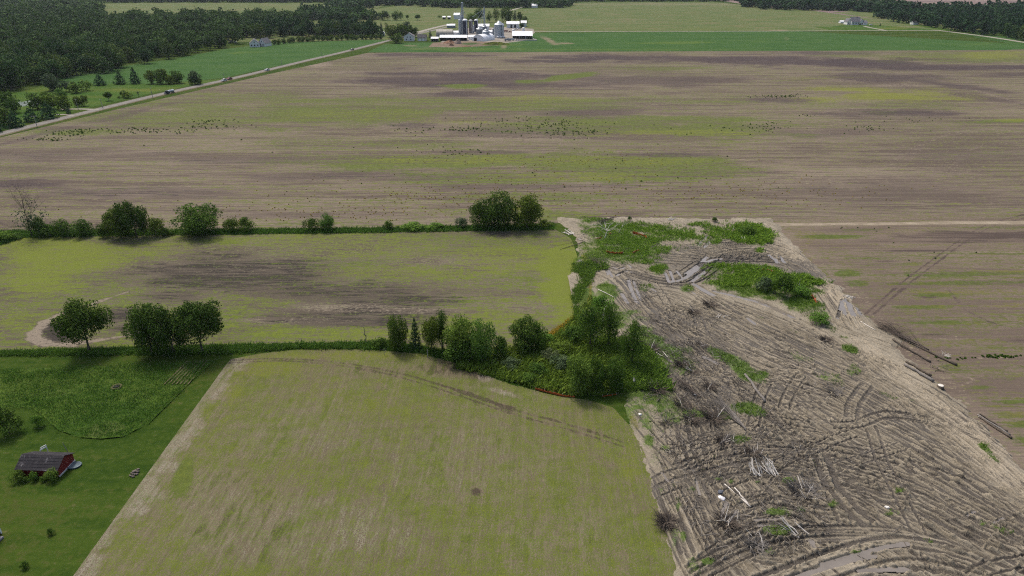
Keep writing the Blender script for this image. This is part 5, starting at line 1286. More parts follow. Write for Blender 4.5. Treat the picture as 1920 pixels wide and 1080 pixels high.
def bare_tree(px, by, ty, w, label, mat=None, name='bare_tree', levels=3, seed=1, group=None, lean=(0, 0), n0=7, thick=.016):
    x, y = G(px, by); z = mud_z(x, y) - .05
    h = height_at(px, by, by - ty); wd = w * mpp(px, by)
    r = random.Random(seed)
    o = empty(name, (x, y, z), 0, label, 'dead tree', group)
    t = MB(); b = MB()
    tp = [Vector((lean[0] * i / 6 * h + r.gauss(0, .02 * h) * (i > 0), lean[1] * i / 6 * h, h * .8 * i / 6)) for i in range(7)]
    r0 = h * thick
    t.tube(tp, [r0 * (1.2 - .14 * i) for i in range(7)], 6)
    def grow(p, d, L, rad, lv):
        bp = branch_pts(r, p, d, L, 4, .35, .12)
        b.tube(bp, [rad, rad * .8, rad * .6, rad * .4, rad * .2], 4)
        if lv:
            for k in range(3):
                q = bp[r.choice([2, 3, 4])]
                dd = (bp[-1] - bp[0]).normalized() + Vector((r.gauss(0, .6), r.gauss(0, .6), r.gauss(0, .3)))
                grow(q, dd, L * r.uniform(.45, .7), rad * .5, lv - 1)
    for i in range(n0):
        a = 2 * math.pi * i / n0 + r.random()
        grow(tp[r.choice([2, 3, 4, 5, 6])], (math.cos(a) * wd / h * 1.6, math.sin(a) * wd / h * 1.6, .9), wd * r.uniform(.4, .7), r0 * .5, levels - 1)
    t.build('trunk', mat or BARK_PALE, o, smooth=True)
    b.build('branches', mat or BARK_PALE, o)
    return o

bt = bare_tree(60, 444, 376, 66, 'bare pinkish grey tree with a few leaves at the left end of the far hedgerow', BARK_TWIG, levels=4, seed=4, n0=11, thick=.014)
P_, N_, t_, rr2 = crown_points(61, 420, 'open'); V_, F_ = leaf_quads(P_, N_, .022, rr2)
me = mesh_np('leaves', V_, F_, LF_GREY); set_col(me, 'tint', np.repeat(t_, 4))
lv = ob('leaves', me, bt); hb = height_at(60, 444, 66); lv.scale = (hb * .9, hb * .9, hb * .95); lv.location = (hb * .08, 0, hb * .05)
bare_tree(687, 643, 600, 14, 'thin leafless sapling standing alone left of the middle grove', BARK_GREY, seed=5, n0=5, levels=2)
bare_tree(722, 668, 650, 14, 'small grey dead shrub on the near field edge below the grove', BARK_GREY, seed=6, n0=8, levels=2, thick=.012)
bare_tree(1133, 450, 413, 40, 'white leafless tree leaning at the top corner of the cleared site', BARK_PALE, seed=7, n0=7, lean=(.25, 0), thick=.022)
bare_tree(1158, 440, 420, 22, 'small white leafless sapling right of the leaning white tree', BARK_PALE, seed=8, n0=5, lean=(.4, 0), levels=2)
bare_tree(1124, 622, 571, 10, 'broken white dead stem standing among the tall grove trees', BARK_PALE, seed=9, n0=3, levels=1, lean=(.12, 0), thick=.03)
bare_tree(1115, 648, 618, 22, 'bare pale branching sapling below the broken white stem', BARK_PALE, seed=10, n0=6, levels=2)
bare_tree(1374, 438, 424, 6, 'short pale snag in the weeds by the sandy bend', BARK_PALE, seed=11, n0=2, levels=1, thick=.03)
bare_tree(1497, 542, 524, 10, 'thin pale bare sapling on the right tip of the green island', BARK_PALE, seed=12, n0=3, levels=1)

LG = 'logs on the cleared site'
log((1434, 756), (1396, 707), .36, 'big smooth grey trunk lying alone with torn roots at its far end', BARK_GREY, LG, roots=0, taper=.8)
log((1744, 680), (1672, 640), .28, 'long dark log along the sandy edge, the lower of two with brush', BARK, LG, taper=.7)
log((1793, 686), (1690, 636), .34, 'longest dark fallen trunk with its brushy top beside the right field', BARK, LG, taper=.6)
log((1748, 720), (1695, 688), .40, 'thick log of a stacked pair beside the haul road, front one', BARK_GREY, LG)
log((1745, 708), (1697, 682), .34, 'log of a stacked pair beside the haul road, back one', BARK, LG, lift=.1)
log((1896, 823), (1835, 783), .26, 'long thin log near the right edge, front of three', BARK, LG)
log((1893, 817), (1833, 779), .24, 'long thin log near the right edge, middle of three', BARK_GREY, LG)
log((1888, 811), (1836, 777), .20, 'long thin log near the right edge, back of three', BARK, LG, lift=.1)
log((1157, 471), (1247, 462), .14, 'thin grey pole lying across the weeds at the top of the site', BARK_GREY, LG)
log((1180, 421), (1256, 429), .18, 'dark pole lying along the sandy top edge of the site', BARK, LG)
log((1122, 547), (1152, 562), .12, 'pale pole lying in the weeds beside the yellow field corner', BARK_PALE, LG)
log((1407, 953), (1358, 911), .15, 'pale peeled log, longer of a crossed pair near the white sack', BARK_PALE, LG)
log((1404, 950), (1376, 921), .13, 'pale peeled log, shorter of a crossed pair near the white sack', BARK_PALE, LG, lift=.08)
log((1230, 697), (1216, 725), .10, 'thin dark stick lying at the edge of the grove mud', BARK, LG)
log((1096, 456), (1050, 468), .16, 'dark fallen limb lying out on the yellow field corner', BARK, LG, taper=.4)
log((1095, 452), (1040, 462), .07, 'thin dark branch lying beside the fallen limb', BARK, LG, taper=.4)
log((1613, 606), (1640, 622), .12, 'pale split pole lying beside the flooded ruts', BARK_PALE, LG)
log((1390, 512), (1436, 530), .12, 'grey pole half hidden in the weeds of the green island', BARK_GREY, LG)
s_ = empty('stump', (*G(1762, 729), mud_z(*G(1762, 729))), 0, 'short stump with dark rim right of the stacked logs', 'stump')
MB().lathe([(.75, -.1), (.62, .2), (.55, .55)], 10).build('bole', BARK, s_, smooth=True)
MB().lathe([(.50, .551), (.48, .57)], 10).build('cut_face', BARK_PALE, s_)
s_ = empty('stump', (*G(1188, 724), mud_z(*G(1188, 724))), 0, 'tall splintered pale stump at the right end of the grove', 'stump')
b_ = MB()
for k in range(7): b_.tube([(math.cos(k) * .16, math.sin(k) * .16, -.1), (math.cos(k) * .12, math.sin(k) * .12, .7), (math.cos(k) * .17, math.sin(k) * .17, 1.0 + .5 * db.random())], [.14, .1, .02], 5)
b_.build('bole', BARK_PALE, s_)

# fallen trees: stem(s) with a fan of branches
def fallen(px, py, tip, label, n=26, mat=None, L=None, group='fallen trees on the cleared site', th=.05):
    x, y = G(px, py); tx, ty = G(*tip); z = mud_z(x, y)
    o = empty('fallen_tree', (x, y, z), 0, label, 'fallen tree', group)
    d = Vector((tx - x, ty - y, 0)); D = d.length; az = math.atan2(d.y, d.x)
    t = MB(); b = MB()
    for k in range(4):
        a = az + db.gauss(0, .06)
        p = [Vector((math.cos(a) * D * .75 * i / 4 + db.gauss(0, .06), math.sin(a) * D * .75 * i / 4 + db.gauss(0, .06), .25 + .14 * k * db.random() + .1 * i)) for i in range(5)]
        t.tube(p, [.11, .10, .08, .06, .03], 6)
    for k in range(n):
        q = db.uniform(.1, .75); a = az + db.gauss(0, .28)
        s0 = Vector((math.cos(az) * D * q, math.sin(az) * D * q, .3))
        l = D * (1.05 - q) * db.uniform(.6, 1.05)
        e = s0 + Vector((math.cos(a) * l, math.sin(a) * l, db.uniform(.0, .9)))
        m_ = (s0 + e) * .5 + Vector((db.gauss(0, .12), db.gauss(0, .12), .2))
        t_ = th * db.uniform(.4, 1)
        b.tube([s0, m_, e], [t_, t_ * .7, t_ * .25], 4)
        for j in range(3):
            f = m_.lerp(e, db.random()); b.tube([f, f + Vector((math.cos(a + db.gauss(0, .7)) * l * .25, math.sin(a + db.gauss(0, .7)) * l * .25, db.uniform(-.1, .3)))], [t_ * .4, t_ * .15], 3)
    t.build('stem', mat or BARK_GREY, o)
    b.build('branches', mat or BARK_GREY, o)
    return o
fallen(1397, 810, (1340, 752), 'grey fallen tree with its branches fanned out across the mud', 60)
fallen(1740, 660, (1650, 612), 'dark brushy top of the long fallen trunk beside the right field', 70, BARK_TWIG, th=.06)
fallen(1312, 752, (1270, 722), 'dark fallen bush with fine branches left of the white sticks', 40, BARK_TWIG)
fallen(1350, 836, (1374, 820), 'small fallen bush with pale stems below the grey fallen tree', 16, BARK_GREY)
fallen(1150, 412, (1120, 424), 'dark twiggy fallen top behind the leaning white tree', 30, BARK_TWIG)
fallen(1128, 508, (1116, 490), 'dark torn branches beside the flooded ruts in the upper corner', 30, BARK_TWIG)

brush(1278, 765, 1.6, 'upright torn root with pale stem above a dark twig heap', n=60, sticks=4, H=2)
brush(1296, 790, 1.5, 'round dark root ball with short pale sticks on top', n=80, sticks=5)
brush(1336, 790, 2.0, 'wide dark brush heap right of the round root ball', n=90, sticks=6)
brush(1329, 731, 1.2, 'small dark heap under two bright white sticks', n=50, sticks=4)
brush(1298, 700, 1.3, 'tangle of white sticks near the flat wide ruts', n=30, sticks=9)
brush(1315, 652, 1.2, 'pale roots standing in the mud right of the grove', n=25, sticks=8)
brush(1356, 830, 1.4, 'dark twigs with pale stems below the grey fallen tree', n=50, sticks=6)
brush(1408, 852, 1.3, 'grey twig heap at the head of the stick bundles', n=50, sticks=8)
brush(1362, 985, 1.7, 'dark root pile with a crown of white sticks beside the sandy pit', n=90, sticks=12)
brush(1250, 982, 1.5, 'dark black brown brush heap on the edge of the near field', n=150, sticks=0, H=.9)
brush(1505, 925, 2.2, 'largest tangle of long bent pale branches near the bottom', BARK_GREY, n=80, sticks=20, sl=2.2, H=1.4, az=2.0)
brush(1280, 690, 1.4, 'dark broken twigs in the darker mud beside the grove', n=60, sticks=3)
brush(1220, 660, 1.6, 'dark twig heap against the grove edge', n=70, sticks=4)
brush(1232, 738, 1.6, 'brown twig pile at the grove corner beside the ruts', n=70, sticks=4)
brush(1330, 575, 1.6, 'dark brush heap amid the ruts near the top centre', n=70, sticks=2)
brush(1300, 590, 1.5, 'low brown twig heap left of the dark brush heap', n=50, sticks=2)
brush(1548, 640, 1.2, 'dark twig heap below the green island', n=60, sticks=1)
brush(1416, 1030, 1.6, 'grey brush with pale straight sticks near the bottom ruts', BARK_GREY, n=60, sticks=8)
brush(1770, 668, 1.0, 'bent white branch curling up beside the longest trunk', BARK_PALE, n=6, sticks=3)
brush(1248, 800, 1.0, 'little pale debris heap beside the green strip', n=30, sticks=3)
brush(1565, 740, 1.3, 'dull grey brush patch beside the curved wet rut', BARK_GREY, n=50, sticks=3)
bundle(1416, 893, 1.9, 8, 1.9, .6, 'upright bundle of short white sticks, left of two')
bundle(1452, 893, 2.4, 9, 2.1, .6, 'upright bundle of longer white sticks, right of two')
bundle(1494, 1005, 2.4, 6, 2.75, .25, 'flat bundle of pale sticks on the green patch')
bundle(1432, 1024, 2.0, 5, 2.7, .2, 'thin flat bundle of sticks beside the bottom ruts', BARK_GREY)
bundle(1243, 676, 1.6, 4, 2.2, .1, 'few pale sticks lying in wet mud beside the grove')
bundle(1600, 560, 2.0, 4, 2.4, .1, 'few pale split sticks beside the flooded ruts', BARK_PALE)
bundle(1256, 414, 1.8, 5, .6, .15, 'pale sticks scattered on the sandy top edge')
bundle(1072, 440, 2.6, 7, 2.2, .1, 'white sticks washed against the yellow field corner')
bundle(1350, 600, 1.6, 4, .8, .3, 'few pale roots poking from the ruts near the top centre')
bundle(1395, 456, 1.4, 4, 1.9, .5, 'short white sticks standing in the weeds by the sandy bend')

# slash: broken sticks and bark strewn over the mud, far too many to count
def slash(name, polys, label, seed, lmin, lmax, rmin, rmax):
    r = np.random.default_rng(seed)
    Q = np.vstack([region(p, n, seed + i) for i, (p, n) in enumerate(polys)])
    n = len(Q)
    clump = vnoise(Q[:, 0] * .35, Q[:, 1] * .35, 4)
    Q = Q[clump > r.uniform(.2, .75, n)]; n = len(Q)
    z = np.array([mud_z(x, y) for x, y in Q]) + r.uniform(.03, .22, n)
    a = r.normal(-1.1, .9, n); L = lmin + (lmax - lmin) * r.random(n) ** 2.2; el = r.normal(0, .16, n)
    d = np.stack([np.cos(a) * np.cos(el), np.sin(a) * np.cos(el), np.sin(el)], 1)
    s = np.stack([-np.sin(a), np.cos(a), 0 * a], 1); u = np.cross(d, s)
    rad = (rmin + (rmax - rmin) * r.random(n) ** 2)[:, None]
    c0 = np.column_stack([Q, z]); mid = c0 + d * (L * .55)[:, None] + s * (L * r.normal(0, .06, n))[:, None]; c1 = c0 + d * L[:, None]
    V = []
    for c, k in ((c0, 1.0), (mid, .8), (c1, .25)):
        for t in range(3): V.append(c + (s * math.cos(t * 2.094) + u * math.sin(t * 2.094)) * rad * k)
    V = np.stack(V, 1).reshape(-1, 3); o9 = (np.arange(n) * 9)[:, None]
    Fq = np.concatenate([o9 + np.array([j * 3 + t, j * 3 + (t + 1) % 3, j * 3 + 3 + (t + 1) % 3, j * 3 + 3 + t]) for j in (0, 1) for t in range(3)])
    me = mesh_np(name, V, Fq, m_slash); set_col(me, 'tint', np.repeat(r.random(n) ** 1.4, 9))
    return tag(ob(name, me), label, None, None, 'stuff')
ms = Mat('strewn_wood', .9, .15)
ms.color(ms.mix(ms.attr('tint').outputs['Fac'], (0.085, 0.068, 0.055), (0.50, 0.46, 0.41)))
m_slash = ms.m
slash('woody_debris', [([(1190, 640), (1330, 640), (1420, 750), (1560, 880), (1560, 1040), (1330, 1060), (1245, 900), (1205, 760)], 8500), ([(1070, 418), (1440, 416), (1480, 480), (1200, 520), (1095, 500)], 2600), ([(1120, 480), (1250, 560), (1330, 650), (1230, 720), (1190, 600)], 2200), ([(1300, 560), (1600, 700), (1900, 1000), (1560, 1060), (1400, 800)], 1600), ([(1640, 610), (1720, 640), (1790, 690), (1760, 700), (1680, 650)], 250)],
      'broken sticks and bark strewn over the cleared mud', 31, .35, 2.6, .02, .065)

# white sack, stones
m_sack = plain('white_sack', (0.62, 0.61, 0.62), 0.7, .12)
x, y = G(1352, 937)
r5 = random.Random(2); bm = bmesh.new(); bmesh.ops.create_icosphere(bm, subdivisions=3, radius=1)
for v in bm.verts: v.co = Vector((v.co.x * .6, v.co.y * .4, max(v.co.z, -.3) * .3)) * (1 + .18 * math.sin(v.co.x * 5 + 1) * math.cos(v.co.y * 4)); 
me = bpy.data.meshes.new('sack'); bm.to_mesh(me); bm.free(); me.materials.append(m_sack)
for p in me.polygons: p.use_smooth = True
o = ob('sack', me, None, (x, y, mud_z(x, y) + .1)); o.rotation_euler = (0, 0, -.6); tag(o, 'white slumped sack lying in the mud', 'sack')
def stone(px, py, s, mat, label, seed=1, parent=None, loc=None, name='stone'):
    r = random.Random(seed); bm = bmesh.new(); bmesh.ops.create_icosphere(bm, subdivisions=2, radius=1)
    for v in bm.verts:
        k = 1 + .25 * math.sin(v.co.x * 3 + seed) * math.cos(v.co.y * 2.5 + seed) + r.gauss(0, .06)
        v.co = Vector((v.co.x * s * k, v.co.y * s * .8 * k, v.co.z * s * .62 * k))
    me = bpy.data.meshes.new(name); bm.to_mesh(me); bm.free(); me.materials.append(mat)
    if loc is None:
        x, y = G(px, py); loc = (x, y, mud_z(x, y) + s * .3)
    o = ob(name, me, parent, loc)
    if label: tag(o, label, 'stone')
    return o
m_stone = plain('field_stone', (0.20, 0.165, 0.14), .9, .3)
m_bstone = plain('blue_grey_stone', (0.11, 0.12, 0.15), .8, .3)
m_wstone = plain('white_stone', (0.6, 0.58, 0.54), .8, .2)
stone(1351, 925, .5, m_bstone, 'dark blue grey lump beside the white sack', 3)
stone(1662, 955, .35, m_wstone, 'white stone on the rutted mud near the bottom', 4)
stone(1304, 742, .3, m_wstone, 'pale block among the weeds beside the near field', 6)
stone(1200, 781, .35, m_wstone, 'white block at the corner of the near field', 7)
sp_ = empty('stone_pile', (*G(252, 888), .04), 0, 'brown heap of field stones on the lawn edge', 'stone pile')
for k in range(14):
    a = k * 2.4; q = .28 * math.sqrt(k)
    stone(0, 0, random.uniform(.14, .28), m_stone, None, 20 + k, sp_, (math.cos(a) * q * .55, math.sin(a) * q * 1.0, .08 + max(0, .25 - q * .3)))
bp_ = empty('burn_pit', (*G(219, 727), .0), 0, 'small dark burn pit with a bare rim in the uncut grass', 'fire pit')
MB().lathe([(1.1, .2), (.9, .34), (.75, .32), (.6, .28)], 16).build('rim', m_bare, bp_, smooth=True)
MB().lathe([(.62, .29), (.3, .36)], 12).build('ash', plain('ash', (0.03, 0.025, 0.03), .95, .3), bp_, smooth=True)

# orange silt fence in torn lengths
m_orange = plain('orange_mesh', (0.70, 0.15, 0.04), .7, .2)
def silt(pts, h, label):
    C = smooth_line(GA(pts), 6); x0, y0 = C[0]
    o = empty('silt_fence', (x0, y0, 0), 0, label, 'silt fence', 'torn lengths of orange silt fence')
    r = random.Random(len(pts) + int(pts[0][0])); vs, fs = [], []
    for i, (x, y) in enumerate(C):
        z = mud_z(x, y); hh = h * r.uniform(.55, 1.05); s = r.gauss(0, .08)
        vs += [(x - x0, y - y0, z - .05), (x - x0 + s, y - y0 - .05, z + hh * .5), (x - x0 + s * 2, y - y0 - .18, z + hh)]
        if i: k = 3 * i; fs += [(k - 3, k, k + 1, k - 2), (k - 2, k + 1, k + 2, k - 1)]
    m = MB(); m.add(vs, fs); f = m.build('fabric', m_orange, o)
    sm_ = f.modifiers.new('thickness', 'SOLIDIFY'); sm_.thickness = .02
    for i in range(0, len(C), 4):
        x, y = C[i]; z = mud_z(x, y)
        MB().box(x - x0 - .025, x - x0 + .025, y - y0 + .03, y - y0 + .08, z - .1, z + h * 1.15).build('stake', BARK_PALE, o)
silt([(1003, 730), (1030, 737), (1055, 743), (1078, 745)], .5, 'longest orange silt fence, curving along the front of the grove')
silt([(1130, 744), (1143, 742), (1156, 740)], .35, 'short orange fence piece half hidden under the grove bushes')
silt([(1137, 477), (1150, 480), (1168, 479)], .9, 'bright orange fence piece left of the upper ruts')
silt([(1187, 440), (1200, 444), (1214, 451)], .8, 'slanting orange fence piece in the upper weeds')
silt([(1118, 451), (1128, 449)], .45, 'small orange scrap in the weeds left of the leaning white tree')
silt([(1140, 443), (1146, 441)], .5, 'small orange scrap at the foot of the leaning white tree')
silt([(1188, 479), (1198, 474)], .7, 'faint orange fence piece at the right of the upper weeds')
silt([(1426, 511), (1437, 512), (1447, 516)], .8, 'orange fence piece on the back of the green island')
silt([(1519, 557), (1524, 563), (1530, 573)], .8, 'orange fence piece at the right end of the green island')
m_post = plain('weathered_post', (0.36, 0.33, 0.28), .9, .2)
x, y = G(802, 670); tag(MB().box(-.08, .08, -.08, .08, 0, 1.7).build('fence_post', m_post, None, loc=(x, y, .03)), 'weathered post at the front of the dark grove trees', 'post')
# ------------------------------------------------------------------ the grain farm, houses, shed, vehicles, poles
M_WHITE = plain('white_metal', (0.72, 0.73, 0.74), .5, .1, .4)
M_WROOF = plain('white_roof', (0.68, 0.69, 0.71), .5, .12, .4)
M_GALV = plain('galvanised_steel', (0.36, 0.40, 0.44), .45, .18, .5, .35)
M_GALVD = plain('dull_galvanised', (0.28, 0.32, 0.36), .5, .18, .5, .3)
M_BLUE = plain('dark_blue_enamel', (0.018, 0.026, 0.07), .35, .2, .5)
M_CONC = plain('stave_concrete', (0.24, 0.20, 0.19), .9, .2, 1)
M_PCONC = plain('pale_concrete', (0.50, 0.48, 0.45), .9, .15, 1)
M_DARK = plain('dark_opening', (0.02, 0.02, 0.025), .9, .2)  # near-black: paints the shade inside open fronts and tall doorways, also dark fittings
M_CREAM = plain('cream_siding', (0.58, 0.55, 0.44), .7, .1, 1)
M_SIDING = plain('white_siding', (0.66, 0.66, 0.64), .7, .1, 1)
M_SHING = plain('dark_shingle', (0.075, 0.075, 0.085), .9, .3, 2)
M_GSHING = plain('grey_shingle', (0.16, 0.16, 0.18), .9, .25, 2)
M_BEIGE = plain('beige_metal', (0.42, 0.39, 0.33), .6, .12, .5)
M_GLASS = plain('window_glass', (0.03, 0.04, 0.05), .1, .2, 1, 0, .6)
M_RED = plain('barn_red', (0.26, 0.028, 0.022), .8, .25, 3)
M_TRIM = plain('white_trim', (0.72, 0.72, 0.70), .6, .1, 2)
M_TYRE = plain('tyre_rubber', (0.02, 0.02, 0.02), .9, .2, 3)

def place(px, by): 
    x, y = G(px, by); return x, y

def silo(px, by, top, w, mat, label, name='silo', cap='dome', capmat=None, ladder=True, group='silos and bins of the farm', cat='silo'):
    x, y = place(px, by); H = height_at(px, by, by - top); r = w * mpp(px, by) / 2
    y += r
    o = empty(name, (x, y, 0), 0, label, cat, group)
    hr = {'dome': r * .75, 'cone': r * .62}[cap]
    hw = H - hr
    b = MB(); n = max(6, int(hw / 1.1)); prof = []
    for i in range(n):
        z0 = hw * i / n; z1 = hw * (i + 1) / n
        prof += [(r, z0), (r, z1 - .12), (r * 1.012, z1 - .06)]
    b.lathe(prof + [(r, hw)], 24); b.build('wall', mat, o, smooth=False)
    c = MB()
    if cap == 'dome': c.lathe([(r * 1.02 * math.cos(t), hw + .02 + hr * math.sin(t)) for t in [0, .3, .6, .9, 1.2, 1.5]], 24)
    else: c.lathe([(r * 1.05, hw + .01), (r * .55, hw + hr * .5), (r * .12, hw + hr)], 24)
    rf = c.build('roof', capmat or M_GALV, o, smooth=cap == 'dome')
    MB().lathe([(r * .13, hw + hr - .05), (r * .13, hw + hr + .5), (r * .02, hw + hr + .7)], 10).build('roof_vent', M_GALVD, rf)
    if ladder:
        MB().box(r * .55, r * .55 + .5, -r * .86 - .5, -r * .80, 0, hw * .98).build('ladder_cage' if cap == 'cone' else 'chute', M_GALVD if cap == 'cone' else M_WHITE, o)
    MB().box(-.5, .5, -r - .06, -r * .9, .1, 2.1).build('door', M_GALVD, o)
    if cap == 'cone':
        for k in range(6):
            a = -2.6 + k * .42
            q = MB().box(-.35, .35, -.35, .35, 0, .6).build('roof_hatch', M_GALVD, rf)
            q.location = (math.cos(a) * r * .62, math.sin(a) * r * .62, hw + hr * .42)
    return o
silo(803 + 63, 63.5, 28, 6.5, M_GALV, 'tallest galvanised bin left of the elevator tower', 'grain_bin', 'cone', cat='grain bin')
silo(863.5, 66, 34, 7.6, M_GALV, 'galvanised bin between the tall bin and the dark blue silo', 'grain_bin', 'cone', cat='grain bin')
silo(872.3, 67.5, 35.5, 9.6, M_BLUE, 'front dark blue silo with a white dome', 'silo', 'dome', M_WHITE)
silo(882.8, 62.5, 36.8, 7.5, M_CONC, 'brown grey concrete silo with a pale dome', 'silo', 'dome', M_PCONC)
silo(893, 60.5, 36, 8, M_BLUE, 'rear dark blue silo with a white dome', 'silo', 'dome', M_WHITE)
silo(888, 62, 47, 2.6, M_WHITE, 'thin white standing tank between the two blue silos', 'silo', 'dome', M_WHITE, ladder=False)
silo(898.5, 66.5, 50.5, 12.5, M_GALVD, 'dull grey bin left of the short front bin', 'grain_bin', 'cone', cat='grain bin')
silo(908.5, 62.5, 47, 9, M_GALVD, 'grey bin behind the short front bin', 'grain_bin', 'cone', cat='grain bin')
silo(911, 75.5, 54.5, 14, M_GALV, 'short wide galvanised bin at the front beside the hoop barn', 'grain_bin', 'cone', cat='grain bin')
silo(926.5, 68.5, 52, 6.5, M_GALVD, 'narrow dark bin hidden behind the left of the biggest bin', 'grain_bin', 'cone', cat='grain bin')
silo(935.7, 71.3, 40.0, 18.6, M_GALV, 'biggest galvanised grain bin with a wide cone roof', 'grain_bin', 'cone', cat='grain bin')
silo(981.5, 61.5, 51.5, 5.4, M_WHITE, 'white upright tank behind the open cattle barn', 'silo', 'dome', M_WHITE, cat='tank')
silo(962.5, 62, 54.8, 4.6, M_WHITE, 'short white tank left of the open cattle barn', 'silo', 'dome', M_WHITE, cat='tank')

def tower(px, by, top, w, label, spouts, legw=1.0, cat='elevator'):
    """bucket elevator leg in a braced steel tower"""
    x, y = place(px, by); H = height_at(px, by, by - top); k = w * mpp(px, by) / 2
    o = empty('grain_elevator', (x, y, 0), 0, label, cat)
    b = MB()
    for sx in (-1, 1):
        for sy in (-1, 1): b.tube([(sx * k, sy * k, 0), (sx * k * .8, sy * k * .8, H * .93)], .16, 5)
    n = 9
    for i in range(n):
        z0, z1 = H * .93 * i / n, H * .93 * (i + 1) / n; q0 = k * (1 - .2 * i / n); q1 = k * (1 - .2 * (i + 1) / n)
        for (ax, ay), (bx, by_) in [((-1, -1), (1, -1)), ((1, -1), (1, 1)), ((1, 1), (-1, 1)), ((-1, 1), (-1, -1))]:
            b.tube([(ax * q0, ay * q0, z0), (bx * q1, by_ * q1, z1)], .09, 4)
            b.tube([(ax * q1, ay * q1, z1), (bx * q1, by_ * q1, z1)], .09, 4)
    b.build('lattice_tower', M_GALV, o)
    MB().box(-legw, -.15, -.4, .4, 0, H * .96).build('leg_casing', M_GALV, o)
    MB().box(.15, legw, -.4, .4, 0, H * .96).build('leg_casing', M_GALV, o)
    MB().box(-legw * 1.5, legw * 1.5, -.9, .9, H * .955, H * .985).build('head_platform', M_GALVD, o)
    MB().lathe([(legw * .9, H * .985), (legw * 1.2, H * .992), (legw * .7, H + .6)], 10).build('head', M_GALV, o)
    for (sx, sy, sz, ex, ey, ez) in spouts:
        MB().tube([(sx, sy, sz * H), (ex, ey, ez * H)], .22, 6).build('spout', M_GALV, o)
    return o
u = mpp(868, 62)
tower(868, 62, 5, 4.2, 'tall bucket elevator tower standing behind the galvanised bins', [(0, 0, .80, -4, 3, .55), (0, 0, .80, 4, 4, .58), (0, 0, .72, -8, 2, .5)])
tower(908.5, 60, 13.5, 3.4, 'bucket elevator with long slanting pipes spreading to the bins', [(0, 0, .93, -9.5, -1, .50), (0, 0, .9, -6.5, 2, .33), (0, 0, .93, -15, 0, .60), (0, 0, .86, -4.5, -6, .30), (0, 0, .9, 1, -4, .3)], .6)

def gable(name, px0, px1, by, depth, wall, ridge, axis, wmat, rmat, label, cat='barn', over=.4, doors=(), windows=(), open_front=False, rz=0.0, group=None, chimney=False):
    """gabled building; axis 'x': ridge runs left-right, axis 'y': gable faces the road"""
    x0, y0 = place(px0, by); x1, _ = place(px1, by); W = x1 - x0
    o = empty(name, ((x0 + x1) / 2, y0, 0), rz, label, cat, group)
    h = W / 2
    if axis == 'x':
        body = MB()
        if open_front:
            body.box(-h, h, depth - .2, depth, 0, wall); body.box(-h, -h + .2, 0, depth - .2, 0, wall); body.box(h - .2, h, 0, depth - .2, 0, wall)
            body.build('wall', wmat, o)
            n = max(3, int(W / 6))
            for i in range(n + 1):
                MB().box(-h + (W - .3) * i / n, -h + .3 + (W - .3) * i / n, .02, .3, 0, wall - .02).build('post', wmat, o)
            MB().box(-h + .25, h - .25, depth - .5, depth - .25, 0, wall - .1).build('shade_backing', M_DARK, o)  # added dark panel standing in for the shade inside the open shed
        else:
            body.prism([(0, 0), (depth, 0), (depth, wall), (depth / 2, ridge), (0, wall)], -h, h); body.build('wall', wmat, o)
        rf = MB(); s = (ridge - wall) / (depth / 2); e = over
        for sg in (0, 1):
            f = lambda q: q if sg == 0 else depth - q
            rf.add([(-h - e, f(-e), wall - e * s + .05), (h + e, f(-e), wall - e * s + .05), (h + e, f(depth / 2), ridge + .05), (-h - e, f(depth / 2), ridge + .05),
                    (-h - e, f(-e), wall - e * s + .22), (h + e, f(-e), wall - e * s + .22), (h + e, f(depth / 2), ridge + .22), (-h - e, f(depth / 2), ridge + .22)],
                   [(0, 1, 2, 3), (4, 5, 6, 7), (0, 1, 5, 4), (1, 2, 6, 5), (2, 3, 7, 6), (3, 0, 4, 7)])
        r_o = rf.build('roof', rmat, o)
    else:
        body = MB()
        vs = [(-h, 0, 0), (h, 0, 0), (h, 0, wall), (0, 0, ridge), (-h, 0, wall)]; vs += [(a, depth, c) for a, b, c in vs]
        body.add(vs, [(0, 1, 2, 3, 4), (9, 8, 7, 6, 5), (0, 5, 6, 1), (1, 6, 7, 2), (4, 9, 5, 0), (2, 7, 8, 3), (3, 8, 9, 4)]); body.build('wall', wmat, o)
        rf = MB(); s = (ridge - wall) / h; e = over
        for sg in (-1, 1):
            q = [(sg * (h + e), -e, wall - e * s + .06), (0, -e, ridge + .06), (0, depth + e, ridge + .06), (sg * (h + e), depth + e, wall - e * s + .06)]
            rf.add(q + [(a, b, c + .17) for a, b, c in q], [(0, 1, 2, 3), (4, 5, 6, 7), (0, 1, 5, 4), (1, 2, 6, 5), (2, 3, 7, 6), (3, 0, 4, 7)])
        r_o = rf.build('roof', rmat, o)
    for (a, b, z0, z1) in doors: MB().box(-h + a * W, -h + b * W, -.06, .05, z0, z1).build('door', M_DARK if z1 > 2.6 else M_TRIM, o)
    for (a, z0, ww, hh) in windows:
        c = -h + a * W
        f_ = MB()
        f_.box(c - ww / 2 - .12, c + ww / 2 + .12, -.08, .02, z0 - .12, z0); f_.box(c - ww / 2 - .12, c + ww / 2 + .12, -.08, .02, z0 + hh, z0 + hh + .12)
        f_.box(c - ww / 2 - .12, c - ww / 2, -.08, .02, z0, z0 + hh); f_.box(c + ww / 2, c + ww / 2 + .12, -.08, .02, z0, z0 + hh)
        f = f_.build('window', M_TRIM, o)
        MB().box(c - ww / 2, c + ww / 2, -.04, .03, z0, z0 + hh).build('pane', M_GLASS, f)
    if chimney: MB().box(h * .3, h * .3 + .8, depth * .5 - .4, depth * .5 + .4, ridge - .4, ridge + 1.2).build('chimney', M_CONC, r_o)
    return o

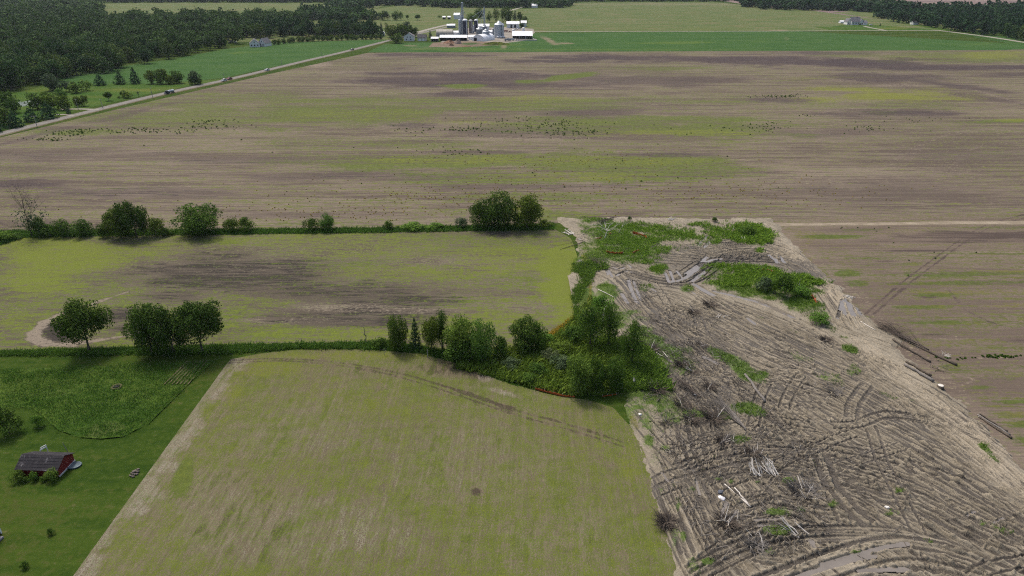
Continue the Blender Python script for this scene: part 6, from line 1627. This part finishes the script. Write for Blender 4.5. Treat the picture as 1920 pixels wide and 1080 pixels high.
gable('farmhouse', 757.5, 776, 77, 9, 4.8, 8.2, 'y', M_SIDING, M_GSHING, 'white farmhouse with its gable facing the field, left end of the farm', 'house', windows=[(.25, 1.0, 1.1, 1.4), (.7, 1.0, 1.1, 1.4), (.35, 3.4, 1, 1.2), (.65, 3.4, 1, 1.2)], doors=[(.46, .54, 0, 2.1)])
gable('garage', 783, 799, 77, 8, 3.6, 6.4, 'x', M_CREAM, M_SHING, 'cream garage with a dark roof beside the white farmhouse', 'garage', doors=[(.15, .4, 0, 2.4), (.55, .8, 0, 2.4)])
gable('shed', 808.5, 821.5, 78, 7, 3.0, 4.4, 'x', M_GALVD, M_WROOF, 'small open shed with a white roof left of the long cattle shed', 'shed', open_front=True)
gable('cattle_shed', 825, 875.5, 76.8, 10, 3.4, 5.6, 'x', M_GALVD, M_WROOF, 'long open fronted cattle shed under a white roof', 'barn', open_front=True)
# grey beige arched hall
def hoop(name, px0, px1, by, depth, height, axis, mat, emat, label, opening=None, rz=0.0):
    x0, y0 = place(px0, by); x1, _ = place(px1, by); W = x1 - x0
    o = empty(name, ((x0 + x1) / 2, y0, 0), rz, label, 'barn')
    n = 14
    if axis == 'x':
        arc = [(depth / 2 - depth / 2 * math.cos(math.pi * i / n), height * math.sin(math.pi * i / n) ** .75) for i in range(n + 1)]
        MB().prism(arc, -W / 2, W / 2).build('arched_shell', mat, o)
        for i in range(12):
            z = -W / 2 + W * (i + .5) / 12
            MB().prism([(a * 1.0 - (depth / 2 - a) * .012, b * 1.015) for a, b in arc], z - .12, z + .12).build('rib', mat, o)
    else:
        arc = [(-W / 2 * math.cos(math.pi * i / n), height * math.sin(math.pi * i / n) ** .75) for i in range(n + 1)]
        b = MB(); m = n + 1
        b.add([(a, 0, c) for a, c in arc] + [(a, depth, c) for a, c in arc], [(i, i + 1, m + i + 1, m + i) for i in range(n)] + [tuple(range(m, 2 * m))])
        b.build('arched_cover', mat, o)
        MB().add([(a * .995, .05, c * .995) for a, c in arc] + [(a * .995, .2, c * .995) for a, c in arc], [tuple(range(m)), tuple(range(2 * m - 1, m - 1, -1))]).build('end_wall', emat, o)
        if opening: MB().box(W * opening[0], W * opening[1], -.12, .04, 0, opening[2]).build('door', M_DARK, o)
    return o
hoop('arched_hall', 818, 848.5, 69, 16, 7.5, 'x', M_BEIGE, M_BEIGE, 'grey beige arched hall behind the long cattle shed')
hoop('hoop_barn', 884, 909, 77.2, 24, 6.6, 'y', M_WHITE, M_WHITE, 'white fabric hoop barn facing right front of the bins', (-.38, -.12, 3.4), rz=R(-28))
gable('lean_to', 878, 894, 74.5, 11, 3.0, 4.4, 'x', M_WHITE, M_WROOF, 'low white roofed lean-to joined to the hoop barn', 'barn', doors=[(.6, .95, 0, 2.8)])
gable('low_barn', 838, 853, 52.6, 10, 3, 4.6, 'x', M_GALVD, M_GALV, 'low grey barn beside the lane behind the silos', 'barn')
gable('white_shed', 847, 863, 65.5, 8, 2.8, 4.2, 'x', M_WHITE, M_WROOF, 'small white shed between the arched hall and the blue silo', 'shed')
gable('field_shelter', 830, 835, 36.2, 6, 3, 4.5, 'x', M_CONC, M_WROOF, 'little livestock shelter in the hay field, left of two', 'shed', open_front=True)
gable('field_shelter', 839.5, 844.5, 36.2, 6, 3, 4.5, 'x', M_CONC, M_WROOF, 'little livestock shelter in the hay field, right of two', 'shed', open_front=True)
gable('machine_shed', 851, 862, 36, 20, 6, 8.5, 'x', M_WHITE, M_WROOF, 'white roofed shed peeping out behind the tallest galvanised bin', 'barn')
gable('machine_shed', 950, 973.5, 52.5, 16, 5.2, 7.6, 'x', M_SIDING, M_WROOF, 'long white machine shed right of the biggest bin', 'barn', doors=[(.3, .45, 0, 4), (.6, .75, 0, 4)])
gable('machine_shed', 977, 987, 50.5, 14, 5.0, 7.4, 'x', M_SIDING, M_WROOF, 'short white machine shed at the right end of the farm', 'barn')
gable('workshop', 897, 917, 55.5, 14, 4.0, 6.4, 'x', M_WHITE, M_WROOF, 'white workshop roof behind the grey bins', 'barn')
gable('white_shed', 917, 923, 65.5, 8, 3.6, 5.0, 'x', M_WHITE, M_WROOF, 'white shed squeezed left of the biggest bin', 'shed')
gable('open_barn', 961, 998, 73.2, 22, 3.4, 7.2, 'x', M_WHITE, M_WROOF, 'wide open cattle barn with a white roof at the right front', 'barn', open_front=True)
x0, y0 = place(966, 76.2); x1, y1 = place(1007, 76.2)
o = empty('feed_apron', ((x0 + x1) / 2, y0, 0), 0, 'concrete feed yard with low white walls before the open cattle barn', 'yard wall')
hw_ = (x1 - x0) / 2
MB().box(-hw_ + .02, hw_ - .02, .02, 13.5, .05, .12).build('slab', plain('dirty_concrete', (0.14, 0.11, 0.09), .9, .3, .5), o)
MB().box(-hw_, hw_, -.2, 0, 0, 1.0).build('wall', M_PCONC, o)
MB().add([(-hw_, 0, 0), (-hw_ + .3, 0, 0), (-hw_ + 1.0, 13.5, 0), (-hw_ + .7, 13.5, 0), (-hw_, 0, 1.1), (-hw_ + .3, 0, 1.1), (-hw_ + 1.0, 13.5, 1.1), (-hw_ + .7, 13.5, 1.1)], [(4, 5, 6, 7), (0, 1, 5, 4), (1, 2, 6, 5), (2, 3, 7, 6), (3, 0, 4, 7)]).build('wall', M_PCONC, o)
MB().add([(hw_ - .3, 0, 0), (hw_, 0, 0), (hw_ - 3.7, 13.5, 0), (hw_ - 4.0, 13.5, 0), (hw_ - .3, 0, 1.1), (hw_, 0, 1.1), (hw_ - 3.7, 13.5, 1.1), (hw_ - 4.0, 13.5, 1.1)], [(4, 5, 6, 7), (0, 1, 5, 4), (1, 2, 6, 5), (2, 3, 7, 6), (3, 0, 4, 7)]).build('wall', M_PCONC, o)

def tank(px, by, L, rad, label, mat=M_WHITE, rz=0.0, group=None):
    x, y = place(px, by); o = empty('storage_tank', (x, y, 0), rz, label, 'tank', group)
    b = MB(); b.lathe([(rad * .6, -L / 2), (rad, -L / 2 + .3), (rad, L / 2 - .3), (rad * .6, L / 2)], 14)
    t = b.build('vessel', mat, o, smooth=True); t.rotation_euler = (0, R(90), 0); t.location = (0, 0, rad + .35)
    for s in (-1, 1): MB().box(s * L * .3 - .15, s * L * .3 + .15, -rad * .7, rad * .7, 0, rad * .7).build('cradle', M_DARK, o)
tank(934, 71.5, 3.2, .9, 'small white tank in front of the biggest bin, left of three', group='white tanks before the biggest bin')
tank(939.5, 71.5, 2.6, .9, 'small white tank in front of the biggest bin, middle of three', group='white tanks before the biggest bin')
tank(944.5, 71.3, 2.8, .9, 'small white tank in front of the biggest bin, right of three', group='white tanks before the biggest bin')

# silage and dirt heaps
def heap(px, by, w, d, h, mat, label, seed):
    x, y = place(px, by); n = 16; vs, fs = [], []
    r = np.random.default_rng(seed)
    for i in range(n + 1):
        for j in range(n + 1):
            u_, v_ = i / n * 2 - 1, j / n * 2 - 1
            q = max(0, 1 - u_ * u_ - v_ * v_) ** .8
            vs.append((u_ * w / 2, v_ * d / 2 + d / 2, q * h * (.6 + .7 * float(vnoise(np.array([i * .5 + seed]), np.array([j * .5]), 2)[0])) - .02 + .05))
    for i in range(n):
        for j in range(n): a = i * (n + 1) + j; fs.append((a, a + n + 1, a + n + 2, a + 1))
    b = MB(); b.add(vs, fs)
    return tag(b.build('earth_heap', mat, None, loc=(x, y, 0)), label, 'heap')
m_sil = plain('orange_brown_silage', (0.30, 0.165, 0.10), .95, .3, .7)
m_man = plain('pinkish_dirt', (0.36, 0.27, 0.22), .95, .2, .7)
heap(842, 82, 14, 9, 2.6, m_sil, 'orange brown silage heap in the cattle yard', 1)
heap(858, 82.5, 8, 7, 4.0, m_man, 'steep pinkish heap right of the orange brown silage', 2)
heap(846, 86, 6, 4, 1.6, plain('brown_dirt', (0.16, 0.09, 0.06), .95, .3), 'small dark brown heap at the front of the cattle yard', 3)
heap(930, 84, 30, 7, 2.2, m_verge, 'grassy bank curving below the grain bins', 4)
sw = heap(875, 87.6, 12, 3, .8, m_sil, 'low strip of orange silage at the edge of the crop field', 5)

# houses elsewhere
gable('house', 469, 487, 88.5, 12, 3.4, 7.2, 'y', M_SIDING, M_GSHING, 'white house with a grey roof on the pasture at upper left', 'house', windows=[(.2, 1.1, 1.2, 1.4), (.5, 1.1, 1.2, 1.4), (.8, 1.1, 1.2, 1.4), (.5, 4.2, 1, 1)], rz=R(18), chimney=True)
gable('house_wing', 484, 499, 87.2, 11, 3.2, 7.6, 'y', M_SIDING, M_GSHING, 'gabled wing with a steep grey roof joined to the white pasture house', 'house', windows=[(.3, 1.1, 1.1, 1.3), (.7, 1.1, 1.1, 1.3), (.5, 4.0, 1, 1.1)], rz=R(-15))
gable('house', 664, 674, 65.5, 8, 3, 5.2, 'x', M_SIDING, M_GSHING, 'white house glimpsed between the trees behind the pasture row', 'house', windows=[(.3, 1, 1.2, 1.2), (.7, 1, 1.2, 1.2)])
gable('house', 591, 602, 68, 8, 3, 5.0, 'x', M_CREAM, M_GSHING, 'low house half hidden behind the pasture row, left of the white one', 'house', windows=[(.3, 1, 1.2, 1.2), (.7, 1, 1.2, 1.2)])
gable('shed', 716.5, 720.5, 67, 5, 3, 4.4, 'y', M_WHITE, M_WROOF, 'little white shed at the foot of the tall farm conifer', 'shed', doors=[(.3, .7, 0, 2.1)])
gable('house', 473, 482, 66, 8, 3.2, 5.4, 'x', M_SIDING, M_GSHING, 'grey roof peeping from the trees above the pasture house', 'house')
gable('house', 1596, 1613, 46.8, 12, 4.2, 9.8, 'x', M_SIDING, M_GSHING, 'middle block of the big far grey roofed house', 'house', windows=[(.2, 1.2, 1.6, 1.8), (.5, 1.2, 1.6, 1.8), (.8, 1.2, 1.6, 1.8)], chimney=True)
gable('house_wing', 1588, 1597, 46.4, 11, 4.0, 7.8, 'y', M_SIDING, M_GSHING, 'left white gabled wing of the big far house', 'house', windows=[(.3, 1.2, 1.4, 1.6), (.7, 1.2, 1.4, 1.6)])
gable('house_wing', 1600, 1609, 46.2, 10, 4.6, 8.6, 'y', M_GSHING, M_GSHING, 'dark gabled porch in the centre of the big far house', 'house', doors=[(.2, .8, 0, 3.4)])
gable('house_wing', 1611, 1619, 46.9, 11, 4.0, 7.8, 'y', M_SIDING, M_GSHING, 'right white gabled wing of the big far house', 'house', windows=[(.3, 1.2, 1.4, 1.6), (.7, 1.2, 1.4, 1.6)])
gable('garage', 1619, 1626, 47.2, 10, 3.0, 5.6, 'x', M_SIDING, M_GSHING, 'low garage at the right end of the big far house', 'garage', doors=[(.2, .8, 0, 2.4)])
gable('shed', 1576, 1583, 43.6, 7, 2.2, 3.4, 'x', M_WHITE, M_WROOF, 'long low white shed left of the big far house', 'shed')
gable('house', 997, 1008, 14.5, 12, 4, 7, 'x', M_SIDING, M_WROOF, 'white house in the far trees above the hay field', 'house')
gable('house', 1712, 1722, 46.5, 9, 3, 5, 'x', M_SIDING, M_SHING, 'house hidden under the front of the right wood', 'house')

# ---- red shed and things on the lawn
sx0, sy0 = G(36, 893); sx1, _ = G(112, 893)
W, D_, wl, rg = sx1 - sx0, 3.7, 1.45, 2.5
o = empty('red_shed', ((sx0 + sx1) / 2 + .05, sy0, .02), R(-3), 'old red shed with a worn black roof on the lawn', 'shed')
h = W / 2
body = MB(); body.prism([(0, 0), (D_, 0), (D_, wl), (D_ / 2, rg), (0, wl)], -h, h); body.build('wall', M_RED, o)
n = 26
bd = MB().box(0, W / n - .03, -.05, 0, .1, wl - .02).mesh('plank', M_RED)
for i in range(n):
    p = ob('plank', bd, o, (-h + W * i / n, -.002, 0))
for i in range(14):
    y_ = D_ * (i + .5) / 14; zt = wl + (rg - wl) * (1 - abs(y_ - D_ / 2) / (D_ / 2)) - .05
    MB().box(h + .002, h + .05, y_ - D_ / 28 + .015, y_ + D_ / 28 - .015, .25, zt).build('plank', M_RED, o)
MB().box(h + .004, h + .12, -.05, D_ + .05, 0, .24).build('sill', M_PCONC, o)
m_roof = Mat('worn_roll_roofing', .9, .15)
nn = m_roof.noise(1.3, 5, .7); n3 = m_roof.noise((3, .6, 1), 4, .6)
m_roof.color(m_roof.mix(m_roof.ss(m_roof.add(m_roof.mul(nn, .7), m_roof.mul(n3, .4)), .7, .95), m_roof.mix(nn, (0.022, 0.021, 0.026), (0.06, 0.056, 0.062)), (0.30, 0.29, 0.30)))
m_roof.bump(nn, .4, .03)
sl = (rg - wl) / (D_ / 2); L_ = math.hypot(D_ / 2 + .35, (rg - wl) + .35 * sl)
rf = empty('roof', (0, 0, 0)); rf.parent = o
for sg in (0, 1):
    f = (lambda q: q) if sg == 0 else (lambda q: D_ - q)
    rows = 5
    for k in range(rows):
        q0 = -.35 + (D_ / 2 + .35) * k / rows; q1 = -.35 + (D_ / 2 + .35) * (k + 1) / rows + .05
        q1 = min(q1, D_ / 2)
        z0 = wl + q0 * sl + .10 + .02; z1 = wl + q1 * sl + .06 + .02
        vs = [(-h - .3, f(q0), z0), (h + .3, f(q0), z0), (h + .3, f(q1), z1), (-h - .3, f(q1), z1)]
        vs += [(a, b, c - .05) for a, b, c in vs]
        MB().add(vs, [(0, 1, 2, 3), (7, 6, 5, 4), (0, 1, 5, 4), (1, 2, 6, 5), (2, 3, 7, 6), (3, 0, 4, 7)]).build('roofing_strip', m_roof.m, rf)
fx, fy = G(68, 874)
fr = empty('trellis', (fx, fy + 2.2, 0), R(35), 'white wooden trellis leaning up behind the red shed roof', 'trellis')
for a, b in (((-.7, 0, 0), (-.1, 0, 1.9)), ((.6, 0, 0), (.6, 0, 2.1)), ((-.1, 0, 1.9), (.6, 0, 2.1)), ((-.35, 0, 1.4), (.6, 0, 1.7)), ((-.2, 0, 1.6), (.6, 0, 1.8))):
    MB().tube([a, b], .06, 5).build('rail', M_TRIM, fr)
fx, fy = G(119, 868); tag(MB().tube([(0, 0, 0), (-.3, 0, 1.3), (-.6, .1, 2.5)], [.06, .05, .03], 5).build('pole', m_post, None, loc=(fx, fy + 1.8, 0)), 'thin crooked pole sticking up behind the red shed', 'pole')
fx, fy = G(140, 874)
pl_ = empty('paddling_pool', (fx, fy, .03), R(15), 'flat blue grey round pool cover on the grass by the red shed', 'pool')
q = MB().lathe([(.86, 0), (.9, .2), (.82, .26), (.78, .2)], 24).build('rim', plain('pool_blue', (0.12, 0.17, 0.20), .4, .2), pl_, smooth=True); q.scale = (1.15, .95, 1)
q = MB().lathe([(.80, .1), (.5, .17), (.1, .15)], 24).build('cover', plain('tarp_blue', (0.10, 0.15, 0.17), .35, .35, 4), pl_, smooth=True); q.scale = (1.15, .95, 1)
# red building just outside the left edge
bx, by_ = G(3, 1000)
rb = empty('red_building', (bx, by_, .02), R(-8), 'corner of a red building with white corner trim at the left edge', 'building')
MB().box(-7, -.02, -7, -.02, 0, 3.0).build('wall', M_RED, rb)
MB().box(-.14, .06, -.12, .06, 0, 3.3).build('corner_trim', M_TRIM, rb)
MB().add([(-7.4, -7.2, 3.02), (-.4, -7.2, 3.02), (-.4, -.1, 3.02), (-7.4, -.1, 3.02), (-7.4, -3.5, 5), (-.4, -3.5, 5)], [(0, 1, 5, 4), (2, 3, 4, 5), (0, 4, 3), (1, 2, 5), (3, 2, 1, 0)]).build('roof', M_SHING, rb)
st = MB()
MB().box(.08, 1.0, -3.4, -.7, .0, .28).build('step', plain('speckled_paving', (0.36, 0.34, 0.35), .9, .5, 8), rb)

# ---- vehicles
def wheel(parent, x, y, r, w=.28):
    t = MB().lathe([(r * .62, -w / 2), (r, -w / 2 + .03), (r, w / 2 - .03), (r * .62, w / 2)], 14).build('wheel', M_TYRE, parent, smooth=True)
    t.rotation_euler = (R(90), 0, 0); t.location = (x, y, r)
    MB().lathe([(r * .6, -w / 2 - .01), (r * .6, w / 2 + .01)], 10).build('rim', M_GALV, t)

def car(px, by, rz, mat, label, pickup=False, group='cars on the country road'):
    x, y = place(px, by); o = empty('pickup_truck' if pickup else 'car', (x, y, .055), rz, label, 'pickup' if pickup else 'car', group)
    prof = [(-2.3, .35), (-2.35, .75), (-2.2, 1.0), (-1.0, 1.05), (1.9, 1.05), (2.25, .95), (2.3, .4)]
    b = MB(); n = len(prof)
    vs = [(a, -.9, c) for a, c in prof] + [(a, .9, c) for a, c in prof]
    b.add(vs, [tuple(range(n)), tuple(range(2 * n - 1, n - 1, -1))] + [(i, n + i, n + (i + 1) % n, (i + 1) % n) for i in range(n)])
    b.build('body', mat, o)
    cab = [(-1.15, 1.04), (-.55, 1.62), (.75, 1.64), (1.6, 1.04)] if not pickup else [(-1.2, 1.04), (-.7, 1.78), (.4, 1.78), (.6, 1.04)]
    b = MB(); b.add([(a, -.82 + .1 * (c > 1.2), c) for a, c in cab] + [(a, .82 - .1 * (c > 1.2), c) for a, c in cab], [(0, 1, 2, 3), (7, 6, 5, 4), (0, 4, 5, 1), (2, 6, 7, 3), (3, 7, 4, 0)]); b.build('glasshouse', M_GLASS, o)
    rx = [c for c in cab if c[1] > 1.5]
    MB().box(rx[0][0] + .02, rx[1][0] - .02, -.71, .71, rx[0][1] + .02, rx[0][1] + .06).build('roof', mat, o)
    for sx in (-1.4, 1.4):
        for sy in (-.82, .82): wheel(o, sx, sy, .34)
    for sy in (-.62, .62):
        MB().box(-2.37, -2.3, sy - .16, sy + .16, .68, .84).build('headlight', M_WHITE, o)
        MB().box(2.24, 2.31, sy - .16, sy + .16, .72, .9).build('tail_light', M_RED, o)
    return o
P_RED, P_SIL, P_DRK, P_WHT = plain('red_paint', (0.22, 0.03, 0.03), .35, .1), plain('silver_paint', (0.5, 0.52, 0.54), .35, .1), plain('dark_paint', (0.03, 0.035, 0.045), .3, .1), plain('white_paint', (0.7, 0.7, 0.7), .4, .08)
(ax, ay), (bx, by2) = G(300, 177), G(440, 146)
ROADA = math.atan2(by2 - ay, bx - ax)
car(420.5, 152.3, ROADA, P_SIL, 'silver car on the road leading a dark red one', group='cars on the country road')
car(430.5, 149.3, ROADA, P_RED, 'dark red car close behind the silver one', group='cars on the country road')
car(501, 132.8, ROADA, P_SIL, 'pale silver car alone on the middle of the road', group='cars on the country road')
car(660.5, 94.2, ROADA, P_DRK, 'dark car on the road nearest the farm', group='cars on the country road')
car(433, 80.5, 0.3, P_WHT, 'white car parked on the grass at the wood edge, left one', group='cars parked by the houses')
car(440, 80.2, 0.2, P_WHT, 'white car parked on the grass at the wood edge, right one', group='cars parked by the houses')
car(1633, 47.6, 0.1, P_WHT, 'white car parked right of the big far house', group='cars parked by the houses')
car(956, 60.8, 0.1, P_RED, 'red pickup parked in the yard behind the biggest bin', True, 'vehicles parked in the farm yard')
car(968, 55.5, 0.1, P_WHT, 'white pickup parked before the long machine shed', True, 'vehicles parked in the farm yard')
car(974, 54.8, 0.1, P_SIL, 'silver car parked before the long machine shed', False, 'vehicles parked in the farm yard')
def wagon(px, by, L, mat, label):
    x, y = place(px, by); o = empty('farm_wagon', (x, y, .05), .1, label, 'wagon', 'wagons parked in the farm yard')
    MB().box(-L / 2, L / 2, -1.2, 1.2, .9, 1.1).build('bed', mat, o)
    b = MB(); b.box(-L / 2, L / 2, -1.2, -1.1, 1.1, 2.2); b.box(-L / 2, L / 2, 1.1, 1.2, 1.1, 2.2); b.box(-L / 2, -L / 2 + .1, -1.1, 1.1, 1.1, 2.2); b.box(L / 2 - .1, L / 2, -1.1, 1.1, 1.1, 2.2); b.build('side_board', mat, o)
    MB().tube([(-L / 2, 0, .8), (-L / 2 - 1.6, 0, .5)], .07, 5).build('drawbar', M_DARK, o)
    for sx in (-L * .35, L * .35):
        for sy in (-1, 1): wheel(o, sx, sy, .5)
wagon(952, 77.3, 7, M_GALVD, 'grey wagon at the yard edge, left of the concrete feed yard')
wagon(957.5, 76.2, 7.5, M_GALV, 'pale long wagon parked behind the grey one')
wagon(948, 60.5, 5, M_RED, 'red wagon parked right of the biggest bin')
# tanker truck
x, y = G(318, 175.5)
tk = empty('tanker_truck', (x, y, .055), ROADA, 'dark blue truck with a silver tank trailer on the country road', 'truck')
P_NAVY = plain('navy_paint', (0.015, 0.022, 0.06), .35, .1)
MB().box(-6.2, -4.6, -1.1, 1.1, .7, 1.9).build('hood', P_NAVY, tk)
cb = MB().box(-4.6, -2.6, -1.22, 1.22, .7, 3.2).build('cab', P_NAVY, tk)
MB().box(-4.66, -4.58, -1.0, 1.0, 2.0, 2.95).build('windscreen', M_GLASS, cb)
MB().box(-6.28, -6.18, -.7, .7, .8, 1.8).build('grille', M_GALV, tk)
MB().box(-2.6, 6.2, -.5, .5, .75, 1.05).build('chassis', M_DARK, tk)
v = MB().lathe([(.6, -4.1), (1.15, -3.8), (1.15, 3.8), (.6, 4.1)], 16).build('tank', M_GALV, tk, smooth=True); v.rotation_euler = (0, R(90), 0); v.location = (2.2, 0, 2.25)
for q in (-1.2, 1.2, 3.4): MB().lathe([(.35, 3.38), (.35, 3.62)], 10, (q + 1, 0)).build('hatch', M_GALVD, tk)
for sx in (-5.4, -2.2, -1.1, 4.4, 5.5):
    for sy in (-1.0, 1.0): wheel(tk, sx, sy, .52, .4)
tk.scale = (.62,) * 3
for sy in (-.8, .8): MB().tube([(-2.45, sy, 1.0), (-2.45, sy, 3.8)], .09, 6).build('exhaust_stack', M_GALV, tk)

# ---- utility poles
m_pole = plain('pole_wood', (0.36, 0.33, 0.29), .9, .2, 2)
for (px, by, ty, lean, arm, lb_) in [(70, 238.5, 217, -.05, 1, 'utility pole with a crossarm beside the dark cedars'), (147, 205.5, 186, -.05, 0, 'pale pole at the driveway beside the dark tree pair'), (193, 202.5, 186, -.05, 0, 'pale pole where the gravel driveway meets the road'),
                                     (287, 184.5, 164, -.04, 0, 'pale pole on the verge left of the tanker truck'), (421, 150, 138.5, 0, 0, 'pale pole beside the silver and red cars'), (529, 123.5, 112, -.02, 0, 'pale pole at the roadside above the single silver car'), (604, 107, 97, 0, 0, 'thin pole where the road passes the pale spot in the field')]:
    x, y = G(px, by); h = height_at(px, by, by - ty)
    o = empty('utility_pole', (x, y, 0), 0, lb_, 'pole', 'utility poles along the country road')
    MB().tube([(0, 0, -.2), (lean * h, 0, h)], [.17, .11], 6).build('shaft', m_pole, o)
    MB().box(lean * h - (1.3 if arm else .5), lean * h + (1.3 if arm else .5), -.07, .07, h - .35, h - .2).build('crossarm', m_pole, o)
    for s in (-1, 1): MB().lathe([(.05, h - .2), (.07, h - .05), (.03, h)], 6, (lean * h + s * (1.1 if arm else .4), 0)).build('insulator', M_WHITE, o)
# ------------------------------------------------------------------ thin haze over the whole country
hz = Mat('thin_haze'); t = hz.t
for n in list(t.nodes):
    if n.type != 'OUTPUT_MATERIAL': t.nodes.remove(n)
pv = t.nodes.new('ShaderNodeVolumePrincipled')
pv.inputs['Color'].default_value = (0.80, 0.90, 1.0, 1)
pv.inputs['Density'].default_value = 0.00003
pv.inputs['Anisotropy'].default_value = 0.2
t.links.new(pv.outputs['Volume'], next(n for n in t.nodes if n.type == 'OUTPUT_MATERIAL').inputs['Volume'])
MBh = MB().box(-9300, 9300, -900, 10300, -1.5, 73.0)
tag(MBh.build('haze', hz.m), 'thin pale haze lying over the farmland', None, None, 'stuff')
